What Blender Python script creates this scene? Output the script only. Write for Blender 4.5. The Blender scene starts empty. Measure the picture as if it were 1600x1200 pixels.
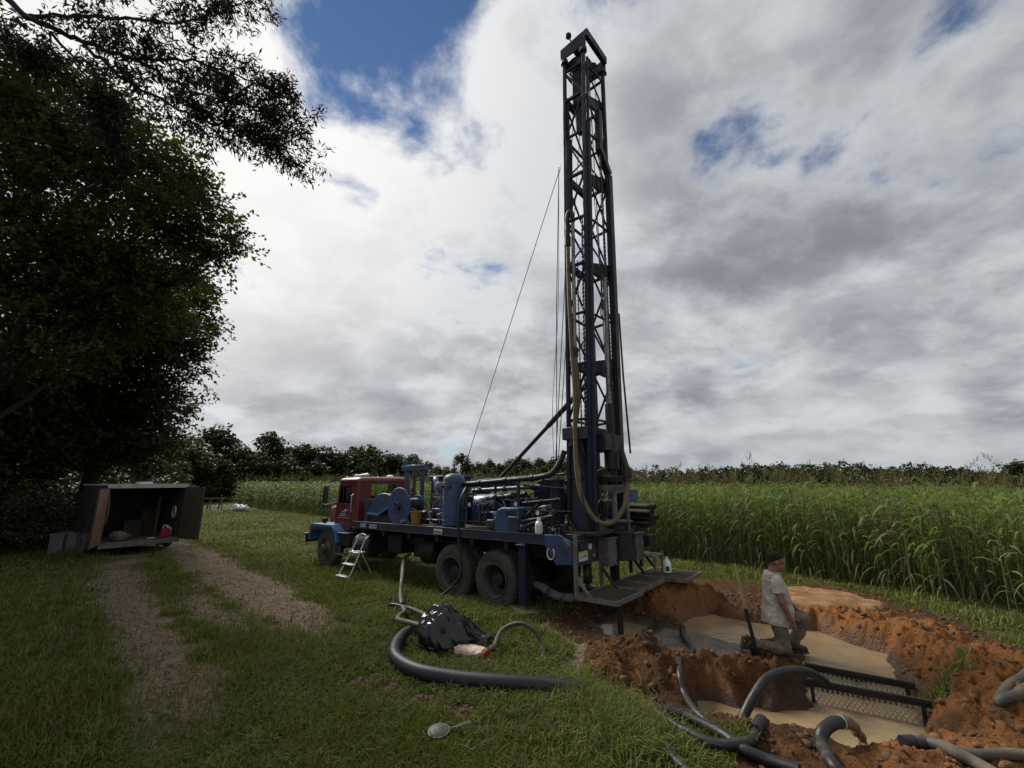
import bpy, bmesh, math, random
import numpy as np
from mathutils import Vector, Matrix, noise as mnoise

random.seed(11)
rng = np.random.default_rng(11)
SC = bpy.context.scene
COL = SC.collection
PI = math.pi

# ------------------------------------------------------------------ camera
CAM_H = 2.4
FPX = 690.0                      # focal length in photo pixels (1600 wide)
PITCH = math.atan(150 / FPX)
cam_data = bpy.data.cameras.new('camera')
cam_data.sensor_width = 36
cam_data.lens = FPX / 1600 * 36
cam_data.clip_start = 0.05
cam_data.clip_end = 3000
cam = bpy.data.objects.new('camera', cam_data)
COL.objects.link(cam)
cam.location = (0, 0, CAM_H)
cam.rotation_euler = (PI / 2 + PITCH, 0, 0)
SC.camera = cam

# ------------------------------------------------------------------ light
SUN_EL, SUN_AZ = math.radians(41), math.radians(-46)    # azimuth from +Y, negative = left
sun_dir = Vector((math.sin(SUN_AZ) * math.cos(SUN_EL), math.cos(SUN_AZ) * math.cos(SUN_EL), math.sin(SUN_EL)))
sl = bpy.data.lights.new('sun', 'SUN')
sl.energy = 5.0
sl.angle = math.radians(20)
sl.color = (1.0, 0.95, 0.88)
so = bpy.data.objects.new('sun', sl)
COL.objects.link(so)
so.rotation_euler = (-sun_dir).to_track_quat('-Z', 'Y').to_euler()

SC.view_settings.view_transform = 'Standard'
SC.view_settings.look = 'None'
SC.view_settings.exposure = 0.0
SC.view_settings.gamma = 1.0
SC.view_settings.use_curve_mapping = False
SC.cycles.max_bounces = 6
SC.cycles.transparent_max_bounces = 8

_c, _s = math.cos(PITCH), math.sin(PITCH)


def ray(px, py):
    a = (px - 800) / FPX
    b = (600 - py) / FPX
    return Vector((a, _c - b * _s, _s + b * _c))


def on_z(px, py, z=0.0):
    d = ray(px, py)
    t = (z - CAM_H) / d.z
    return Vector((d.x * t, d.y * t, z))


def at_dist(px, py, y):
    d = ray(px, py)
    t = y / d.y
    return Vector((d.x * t, y, CAM_H + d.z * t))


# ------------------------------------------------------------------ world: broken cloud over a blue sky
world = bpy.data.worlds.new('World')
SC.world = world
world.use_nodes = True
wt = world.node_tree
wt.nodes.clear()


class NT:
    """tiny node helper"""
    def __init__(self, tree):
        self.t = tree

    def n(self, typ, **kw):
        nd = self.t.nodes.new(typ)
        for k, v in kw.items():
            if k.startswith('i_'):
                key = k[2:]
                key = int(key) if key.isdigit() else key.replace('_', ' ')
                nd.inputs[key].default_value = v
            else:
                setattr(nd, k, v)
        return nd

    def l(self, a, b):
        self.t.links.new(a, b)

    def val(self, x, sock):
        if isinstance(x, (int, float)):
            sock.default_value = x
        elif isinstance(x, (tuple, list)):
            sock.default_value = x
        else:
            self.l(x, sock)

    def math(self, op, a, b=0.0, c=0.0, clamp=False):
        nd = self.n('ShaderNodeMath', operation=op, use_clamp=clamp)
        self.val(a, nd.inputs[0]); self.val(b, nd.inputs[1]); self.val(c, nd.inputs[2])
        return nd.outputs[0]

    def ramp(self, x, a, b, lo=0.0, hi=1.0, smooth=True):
        nd = self.n('ShaderNodeMapRange', clamp=True)
        nd.interpolation_type = 'SMOOTHSTEP' if smooth else 'LINEAR'
        self.val(x, nd.inputs['Value'])
        nd.inputs['From Min'].default_value = a; nd.inputs['From Max'].default_value = b
        nd.inputs['To Min'].default_value = lo; nd.inputs['To Max'].default_value = hi
        return nd.outputs[0]

    def mix(self, f, a, b, blend='MIX'):
        nd = self.n('ShaderNodeMix', data_type='RGBA', blend_type=blend)
        nd.clamp_factor = True
        self.val(f, nd.inputs[0])
        A, B = nd.inputs[6], nd.inputs[7]
        for v, s in ((a, A), (b, B)):
            if isinstance(v, (tuple, list)):
                s.default_value = (*v[:3], 1)
            else:
                self.l(v, s)
        return nd.outputs[2]

    def noise(self, vec, scale, detail=4, rough=0.5, dist=0.0, dims='3D'):
        nd = self.n('ShaderNodeTexNoise', noise_dimensions=dims)
        nd.inputs['Scale'].default_value = scale
        nd.inputs['Detail'].default_value = detail
        nd.inputs['Roughness'].default_value = rough
        nd.inputs['Distortion'].default_value = dist
        if vec is not None:
            self.l(vec, nd.inputs['Vector'])
        return nd.outputs['Fac']


W = NT(wt)
tc = W.n('ShaderNodeTexCoord')
sep = W.n('ShaderNodeSeparateXYZ')
W.l(tc.outputs['Generated'], sep.inputs[0])
dx, dy, dz = sep.outputs
zc = W.math('MAXIMUM', dz, 0.0)
den = W.math('ADD', zc, 0.34)
comb = W.n('ShaderNodeCombineXYZ')
W.l(W.math('DIVIDE', dx, den), comb.inputs[0])
W.l(W.math('DIVIDE', dy, den), comb.inputs[1])
comb.inputs[2].default_value = 3.7
P2 = comb.outputs[0]
sky = W.n('ShaderNodeTexSky', sky_type='NISHITA')
sky.sun_disc = False
sky.sun_elevation = SUN_EL
sky.sun_rotation = SUN_AZ
sky.air_density = 1.0
sky.dust_density = 0.0
sky.ozone_density = 6.0
blue = W.n('ShaderNodeVectorMath', operation='SCALE')
W.l(sky.outputs[0], blue.inputs[0])
blue.inputs['Scale'].default_value = 0.085


def dirdot(px, py):
    d = ray(px, py).normalized()
    nd = W.n('ShaderNodeVectorMath', operation='DOT_PRODUCT')
    W.l(tc.outputs['Generated'], nd.inputs[0])
    nd.inputs[1].default_value = d
    return nd.outputs['Value']


# cloud cover: broad banks broken by finer puffs
cov = W.noise(P2, 1.15, 10, 0.58, 0.15)
mp0 = W.n('ShaderNodeMapping')
mp0.inputs['Location'].default_value = (2.3, 7.7, 0.4)
W.l(P2, mp0.inputs[0])
cov2 = W.noise(mp0.outputs[0], 4.0, 9, 0.58, 0.15)
covs = W.math('ADD', W.math('MULTIPLY', cov, 0.95), W.math('MULTIPLY', cov2, 1.45))
covs = W.math('SUBTRACT', covs, 0.64)
gap = None
for (gx, gy, deg, amp) in ((590, 15, 13, 0.24), (572, 110, 10, 0.15), (640, -40, 12, 0.12), (1195, 110, 10, 0.03), (1090, 235, 9, 0.06), (545, 325, 5, 0.12), (500, 240, 9, 0.13)):
    g = W.ramp(dirdot(gx, gy), math.cos(math.radians(deg)), 1.0, 0.0, amp)
    gap = g if gap is None else W.math('ADD', gap, g)
cfv = W.math('ADD', W.math('SUBTRACT', covs, gap), W.ramp(dz, 0.10, 0.42, 0.20, 0.0))
cf = W.ramp(cfv, 0.20, 0.50)
# thick parts are grey below, thin parts and edges glow
mp = W.n('ShaderNodeMapping')
mp.inputs['Location'].default_value = (8.4, 3.1, 4.6)
W.l(P2, mp.inputs[0])
sh1 = W.noise(mp.outputs[0], 3.0, 10, 0.56, 0.15)
sh2 = W.noise(mp.outputs[0], 0.75, 5, 0.5, 0.2)
sh = W.math('ADD', W.math('MULTIPLY', sh1, 0.55), W.math('MULTIPLY', sh2, 0.45))
thick = W.ramp(cfv, 0.40, 0.75, 0.08, -0.07, smooth=False)
sh = W.math('ADD', sh, thick)
bright = W.ramp(sh, 0.27, 0.66)
sd = W.n('ShaderNodeVectorMath', operation='DOT_PRODUCT')
W.l(tc.outputs['Generated'], sd.inputs[0])
sd.inputs[1].default_value = sun_dir
glow = W.ramp(sd.outputs['Value'], 0.45, 1.0)
bright = W.math('ADD', bright, W.math('MULTIPLY', glow, 0.30))
bank = W.ramp(dirdot(700, 260), math.cos(math.radians(30)), 1.0, 0.0, 0.42)
bright = W.math('ADD', bright, bank)
bright = W.math('MULTIPLY', bright, 0.92)
c1 = W.mix(bright, (0.235, 0.250, 0.285), (0.70, 0.72, 0.745))
c1 = W.mix(W.math('MULTIPLY', W.ramp(sd.outputs['Value'], 0.75, 1.0), 0.7), c1, (1.1, 1.08, 1.05))
# towards the horizon the deck closes up to an even pale grey
hz = W.ramp(dz, 0.0, 0.12, 0.55, 0.0)
c1 = W.mix(hz, c1, (0.44, 0.46, 0.49))
skyc = W.mix(cf, blue.outputs[0], c1)
bg = W.n('ShaderNodeBackground')
bg.inputs['Strength'].default_value = 1.0
W.l(skyc, bg.inputs['Color'])
wo = W.n('ShaderNodeOutputWorld')
W.l(bg.outputs[0], wo.inputs['Surface'])
world.cycles.sampling_method = 'AUTOMATIC'

# ------------------------------------------------------------------ materials
MATS = {}


def new_mat(name):
    m = bpy.data.materials.new(name)
    m.use_nodes = True
    m.node_tree.nodes.clear()
    return m, NT(m.node_tree)


def mat(name, c1, c2=None, scale=6.0, rough=0.6, metal=0.0, bump=0.0, bscale=60.0, dirt=None, damt=0.5, dscale=3.0,
        spec=0.5, coat=0.0, trans=0.0, rvar=0.12):
    """painted / metal / rubber surface: two-tone noise, patches of dirt, fine relief"""
    m, N = new_mat(name)
    tcn = N.n('ShaderNodeTexCoord')
    ob = tcn.outputs['Object']
    f = N.ramp(N.noise(ob, scale, 6, 0.6), 0.35, 0.65)
    colr = N.mix(f, c1, c2 if c2 else tuple(x * 0.75 for x in c1))
    ro = N.math('ADD', N.math('MULTIPLY', N.noise(ob, scale * 2.3, 4, 0.6), rvar * 2), rough - rvar)
    if dirt:
        df = N.ramp(N.noise(ob, dscale, 8, 0.68, 0.4), 0.62 - damt * 0.3, 0.78 - damt * 0.2)
        colr = N.mix(N.math('MULTIPLY', df, 0.85), colr, dirt)
        ro = N.math('ADD', ro, N.math('MULTIPLY', df, 0.3), clamp=True)
    b = N.n('ShaderNodeBsdfPrincipled')
    N.l(colr, b.inputs['Base Color'])
    N.l(ro, b.inputs['Roughness'])
    b.inputs['Metallic'].default_value = metal
    b.inputs['Specular IOR Level'].default_value = spec
    b.inputs['Coat Weight'].default_value = coat
    b.inputs['Transmission Weight'].default_value = trans
    if bump:
        bn = N.n('ShaderNodeBump')
        bn.inputs['Strength'].default_value = bump
        bn.inputs['Distance'].default_value = 0.02
        N.l(N.noise(ob, bscale, 5, 0.6), bn.inputs['Height'])
        N.l(bn.outputs[0], b.inputs['Normal'])
    o = N.n('ShaderNodeOutputMaterial')
    N.l(b.outputs[0], o.inputs['Surface'])
    MATS[name] = m
    return m


def leaf_mat(name, dark, mid, light, trans=0.35, dry=None, dryamt=0.0, rough=0.5, pscale=0.6, spec=0.3):
    """foliage: colour differs from leaf to leaf and by patches; light passes through"""
    m, N = new_mat(name)
    geo = N.n('ShaderNodeNewGeometry')
    r = geo.outputs['Random Per Island']
    pn = N.noise(geo.outputs['Position'], pscale, 4, 0.55)
    colr = N.mix(N.ramp(r, 0.0, 1.0, smooth=False), dark, light)
    colr = N.mix(N.math('MULTIPLY', N.ramp(pn, 0.35, 0.65), 0.65), colr, mid)
    if dry:
        r2 = N.math('FRACT', N.math('MULTIPLY', r, 17.31))
        dn = N.ramp(N.noise(geo.outputs['Position'], pscale * 1.7, 5, 0.6), 0.45, 0.62)
        df = N.math('LESS_THAN', r2, N.math('ADD', N.math('MULTIPLY', dn, dryamt * 2.0), dryamt * 0.35))
        colr = N.mix(df, colr, dry)
    b = N.n('ShaderNodeBsdfPrincipled')
    N.l(colr, b.inputs['Base Color'])
    b.inputs['Roughness'].default_value = rough
    b.inputs['Specular IOR Level'].default_value = spec
    tr = N.n('ShaderNodeBsdfTranslucent')
    tcol = N.mix(0.5, colr, N.mix(1.0, colr, (1.15, 1.25, 0.5), 'MULTIPLY'))
    N.l(tcol, tr.inputs['Color'])
    mx = N.n('ShaderNodeMixShader')
    mx.inputs[0].default_value = trans
    N.l(b.outputs[0], mx.inputs[1]); N.l(tr.outputs[0], mx.inputs[2])
    o = N.n('ShaderNodeOutputMaterial')
    N.l(mx.outputs[0], o.inputs['Surface'])
    MATS[name] = m
    return m


mat('blue', (0.026, 0.072, 0.190), (0.020, 0.052, 0.138), 5, 0.42, 0, 0.08, 90, dirt=(0.040, 0.035, 0.031), damt=0.65, coat=0.1)
mat('blue_dark', (0.013, 0.024, 0.056), (0.010, 0.016, 0.034), 5, 0.5, 0, 0.1, 80, dirt=(0.045, 0.038, 0.032), damt=0.6)
mat('blue_mast', (0.010, 0.015, 0.040), (0.008, 0.010, 0.022), 3, 0.5, 0, 0.08, 60, dirt=(0.022, 0.018, 0.015), damt=0.6, spec=0.3)
mat('blue_light', (0.060, 0.150, 0.300), (0.045, 0.110, 0.220), 5, 0.4, 0, 0.06, 80, dirt=(0.06, 0.05, 0.045), damt=0.3)
mat('black_steel', (0.012, 0.012, 0.014), (0.018, 0.016, 0.015), 4, 0.55, 0.2, 0.12, 70, dirt=(0.034, 0.027, 0.020), damt=0.5)
mat('red', (0.120, 0.011, 0.012), (0.085, 0.009, 0.010), 4, 0.4, 0, 0.04, 60, dirt=(0.07, 0.045, 0.035), damt=0.35, coat=0.2)
mat('rubber', (0.030, 0.028, 0.025), (0.045, 0.040, 0.034), 6, 0.8, 0, 0.15, 60, dirt=(0.085, 0.068, 0.048), damt=0.7)
mat('rim', (0.10, 0.10, 0.10), (0.07, 0.065, 0.06), 7, 0.55, 0.5, 0.1, 60, dirt=(0.075, 0.06, 0.045), damt=0.7)
mat('hose_black', (0.012, 0.013, 0.015), (0.018, 0.018, 0.019), 8, 0.45, 0, 0.18, 50, dirt=(0.075, 0.055, 0.035), damt=0.35, dscale=4, spec=0.35)
mat('hose_rib', (0.012, 0.014, 0.017), (0.017, 0.018, 0.021), 8, 0.5, 0, 0.06, 90, dirt=(0.050, 0.045, 0.035), damt=0.3, spec=0.35)
mat('hose_mud', (0.048, 0.044, 0.037), (0.030, 0.028, 0.026), 7, 0.6, 0, 0.15, 60, dirt=(0.13, 0.10, 0.065), damt=0.7)
mat('hose_tan', (0.125, 0.084, 0.038), (0.090, 0.060, 0.030), 6, 0.6, 0, 0.1, 80, dirt=(0.10, 0.065, 0.035), damt=0.4)
mat('steel', (0.25, 0.25, 0.25), (0.17, 0.165, 0.16), 8, 0.45, 0.7, 0.08, 80, dirt=(0.12, 0.085, 0.055), damt=0.5)
mat('galv', (0.17, 0.165, 0.155), (0.12, 0.115, 0.105), 5, 0.6, 0.35, 0.1, 70, dirt=(0.14, 0.10, 0.065), damt=0.5)
mat('grey_mud_steel', (0.135, 0.135, 0.140), (0.095, 0.092, 0.090), 4, 0.65, 0.2, 0.25, 40, dirt=(0.060, 0.045, 0.032), damt=0.6)
mat('rust', (0.085, 0.060, 0.042), (0.060, 0.042, 0.030), 9, 0.8, 0.2, 0.3, 70, dirt=(0.13, 0.095, 0.06), damt=0.5)
mat('pipe_dark', (0.038, 0.028, 0.020), (0.024, 0.018, 0.014), 9, 0.8, 0.2, 0.3, 70, dirt=(0.07, 0.05, 0.03), damt=0.4)
mat('alu', (0.55, 0.56, 0.57), (0.45, 0.46, 0.47), 10, 0.4, 0.6, 0.03, 80, dirt=(0.25, 0.22, 0.18), damt=0.3)
mat('white_plastic', (0.70, 0.70, 0.70), (0.62, 0.62, 0.61), 6, 0.4, 0, 0.02, 60, dirt=(0.40, 0.36, 0.30), damt=0.2)
mat('white_paint', (0.42, 0.43, 0.43), (0.33, 0.33, 0.32), 4, 0.5, 0, 0.05, 60, dirt=(0.20, 0.18, 0.14), damt=0.45)
mat('label_green', (0.008, 0.03, 0.022), (0.01, 0.02, 0.016), 10, 0.5)
mat('label_white', (0.55, 0.54, 0.50), (0.48, 0.46, 0.42), 10, 0.6)
mat('label_red', (0.25, 0.03, 0.02), (0.18, 0.025, 0.02), 10, 0.6)
mat('label_yellow', (0.50, 0.38, 0.05), (0.4, 0.3, 0.05), 10, 0.6)
mat('ink', (0.02, 0.018, 0.016), (0.03, 0.026, 0.02), 10, 0.6)
mat('decal', (0.40, 0.42, 0.46), (0.30, 0.32, 0.36), 40, 0.6)
mat('mirror', (0.45, 0.47, 0.46), (0.4, 0.42, 0.41), 6, 0.12, 1.0, rvar=0.03)
mat('yellow', (0.24, 0.14, 0.015), (0.17, 0.10, 0.014), 6, 0.5, dirt=(0.08, 0.06, 0.03), damt=0.4)
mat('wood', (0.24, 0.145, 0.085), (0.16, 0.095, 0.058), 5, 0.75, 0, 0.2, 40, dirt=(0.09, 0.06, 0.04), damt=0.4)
mat('shovel_wood', (0.34, 0.25, 0.15), (0.26, 0.18, 0.11), 8, 0.7, 0, 0.1, 60, dirt=(0.12, 0.08, 0.05), damt=0.3)
mat('timber', (0.17, 0.125, 0.08), (0.11, 0.08, 0.052), 5, 0.85, 0, 0.3, 40, dirt=(0.07, 0.05, 0.03), damt=0.5)
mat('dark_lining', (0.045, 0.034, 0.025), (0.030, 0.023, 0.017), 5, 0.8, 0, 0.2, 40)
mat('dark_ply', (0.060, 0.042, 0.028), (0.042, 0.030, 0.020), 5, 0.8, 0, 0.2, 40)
mat('crate_grey', (0.115, 0.118, 0.122), (0.085, 0.087, 0.09), 4, 0.7, 0, 0.1, 50, dirt=(0.06, 0.055, 0.045), damt=0.5)
mat('skin', (0.24, 0.115, 0.074), (0.18, 0.082, 0.052), 9, 0.5, 0, 0.05, 60, dirt=(0.10, 0.055, 0.032), damt=0.35, dscale=9)
mat('hair', (0.012, 0.008, 0.006), (0.020, 0.013, 0.009), 40, 0.75, 0, 0.6, 160, spec=0.15)
mat('shirt', (0.46, 0.43, 0.39), (0.36, 0.32, 0.27), 6, 0.9, 0, 0.15, 50, dirt=(0.17, 0.115, 0.068), damt=0.5, dscale=4.5)
mat('trousers', (0.150, 0.125, 0.095), (0.100, 0.080, 0.060), 7, 0.9, 0, 0.2, 45, dirt=(0.16, 0.12, 0.075), damt=0.5, dscale=5)
mat('boot', (0.030, 0.024, 0.019), (0.045, 0.034, 0.025), 9, 0.7, 0, 0.2, 60, dirt=(0.09, 0.065, 0.04), damt=0.4)
mat('paper', (0.52, 0.36, 0.30), (0.62, 0.50, 0.44), 5, 0.8, 0, 0.25, 30, dirt=(0.30, 0.14, 0.09), damt=0.5, dscale=7)
mat('canvas_grey', (0.20, 0.20, 0.20), (0.13, 0.13, 0.125), 6, 0.85, 0, 0.4, 40, dirt=(0.08, 0.06, 0.04), damt=0.4)
mat('tarp_white', (0.66, 0.67, 0.69), (0.55, 0.56, 0.58), 5, 0.6, 0, 0.2, 20)
mat('plastic_bag', (0.005, 0.005, 0.006), (0.008, 0.008, 0.009), 8, 0.26, 0, 0.05, 18, spec=0.5, rvar=0.05)
mat('gas_red', (0.28, 0.02, 0.02), (0.2, 0.016, 0.016), 6, 0.45)
mat('olive', (0.16, 0.16, 0.06), (0.12, 0.12, 0.05), 6, 0.7)
mat('lamp_amber', (0.45, 0.16, 0.02), (0.4, 0.14, 0.02), 6, 0.3)
mat('lens_clear', (0.5, 0.5, 0.5), (0.45, 0.45, 0.45), 6, 0.2)
mat('bark', (0.018, 0.015, 0.012), (0.012, 0.010, 0.008), 6, 0.9, 0, 0.6, 30)
mat('net', (0.080, 0.080, 0.058), (0.060, 0.060, 0.045), 20, 0.6)
mat('mud_stream', (0.20, 0.125, 0.065), (0.14, 0.085, 0.045), 12, 0.3, 0, 0.5, 40)
mat('soil_plain', (0.105, 0.050, 0.022), (0.170, 0.070, 0.025), 3, 0.9, 0, 0.7, 45, dirt=(0.055, 0.032, 0.018), damt=0.6, dscale=2)
mat('screen_steel', (0.46, 0.43, 0.37), (0.36, 0.33, 0.28), 12, 0.5, 0.4, 0.1, 80, dirt=(0.16, 0.11, 0.07), damt=0.4)

m, N = new_mat('glass')
g1 = N.n('ShaderNodeBsdfGlossy'); g1.inputs['Roughness'].default_value = 0.03; g1.inputs['Color'].default_value = (0.8, 0.85, 0.85, 1)
t1 = N.n('ShaderNodeBsdfTransparent'); t1.inputs['Color'].default_value = (0.84, 0.90, 0.86, 1)
lw = N.n('ShaderNodeFresnel'); lw.inputs['IOR'].default_value = 1.45
mx = N.n('ShaderNodeMixShader'); N.l(lw.outputs[0], mx.inputs[0]); N.l(t1.outputs[0], mx.inputs[1]); N.l(g1.outputs[0], mx.inputs[2])
o = N.n('ShaderNodeOutputMaterial'); N.l(mx.outputs[0], o.inputs['Surface'])
MATS['glass'] = m

m, N = new_mat('muddy_water')
geo = N.n('ShaderNodeNewGeometry')
pos = geo.outputs['Position']
wc = N.mix(N.ramp(N.noise(pos, 1.3, 5, 0.6, 0.6), 0.35, 0.65), (0.285, 0.205, 0.110), (0.215, 0.155, 0.085))
b = N.n('ShaderNodeBsdfPrincipled')
N.l(wc, b.inputs['Base Color'])
b.inputs['Roughness'].default_value = 0.06
b.inputs['IOR'].default_value = 1.33
bn = N.n('ShaderNodeBump'); bn.inputs['Strength'].default_value = 0.5; bn.inputs['Distance'].default_value = 0.02
N.l(N.noise(pos, 9, 4, 0.55, 0.8), bn.inputs['Height']); N.l(bn.outputs[0], b.inputs['Normal'])
o = N.n('ShaderNodeOutputMaterial'); N.l(b.outputs[0], o.inputs['Surface'])
MATS['muddy_water'] = m

leaf_mat('grass', (0.074, 0.088, 0.016), (0.128, 0.136, 0.030), (0.165, 0.180, 0.044), 0.3, dry=(0.135, 0.110, 0.050), dryamt=0.22, pscale=0.55, spec=0.06, rough=0.75)
leaf_mat('grass_tall', (0.086, 0.118, 0.028), (0.136, 0.164, 0.043), (0.217, 0.227, 0.078), 0.3, dry=(0.16, 0.13, 0.065), dryamt=0.14, pscale=0.8, spec=0.08, rough=0.75)
leaf_mat('clover', (0.040, 0.068, 0.016), (0.060, 0.094, 0.022), (0.085, 0.130, 0.030), 0.25, pscale=0.7, dry=(0.10, 0.075, 0.04), dryamt=0.12, spec=0.06, rough=0.75)
leaf_mat('oak', (0.021, 0.032, 0.011), (0.039, 0.052, 0.015), (0.072, 0.084, 0.024), 0.42, pscale=0.35, spec=0.12)
leaf_mat('willow_oak', (0.012, 0.015, 0.007), (0.018, 0.022, 0.009), (0.030, 0.034, 0.013), 0.22, pscale=0.4, spec=0.12)
leaf_mat('maple', (0.029, 0.045, 0.012), (0.054, 0.069, 0.017), (0.099, 0.099, 0.026), 0.45, pscale=0.4, spec=0.12)
leaf_mat('wood_edge', (0.024, 0.037, 0.012), (0.036, 0.048, 0.016), (0.066, 0.081, 0.026), 0.2, pscale=0.10, spec=0.12)
leaf_mat('wood_edge_light', (0.038, 0.054, 0.015), (0.050, 0.070, 0.020), (0.078, 0.098, 0.028), 0.2, pscale=0.10, spec=0.12)
leaf_mat('far_wood', (0.026, 0.036, 0.018), (0.034, 0.044, 0.022), (0.050, 0.060, 0.028), 0.15, pscale=0.04, spec=0.05, rough=0.75)
leaf_mat('crop', (0.060, 0.106, 0.020), (0.112, 0.166, 0.034), (0.170, 0.220, 0.056), 0.4, dry=(0.18, 0.16, 0.075), dryamt=0.05, pscale=0.7, spec=0.16, rough=0.6)
leaf_mat('crop_dry', (0.10, 0.10, 0.040), (0.13, 0.115, 0.052), (0.19, 0.16, 0.08), 0.3, pscale=1.0, spec=0.10, rough=0.75)
leaf_mat('crop_stalk', (0.060, 0.080, 0.026), (0.085, 0.095, 0.036), (0.13, 0.13, 0.055), 0.1, pscale=1.0)
leaf_mat('seed_head', (0.081, 0.074, 0.034), (0.100, 0.095, 0.045), (0.152, 0.142, 0.070), 0.25, pscale=0.8, spec=0.05, rough=0.75)

# ------------------------------------------------------------------ mesh helpers
def V3(p):
    return Vector(p)


def frame_of(d):
    d = Vector(d).normalized()
    up = Vector((0, 0, 1)) if abs(d.z) < 0.95 else Vector((0, 1, 0))
    a = d.cross(up).normalized()
    b = a.cross(d).normalized()
    return a, b


def spline(pts, n=8):
    """Catmull-Rom through pts"""
    P = [Vector(p) for p in pts]
    P = [P[0] * 2 - P[1]] + P + [P[-1] * 2 - P[-2]]
    out = []
    for i in range(1, len(P) - 2):
        a, b, c, d = P[i - 1], P[i], P[i + 1], P[i + 2]
        for k in range(n):
            t = k / n
            out.append(0.5 * ((2 * b) + (c - a) * t + (2 * a - 5 * b + 4 * c - d) * t * t + (3 * b - a - 3 * c + d) * t ** 3))
    out.append(P[-2].copy())
    return out


class MB:
    """collects shapes; build() links them as ONE mesh object"""
    def __init__(self, conv=None):
        self.v, self.f, self.mi = [], [], []
        self.conv = conv
        self.cur = 0

    def add(self, vs, fs):
        o = len(self.v)
        self.v += [self.conv(p) if self.conv else Vector(p) for p in vs]
        self.f += [tuple(o + i for i in f) for f in fs]
        self.mi += [self.cur] * len(fs)
        return self

    def box(self, a, b):
        (x0, y0, z0), (x1, y1, z1) = a, b
        x0, x1 = min(x0, x1), max(x0, x1); y0, y1 = min(y0, y1), max(y0, y1); z0, z1 = min(z0, z1), max(z0, z1)
        vs = [(x0, y0, z0), (x1, y0, z0), (x1, y1, z0), (x0, y1, z0), (x0, y0, z1), (x1, y0, z1), (x1, y1, z1), (x0, y1, z1)]
        return self.add(vs, [(3, 2, 1, 0), (4, 5, 6, 7), (0, 1, 5, 4), (1, 2, 6, 5), (2, 3, 7, 6), (3, 0, 4, 7)])

    def beam(self, p, q, w, h=None, up=None):
        """box beam of width w, height h between two points"""
        p, q = Vector(p), Vector(q)
        h = h or w
        d = (q - p).normalized()
        if up is None:
            a, b = frame_of(d)
        else:
            a = d.cross(Vector(up)).normalized(); b = a.cross(d).normalized()
        vs = []
        for e in (p, q):
            for (i, j) in ((-1, -1), (1, -1), (1, 1), (-1, 1)):
                vs.append(e + a * (i * w / 2) + b * (j * h / 2))
        return self.add(vs, [(3, 2, 1, 0), (4, 5, 6, 7), (0, 1, 5, 4), (1, 2, 6, 5), (2, 3, 7, 6), (3, 0, 4, 7)])

    def tube(self, pts, r, n=8, cap=True, rib=0.0, ribstep=2, squash=None):
        pts = [Vector(p) for p in pts]
        m = len(pts)
        rs = [r] * m if isinstance(r, (int, float)) else list(r)
        if rib:
            rs = [x * (1 + (rib if (i // (ribstep // 2 or 1)) % 2 else 0)) for i, x in enumerate(rs)]
        vs, fs = [], []
        a = None
        for i in range(m):
            d = (pts[min(i + 1, m - 1)] - pts[max(i - 1, 0)])
            if d.length < 1e-9:
                d = Vector((0, 0, 1))
            d.normalize()
            if a is None:
                a, b = frame_of(d)
            else:
                a = (a - d * a.dot(d))
                if a.length < 1e-6:
                    a, b = frame_of(d)
                a.normalize()
                b = d.cross(a) * -1
                b = a.cross(d)
            for k in range(n):
                t = 2 * PI * k / n
                vs.append(pts[i] + a * (math.cos(t) * rs[i]) + b * (math.sin(t) * rs[i]))
        for i in range(m - 1):
            for k in range(n):
                k2 = (k + 1) % n
                fs.append((i * n + k, i * n + k2, (i + 1) * n + k2, (i + 1) * n + k))
        if cap:
            fs.append(tuple(range(n)))
            fs.append(tuple((m - 1) * n + k for k in reversed(range(n))))
        return self.add(vs, fs)

    def cyl(self, p, q, r, r2=None, n=14, cap=True):
        return self.tube([p, q], [r, r if r2 is None else r2], n, cap)

    def lathe(self, prof, org, axis=(0, 0, 1), n=24, closed=False, cap=True):
        """prof: list of (radius, distance along axis)"""
        org = Vector(org); ax = Vector(axis).normalized()
        a, b = frame_of(ax)
        vs, fs = [], []
        m = len(prof)
        for (r, h) in prof:
            for k in range(n):
                t = 2 * PI * k / n
                vs.append(org + ax * h + a * (math.cos(t) * r) + b * (math.sin(t) * r))
        for i in range(m if closed else m - 1):
            j = (i + 1) % m
            for k in range(n):
                k2 = (k + 1) % n
                fs.append((i * n + k, i * n + k2, j * n + k2, j * n + k))
        if cap and not closed:
            fs.append(tuple(range(n)))
            fs.append(tuple((m - 1) * n + k for k in reversed(range(n))))
        return self.add(vs, fs)

    def prism(self, poly, vec):
        """polygon of 3D points pushed along vec"""
        vec = Vector(vec)
        n = len(poly)
        vs = [Vector(p) for p in poly] + [Vector(p) + vec for p in poly]
        fs = [tuple(reversed(range(n))), tuple(range(n, 2 * n))]
        for i in range(n):
            j = (i + 1) % n
            fs.append((i, j, n + j, n + i))
        return self.add(vs, fs)

    def loft(self, rings, cap=True):
        """rings: lists of equal point count"""
        n = len(rings[0]); vs = []
        for r in rings:
            vs += r
        fs = []
        for i in range(len(rings) - 1):
            for k in range(n):
                k2 = (k + 1) % n
                fs.append((i * n + k, i * n + k2, (i + 1) * n + k2, (i + 1) * n + k))
        if cap:
            fs.append(tuple(reversed(range(n)))); fs.append(tuple((len(rings) - 1) * n + k for k in range(n)))
        return self.add(vs, fs)

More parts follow.
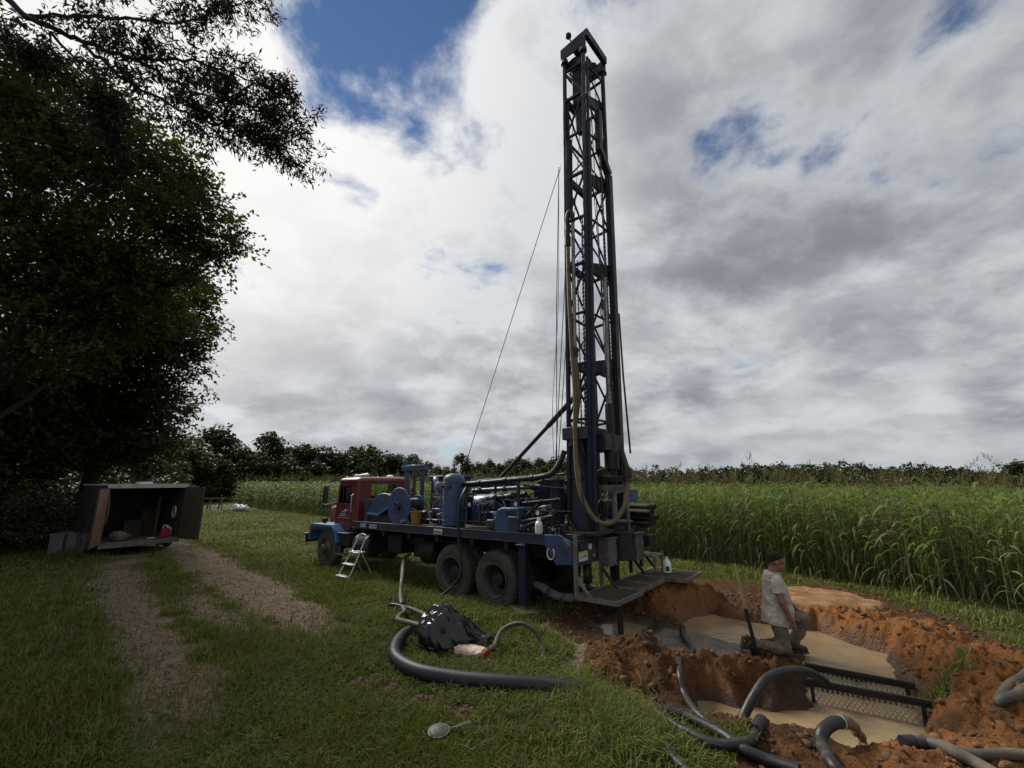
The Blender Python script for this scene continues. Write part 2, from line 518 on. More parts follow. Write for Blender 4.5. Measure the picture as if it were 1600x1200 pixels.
    def sphere(self, c, r, n=10, m=7):
        rx, ry, rz = (r, r, r) if isinstance(r, (int, float)) else r
        c = Vector(c); rings = []
        for i in range(m + 1):
            ph = -PI / 2 + PI * min(max(i / m, 0.02), 0.98)
            rings.append([c + Vector((rx * math.cos(ph) * math.cos(2 * PI * k / n), ry * math.cos(ph) * math.sin(2 * PI * k / n), rz * math.sin(ph))) for k in range(n)])
        return self.loft(rings)

    def build(self, name, mt, parent=None, smooth=35, bevel=0.0, seg=2, loc=None):
        me = bpy.data.meshes.new(name)
        me.from_pydata([tuple(p) for p in self.v], [], self.f)
        mts = mt if isinstance(mt, (list, tuple)) else [mt]
        for x in mts:
            me.materials.append(MATS[x])
        if len(mts) > 1:
            me.polygons.foreach_set('material_index', self.mi)
        bm = bmesh.new(); bm.from_mesh(me)
        bmesh.ops.recalc_face_normals(bm, faces=bm.faces)
        bm.to_mesh(me); bm.free()
        if smooth:
            me.polygons.foreach_set('use_smooth', [True] * len(me.polygons))
            me.set_sharp_from_angle(angle=math.radians(smooth))
        ob = bpy.data.objects.new(name, me)
        COL.objects.link(ob)
        if parent:
            ob.parent = parent
        if loc is not None:
            ob.location = loc
        if bevel:
            b = ob.modifiers.new('bevel', 'BEVEL')
            b.width = bevel; b.segments = seg; b.limit_method = 'ANGLE'; b.angle_limit = math.radians(40)
            b.harden_normals = False
        return ob


def np_mesh(name, verts, quads=None, tris=None, mt=None, parent=None, smooth=False):
    """fast mesh from arrays"""
    me = bpy.data.meshes.new(name)
    verts = np.asarray(verts, np.float32)
    me.vertices.add(len(verts))
    me.vertices.foreach_set('co', verts.ravel())
    loops, starts, tot = [], [], 0
    if quads is not None and len(quads):
        q = np.asarray(quads, np.int32)
        loops.append(q.ravel()); starts.append(np.arange(len(q), dtype=np.int32) * 4); tot = len(q) * 4
    if tris is not None and len(tris):
        t = np.asarray(tris, np.int32)
        loops.append(t.ravel()); starts.append(tot + np.arange(len(t), dtype=np.int32) * 3)
    lp = np.concatenate(loops); st = np.concatenate(starts)
    me.loops.add(len(lp)); me.loops.foreach_set('vertex_index', lp)
    me.polygons.add(len(st)); me.polygons.foreach_set('loop_start', st)
    if smooth:
        me.polygons.foreach_set('use_smooth', np.ones(len(st), bool))
    me.update(calc_edges=True)
    for x in (mt if isinstance(mt, (list, tuple)) else [mt]):
        me.materials.append(MATS[x])
    ob = bpy.data.objects.new(name, me)
    COL.objects.link(ob)
    if parent:
        ob.parent = parent
    return ob


def tag(o, label=None, cat=None, group=None, kind=None):
    if label:
        o['label'] = label
    if cat:
        o['category'] = cat
    if group:
        o['group'] = group
    if kind:
        o['kind'] = kind
    return o


def empty(name, loc=(0, 0, 0), rz=0.0):
    o = bpy.data.objects.new(name, None)
    o.empty_display_size = 0.2
    COL.objects.link(o)
    o.location = loc; o.rotation_euler = (0, 0, rz)
    return o


def copy_tree(o, parent=None):
    c = o.copy(); COL.objects.link(c); c.parent = parent
    for ch in list(o.children):
        copy_tree(ch, c)
    return c


# ------------------------------------------------------------------ numpy noise
def _hash(ix, iy, seed):
    h = (ix.astype(np.int64) * 374761393 + iy.astype(np.int64) * 668265263 + seed * 974634777) & 0x7fffffff
    h = ((h ^ (h >> 13)) * 1274126177) & 0x7fffffff
    h = h ^ (h >> 16)
    return (h & 0xffff) / 65535.0


def vnoise(x, y, seed=0):
    ix = np.floor(x); iy = np.floor(y)
    fx = x - ix; fy = y - iy
    fx = fx * fx * fx * (fx * (fx * 6 - 15) + 10); fy = fy * fy * fy * (fy * (fy * 6 - 15) + 10)
    ix = ix.astype(np.int64); iy = iy.astype(np.int64)
    a = _hash(ix, iy, seed); b = _hash(ix + 1, iy, seed); c = _hash(ix, iy + 1, seed); d = _hash(ix + 1, iy + 1, seed)
    return (a * (1 - fx) + b * fx) * (1 - fy) + (c * (1 - fx) + d * fx) * fy


def fbm(x, y, octv=4, seed=0, gain=0.5, billow=False):
    s = np.zeros_like(x, float); amp = 1.0; tot = 0.0
    for i in range(octv):
        n = vnoise(x * (2.03 ** i) + 13.7 * i, y * (2.03 ** i) - 7.1 * i, seed + i)
        if billow:
            n = np.abs(2 * n - 1)
        s += n * amp; tot += amp; amp *= gain
    return s / tot


def sstep(a, b, x):
    t = np.clip((x - a) / (b - a), 0, 1)
    return t * t * (3 - 2 * t)


def seg_dist(x, y, poly):
    """distance to polyline + interpolated third value"""
    best = np.full(np.shape(x), 1e9); bv = np.zeros(np.shape(x))
    for (a, b) in zip(poly[:-1], poly[1:]):
        ax, ay, bx, by = a[0], a[1], b[0], b[1]
        L = (bx - ax) ** 2 + (by - ay) ** 2 + 1e-9
        t = np.clip(((x - ax) * (bx - ax) + (y - ay) * (by - ay)) / L, 0, 1)
        d = np.hypot(x - (ax + t * (bx - ax)), y - (ay + t * (by - ay)))
        v = a[2] + (b[2] - a[2]) * t if len(a) > 2 else 0 * t
        m = d < best
        best = np.where(m, d, best); bv = np.where(m, v, bv)
    return best, bv


def poly_sd(x, y, poly):
    """signed distance to polygon, negative inside"""
    d, _ = seg_dist(x, y, [(p[0], p[1]) for p in poly] + [(poly[0][0], poly[0][1])])
    ins = np.zeros(np.shape(x), bool)
    n = len(poly)
    for i in range(n):
        x1, y1 = poly[i][0], poly[i][1]; x2, y2 = poly[(i + 1) % n][0], poly[(i + 1) % n][1]
        if y1 == y2:
            continue
        c = ((y1 > y) != (y2 > y)) & (x < (x2 - x1) * (y - y1) / (y2 - y1) + x1)
        ins ^= c
    return np.where(ins, -d, d)

# ------------------------------------------------------------------ ground: one sheet, fine near the dig, coarse to the horizon
def PX(pts, z=0.0):
    return [tuple(on_z(p[0], p[1], p[2] if len(p) > 2 else z))[:3] for p in pts]


SOIL = PX([(872, 968), (905, 945), (960, 935), (995, 925), (1035, 900), (1085, 905), (1200, 915), (1300, 915), (1400, 945), (1500, 975), (1570, 1010),
           (1660, 1045), (1760, 1150), (1700, 1300), (1160, 1300), (1175, 1190), (1180, 1152), (1095, 1140), (1020, 1120), (948, 1088), (905, 1050), (915, 1015), (872, 995)])
POOL_UP = PX([(1066, 968), (1110, 961), (1180, 974), (1235, 985), (1275, 985), (1305, 1000), (1345, 1012), (1378, 1022), (1390, 1060), (1330, 1052), (1268, 1040),
              (1276, 1036), (1262, 1010), (1238, 997), (1180, 1000), (1140, 1004), (1088, 990)], -0.05)
POOL_MID = PX([(1268, 1040), (1330, 1052), (1400, 1066), (1432, 1090), (1350, 1078), (1270, 1064)], -0.09)
POOL_LOW = PX([(1095, 1098), (1180, 1113), (1268, 1112), (1276, 1082), (1350, 1094), (1428, 1112), (1432, 1140), (1395, 1168), (1310, 1165), (1250, 1140), (1180, 1133), (1110, 1124)], -0.18)
WL_UP, WL_MID, WL_LOW = -0.05, -0.09, -0.18
PUDDLE = PX([(938, 975), (975, 968), (1005, 975), (1000, 988), (950, 990)])
WETMUD = PX([(1010, 990), (1060, 982), (1110, 990), (1160, 1003), (1170, 1016), (1110, 1022), (1050, 1020), (1015, 1008)])
SAND = PX([(1225, 922), (1260, 918), (1310, 928), (1390, 950), (1330, 962), (1270, 956), (1230, 945)])
# ridges: crest points (pixel, crest height), half width
RIDGES = [
    (PX([(975, 1020, 0.17), (1040, 1030, 0.22), (1110, 1036, 0.24), (1190, 1042, 0.22), (1245, 1056, 0.17)]), 0.46, 0.30),
    (PX([(945, 1012, 0.12), (1000, 1004, 0.20), (960, 1045, 0.13)]), 0.42, 0.26),
    (PX([(1030, 914, 0.40), (1052, 911, 0.44)]), 0.88, 0.9),
    (PX([(1105, 950, 0.16), (1165, 955, 0.14)]), 0.55, 0.4),
    (PX([(1262, 962, 0.14), (1330, 962, 0.20), (1420, 976, 0.30), (1500, 1004, 0.34), (1560, 1036, 0.34), (1640, 1080, 0.36)]), 0.68, 0.8),
    (PX([(1465, 1078, 0.10), (1540, 1098, 0.15), (1640, 1140, 0.18)]), 0.60, 0.6),
    (PX([(1178, 1150, 0.06), (1230, 1160, 0.07)]), 0.25, 0.2),
    (PX([(1300, 1210, 0.03), (1400, 1200, 0.05), (1500, 1170, 0.06), (1600, 1180, 0.08)]), 0.40, 0.6),
]
ANTHILLS = [(*on_z(562, 1070)[:2], 0.15), (*on_z(590, 1060)[:2], 0.10), (*on_z(612, 1080)[:2], 0.12), (*on_z(660, 1098)[:2], 0.18), (*on_z(722, 1120)[:2], 0.18)]
# wheel ruts: third value = how bare
def PXW(pts):
    return [(*on_z(p[0], p[1])[:2], p[2]) for p in pts]


RUTS = [PXW([(262, 848, 0.9), (290, 862, 1.0), (330, 884, 1.0), (400, 926, 0.95), (460, 962, 0.8), (515, 990, 0.55)]),
        PXW([(205, 862, 0.7), (188, 892, 0.9), (195, 930, 0.9), (228, 975, 0.8), (262, 1020, 0.75), (290, 1075, 0.68), (270, 1150, 0.5)]),
        PXW([(300, 915, 0.4), (310, 950, 0.7), (360, 975, 0.6), (440, 985, 0.4)])]
RUTW = [0.85, 0.72, 0.55]


def base_h(x, y):
    far = sstep(8, 40, np.hypot(x, y))
    h = (fbm(x * 0.35, y * 0.35, 3, 5) - 0.5) * 0.10 + (fbm(x * 2.2, y * 2.2, 3, 8) - 0.5) * 0.035
    h = h * (1 - 0.6 * far)
    for k, rt in enumerate(RUTS):
        d, _ = seg_dist(x, y, rt)
        h = h - 0.04 * np.exp(-(d / (RUTW[k] * 0.6)) ** 2)
    return h


def masks(x, y):
    wob = (fbm(x * 1.6, y * 1.6, 4, 21) - 0.5) * 0.9
    sd = poly_sd(x, y, SOIL) + wob * 0.55
    soil = 1 - sstep(-0.10, 0.16, sd)
    track = np.zeros_like(x, float)
    for k, rt in enumerate(RUTS):
        d, st = seg_dist(x, y, rt)
        rag = (fbm(x * 4.5, y * 4.5, 4, 71) - 0.5) * 0.8
        track = np.maximum(track, st * (1 - sstep(RUTW[k] * 0.2, RUTW[k] * 1.25, d + wob * 0.7 + rag * 0.5)))
    # thin bare ground in the foreground
    bare = PX([(300, 1165), (420, 1180), (480, 1230)])
    d, _ = seg_dist(x, y, bare)
    track = np.maximum(track, 0.45 * (1 - sstep(0.1, 0.55, d + wob)))
    bare = PX([(560, 1075), (640, 1095), (740, 1120)])
    d, _ = seg_dist(x, y, bare)
    track = np.maximum(track, 0.45 * (1 - sstep(0.0, 0.40, d + wob * 0.9)))
    # trampled mud beside the rear of the truck
    d, _ = seg_dist(x, y, PX([(880, 990), (930, 1020), (900, 1040)]))
    track = np.maximum(track, 0.8 * (1 - sstep(0.2, 0.7, d + wob)))
    sand = 1 - sstep(-0.1, 0.1, poly_sd(x, y, SAND) + wob * 0.3)
    hill = np.zeros_like(x, float)
    for (ax, ay, r) in ANTHILLS:
        hill = np.maximum(hill, 1 - sstep(r * 0.75, r * 1.25, np.hypot(x - ax, (y - ay) * 1.15) + wob * 0.14))
    wet = np.zeros_like(x, float)
    for pl in (POOL_UP, POOL_MID, POOL_LOW):
        wet = np.maximum(wet, 1 - sstep(0.06, 0.20, poly_sd(x, y, pl) + wob * 0.15))
    wet = np.maximum(wet, 1 - sstep(-0.05, 0.25, poly_sd(x, y, WETMUD) + wob * 0.4))
    wet = np.maximum(wet, 1 - sstep(0.0, 0.45, poly_sd(x, y, PUDDLE) + wob * 0.5))
    wetgrey = np.maximum(1 - sstep(-0.05, 0.2, poly_sd(x, y, WETMUD) + wob * 0.4), 0.9 * (1 - sstep(0, 0.3, poly_sd(x, y, PUDDLE) + wob * 0.5)))
    return soil, track, sand, hill, wet, wetgrey


def pit_h(x, y, soil, sand):
    wob = (fbm(x * 2.0, y * 2.0, 3, 33) - 0.5)
    h = np.zeros_like(x, float)
    for (cr, w, pw) in RIDGES:
        d, hv = seg_dist(x, y, cr)
        t = np.clip(1.25 * (1 - (d + wob * 0.55 * w) / (w * 1.15)), 0, 1)
        h = np.maximum(h, hv * sstep(0, 1, t) ** 0.8)
    lump = fbm(x * 2.6, y * 2.6, 5, 41, 0.55, True)
    fine = 0.6 * fbm(x * 7, y * 7, 3, 52, 0.6, True) + 0.4 * fbm(x * 15, y * 15, 2, 58, 0.6, True)
    h = h + soil * ((0.50 - lump) * 0.26 + (0.42 - fine) * 0.20) * (1 - 0.75 * sand) * np.clip(0.35 + h * 4.0, 0, 1)
    h = h + sand * (0.06 + (fbm(x * 1.7, y * 1.7, 3, 15) - 0.5) * 0.16)
    for (pl, wl, dp, tr) in ((POOL_UP, WL_UP, 0.14, 0.20), (POOL_MID, WL_MID, 0.14, 0.10), (POOL_LOW, WL_LOW, 0.14, 0.34)):
        sd = poly_sd(x, y, pl) + wob * 0.20 + (fbm(x * 5, y * 5, 2, 97) - 0.5) * 0.14
        k = 1 - sstep(-0.10, tr, sd)
        h = h * (1 - k) + (wl - dp) * k
    sd = poly_sd(x, y, PUDDLE) + wob * 0.25
    k = 1 - sstep(-0.1, 0.25, sd)
    h = h * (1 - k) + (-0.075) * k
    sd = poly_sd(x, y, WETMUD) + wob * 0.3
    k = (1 - sstep(-0.15, 0.15, sd)) * 0.85
    h = h * (1 - k) + (-0.035 + (0.5 - lump) * 0.09) * k
    return h


def ground_h(x, y):
    x = np.asarray(x, float); y = np.asarray(y, float)
    soil, track, sand, hill, wet, wg = masks(x, y)
    h = base_h(x, y) * (1 - soil * 0.7)
    near = (np.abs(x - 4) < 9) & (np.abs(y - 7) < 8)
    h = h + np.where(near, pit_h(x, y, soil, sand), 0)
    for (ax, ay, r) in ANTHILLS:
        d = np.hypot(x - ax, (y - ay) * 1.15)
        h = h + 0.055 * np.exp(-(d / (r * 0.8)) ** 2) * (0.6 + 0.8 * fbm(x * 14, y * 14, 2, 3))
    return h


def gz(x, y):
    return float(ground_h(np.array([x]), np.array([y]))[0])


def G(px, py, lift=0.0):
    """the point of the ground seen in this direction, lifted"""
    z = 0.0
    for _ in range(7):
        p = on_z(px, py, z + lift)
        z = 0.5 * z + 0.5 * gz(p.x, p.y)
    p = on_z(px, py, z + lift)
    return p


def axis_pts(lo, a, b, hi, step, grow=1.18):
    mid = list(np.arange(a, b, step))
    out, s, v = [], step, b
    while v < hi:
        out.append(v); s *= grow; v += s
    out.append(hi)
    left, s, v = [], step, a - step
    while v > lo:
        left.append(v); s *= grow; v -= s
    left.append(lo)
    return np.array(left[::-1] + mid + out)


gx = axis_pts(-900, -1.0, 8.5, 900, 0.024, 1.09)
gy = axis_pts(-40, 4.0, 10.2, 1400, 0.024, 1.09)
X, Y = np.meshgrid(gx, gy)
nx, ny = len(gx), len(gy)
Z = ground_h(X.ravel(), Y.ravel())
idx = np.arange(nx * ny).reshape(ny, nx)
quads = np.stack([idx[:-1, :-1], idx[:-1, 1:], idx[1:, 1:], idx[1:, :-1]], -1).reshape(-1, 4)

m, N = new_mat('ground')
geo = N.n('ShaderNodeNewGeometry'); pos = geo.outputs['Position']


def attr(nm):
    a = N.n('ShaderNodeAttribute', attribute_name=nm)
    return a.outputs['Fac']


n_big = N.noise(pos, 0.5, 5, 0.55); n_mid = N.noise(pos, 3.0, 6, 0.6); n_fine = N.noise(pos, 26, 6, 0.65); n_grit = N.noise(pos, 110, 3, 0.6)
turf = N.mix(N.ramp(n_mid, 0.38, 0.62), (0.068, 0.082, 0.024), (0.088, 0.080, 0.036))
turf = N.mix(N.ramp(n_fine, 0.5, 0.75), turf, (0.105, 0.080, 0.046))
tr = N.mix(N.ramp(N.math('ADD', N.math('MULTIPLY', n_fine, 0.6), N.math('MULTIPLY', N.noise(pos, 9, 5, 0.65), 0.4)), 0.40, 0.60), (0.115, 0.086, 0.055), (0.280, 0.215, 0.145))
tr = N.mix(N.ramp(n_mid, 0.45, 0.65, 0, 0.35), tr, (0.085, 0.066, 0.044))
tr = N.mix(N.ramp(n_grit, 0.62, 0.74), tr, (0.30, 0.26, 0.20))


def soil_colour(N, pos, oattr):
    nm_ = N.noise(pos, 4.2, 7, 0.68); nf_ = N.noise(pos, 26, 6, 0.65)
    orange = N.math('ADD', N.math('MULTIPLY', nm_, 0.6), N.math('MULTIPLY', N.noise(pos, 0.9, 4, 0.5), 0.4))
    orange = N.ramp(N.math('ADD', orange, oattr), 0.52, 0.80)
    c_ = N.mix(orange, (0.070, 0.040, 0.021), (0.240, 0.106, 0.039))
    c_ = N.mix(N.math('MULTIPLY', N.ramp(nf_, 0.52, 0.72), 0.5), c_, N.mix(1.0, c_, (1.55, 1.5, 1.45), 'MULTIPLY'))
    return N.mix(N.ramp(nf_, 0.44, 0.28, 0, 0.6), c_, N.mix(1.0, c_, (0.45, 0.45, 0.48), 'MULTIPLY'))  # lows of the fine noise darkened: occlusion shade painted into the soil colour


so_ = soil_colour(N, pos, N.math('MULTIPLY', attr('orange'), 0.33))
sa = N.mix(N.ramp(N.math('ADD', N.math('MULTIPLY', n_fine, 0.4), N.math('MULTIPLY', n_mid, 0.6)), 0.38, 0.62), (0.200, 0.108, 0.048), (0.345, 0.215, 0.115))
hl = N.mix(N.ramp(n_fine, 0.35, 0.65), (0.110, 0.066, 0.038), (0.215, 0.135, 0.082))
wg_ = N.mix(N.ramp(n_mid, 0.4, 0.6), (0.155, 0.130, 0.100), (0.235, 0.205, 0.170))
c = N.mix(N.ramp(N.math('ADD', attr('track'), N.math('MULTIPLY', N.math('SUBTRACT', n_fine, 0.5), 0.9)), 0.3, 0.6), turf, tr)
c = N.mix(N.ramp(N.math('ADD', attr('soil'), N.math('MULTIPLY', N.math('SUBTRACT', n_fine, 0.5), 0.6)), 0.35, 0.62), c, so_)
c = N.mix(attr('sand'), c, sa)
c = N.mix(attr('hill'), c, hl)
wetm = attr('wet')
c = N.mix(N.math('MULTIPLY', wetm, 0.55), c, N.mix(1.0, c, (0.50, 0.46, 0.42), 'MULTIPLY'))
c = N.mix(N.math('MULTIPLY', attr('wetgrey'), N.ramp(n_fine, 0.30, 0.60, 0.35, 1.0)), c, wg_)
b = N.n('ShaderNodeBsdfPrincipled')
N.l(c, b.inputs['Base Color'])
ro = N.math('SUBTRACT', 0.95, N.math('MULTIPLY', wetm, N.ramp(n_mid, 0.35, 0.65, 0.25, 0.72)))
N.l(ro, b.inputs['Roughness'])
N.l(N.math('ADD', N.math('MULTIPLY', wetm, 0.4), 0.05), b.inputs['Specular IOR Level'])
bn = N.n('ShaderNodeBump'); bn.inputs['Strength'].default_value = 1.0; bn.inputs['Distance'].default_value = 0.05
N.l(N.math('ADD', n_fine, N.math('MULTIPLY', n_grit, 0.35)), bn.inputs['Height'])
N.l(bn.outputs[0], b.inputs['Normal'])
o = N.n('ShaderNodeOutputMaterial'); N.l(b.outputs[0], o.inputs['Surface'])
MATS['ground'] = m

ground = np_mesh('ground', np.stack([X.ravel(), Y.ravel(), Z], 1), quads, mt='ground', smooth=True)
tag(ground, kind='structure')
mk = masks(X.ravel(), Y.ravel())
ora = np.full(nx * ny, 0.05)
for (cr_, w_, oo_) in RIDGES:
    d_, _ = seg_dist(X.ravel(), Y.ravel(), cr_)
    ora = np.maximum(ora, oo_ * (1 - sstep(w_ * 0.5, w_ * 1.3, d_)))
for nm, arr in zip(('soil', 'track', 'sand', 'hill', 'wet', 'wetgrey', 'orange'), (*mk, ora)):
    at = ground.data.attributes.new(nm, 'FLOAT', 'POINT')
    at.data.foreach_set('value', arr.astype(np.float32))


def water(name, poly, z, grow):
    """flat sheet whose rim runs into the bank"""
    P = [Vector((p[0], p[1])) for p in poly]
    n = len(P)
    area = sum(P[i].x * P[(i + 1) % n].y - P[(i + 1) % n].x * P[i].y for i in range(n))
    sg = 1 if area > 0 else -1
    pts = []
    for i in range(n):
        e1 = (P[i] - P[i - 1]).normalized(); e2 = (P[(i + 1) % n] - P[i]).normalized()
        nrm = (Vector((e1.y, -e1.x)) + Vector((e2.y, -e2.x))) * sg
        nrm.normalize()
        pts.append(P[i] + nrm * grow)
    mb = MB()
    mb.v = [Vector((p.x, p.y, z)) for p in pts]
    mb.f = [tuple(range(n))]; mb.mi = [0]
    o = mb.build(name, 'muddy_water', smooth=0)
    tag(o, kind='structure')
    return o


water('upper_pool_water', POOL_UP, WL_UP, 0.15)
water('middle_channel_water', POOL_MID, WL_MID, 0.06)
water('lower_pool_water', POOL_LOW, WL_LOW, 0.27)
water('puddle_water', PUDDLE, -0.045, 0.15)

# loose clods of soil lying on the heaps
cl_v, cl_f = [], []
ico = bmesh.new(); bmesh.ops.create_icosphere(ico, subdivisions=1, radius=1.0)
iv = np.array([v.co[:] for v in ico.verts]); itf = np.array([[v.index for v in f.verts] for f in ico.faces]); ico.free()
NC = 5500
cx = rng.uniform(0.3, 9.0, NC * 4); cy = rng.uniform(3.8, 10.5, NC * 4)
s_, t_, sa_, hi_, we_, wg2 = masks(cx, cy)
inpool = np.minimum.reduce([poly_sd(cx, cy, p) for p in (POOL_UP, POOL_MID, POOL_LOW)])
keep = (s_ > 0.55) & (sa_ < 0.4) & (wg2 < 0.3) & (inpool > 0.12) & (rng.random(NC * 4) < 0.25 + 0.75 * fbm(cx * 0.9, cy * 0.9, 3, 77))
cx, cy = cx[keep][:NC], cy[keep][:NC]
cz = ground_h(cx, cy)
rad = 0.007 + 0.045 * rng.random(len(cx)) ** 6
n = len(cx)
sc3 = rad[:, None, None] * rng.uniform(0.6, 1.3, (n, 1, 3)) * rng.uniform(0.55, 1.35, (n, len(iv), 1))
ang = rng.uniform(0, 6.28, n); ca, sa2 = np.cos(ang), np.sin(ang)
loc = iv[None] * sc3
rx_ = loc[:, :, 0] * ca[:, None] - loc[:, :, 1] * sa2[:, None]; ry_ = loc[:, :, 0] * sa2[:, None] + loc[:, :, 1] * ca[:, None]
vv = np.stack([rx_ + cx[:, None], ry_ + cy[:, None], loc[:, :, 2] * 0.75 + cz[:, None] + rad[:, None] * 0.05], -1).reshape(-1, 3)
ff = (itf[None] + (np.arange(n) * len(iv))[:, None, None]).reshape(-1, 3)
m, N = new_mat('soil')
geo = N.n('ShaderNodeNewGeometry')
b = N.n('ShaderNodeBsdfPrincipled')
N.l(soil_colour(N, geo.outputs['Position'], 0.10), b.inputs['Base Color'])
b.inputs['Roughness'].default_value = 0.95
bn = N.n('ShaderNodeBump'); bn.inputs['Strength'].default_value = 0.8; bn.inputs['Distance'].default_value = 0.02
N.l(N.noise(geo.outputs['Position'], 60, 4, 0.6), bn.inputs['Height']); N.l(bn.outputs[0], b.inputs['Normal'])
o = N.n('ShaderNodeOutputMaterial'); N.l(b.outputs[0], o.inputs['Surface'])
MATS['soil'] = m
clods = np_mesh('soil_clods', vv, None, ff, 'soil')
tag(clods, 'loose orange and brown soil clods lying on the dug heaps', 'soil', kind='stuff')

# small stones and crumbs of earth in the wheel ruts
sx_, sy_ = [], []
for k, rt in enumerate(RUTS):
    for (a, b_) in zip(rt[:-1], rt[1:]):
        nn_ = int(150 * math.hypot(b_[0] - a[0], b_[1] - a[1]))
        t = rng.random(nn_)
        sx_.append(a[0] + (b_[0] - a[0]) * t + rng.normal(0, RUTW[k] * 0.45, nn_)); sy_.append(a[1] + (b_[1] - a[1]) * t + rng.normal(0, RUTW[k] * 0.45, nn_))
for (ax, ay, r) in ANTHILLS:
    sx_.append(ax + rng.normal(0, r * 0.6, 160)); sy_.append(ay + rng.normal(0, r * 0.55, 160))
cx, cy = np.concatenate(sx_), np.concatenate(sy_)
cz = ground_h(cx, cy); n = len(cx)
rad = 0.005 + 0.018 * rng.random(n) ** 3
loc = iv[None] * rad[:, None, None] * rng.uniform(0.6, 1.3, (n, 1, 3)) * rng.uniform(0.6, 1.3, (n, len(iv), 1))
vv = (loc + np.stack([cx, cy, cz + rad * 0.2], 1)[:, None, :]).reshape(-1, 3)
ff = (itf[None] + (np.arange(n) * len(iv))[:, None, None]).reshape(-1, 3)
mat('rut_stone', (0.150, 0.108, 0.068), (0.095, 0.068, 0.043), 30, 0.9, spec=0.1)
st = np_mesh('rut_gravel', vv, None, ff, 'rut_stone')
tag(st, 'loose crumbs of earth and small stones in the wheel ruts', 'gravel', kind='stuff')

# ------------------------------------------------------------------ grass (nobody could count it)
P0 = on_z(772, 952)
_pf = on_z(507, 887)
TU = (_pf - P0).normalized()            # towards the truck's front
TV = Vector((-TU.y, TU.x, 0))
if TV.y < 0:
    TV = -TV                            # away from the camera, across the truck


def truck_sv(x, y):
    return (x - P0.x) * TU.x + (y - P0.y) * TU.y, (x - P0.x) * TV.x + (y - P0.y) * TV.y


EDGE = [(14.5, -2.0), (11.2, 4.6), (9.3, 8.4), (7.9, 11.4), (5.3, 14.3), (1.0, 18.4), (-8.0, 26.6), (-18.0, 35.8), (-26.6, 43.6)]


def field_depth(x, y):
    """>0 inside the crop field: distance from its near edge"""
    d, _ = seg_dist(x, y, EDGE)
    poly = EDGE + [(-40, 75), (40, 260), (420, 300), (420, -2)]
    return np.where(poly_sd(x, y, poly) < 0, d, -d)


def blades(n, xs, ys, hs, ws, bend, zs):
    az = rng.uniform(0, 2 * PI, n); face = az + rng.normal(0, 0.5, n)
    dxy = np.stack([np.cos(az), np.sin(az)], 1); wxy = np.stack([-np.sin(face), np.cos(face)], 1)
    b = bend * rng.uniform(0.3, 1.3, n)
    base = np.stack([xs, ys, zs - 0.01], 1)
    def pt(t, off, up):
        p = base.copy()
        p[:, :2] += dxy * (hs * b * off)[:, None]
        p[:, 2] += hs * up
        return p
    m = pt(0, 0.28, 0.62); tip = pt(1, 1.0, 0.95 - 0.0)
    tip[:, 2] -= hs * np.clip(b - 0.5, 0, 1) * 0.55
    side = np.zeros((n, 3)); side[:, :2] = wxy * ws[:, None] * 0.5
    V = np.stack([base - side, base + side, m + side * 0.85, m - side * 0.85, tip], 1).reshape(-1, 3)
    o = (np.arange(n) * 5)[:, None]
    Q = o + np.array([[0, 1, 2, 3]]); T = o + np.array([[3, 2, 4]])
    return V, Q, T


def scatter_polar(n, r0, r1, a0, a1, power):
    """points in view, density falling with distance"""
    u = rng.random(n)
    r = r0 * (r1 / r0) ** (u ** power)
    a = rng.uniform(a0, a1, n)
    return np.sin(a) * r, np.cos(a) * r


def grass_ok(x, y):
    s, t, sa, hi, we, wg = masks(x, y)
    ok = (s < 0.30 + 0.3 * rng.random(len(x))) & (hi < 0.6) & (t < 0.15 + 0.65 * rng.random(len(x)) ** 1.5) & (wg < 0.3)
    ok &= field_depth(x, y) < 0.5
    sv, ov = truck_sv(x, y)
    ok &= ~((sv > -1.4) & (sv < 6.8) & (ov > 0.5) & (ov < 2.2) & (rng.random(len(x)) < 0.45))
    return ok


NG = 330000
gx_, gy_ = scatter_polar(NG, 4.1, 44.0, math.radians(-52), math.radians(50), 1.35)
k = grass_ok(gx_, gy_)
gx_, gy_ = gx_[k], gy_[k]
dist = np.hypot(gx_, gy_)
patch = fbm(gx_ * 0.8, gy_ * 0.8, 4, 61)
hgt = (0.030 + 0.13 * patch ** 1.6) * rng.uniform(0.6, 1.5, len(gx_))
sv, ov = truck_sv(gx_, gy_)
nearwheel = np.exp(-((ov + 0.25) / 0.6) ** 2) * (np.abs(sv - 2.5) < 4.6)
hgt *= 1 + 1.0 * nearwheel
wdt = 0.0055 + 0.0022 * dist * rng.uniform(0.7, 1.2, len(gx_)) * 0.55
zz = ground_h(gx_, gy_)
Vv, Q, T = blades(len(gx_), gx_, gy_, hgt, wdt, 0.75, zz)
grass = np_mesh('grass', Vv, Q, T, 'grass')
tag(grass, 'short patchy green grass growing over the farm lane and lawn', 'grass', kind='stuff')

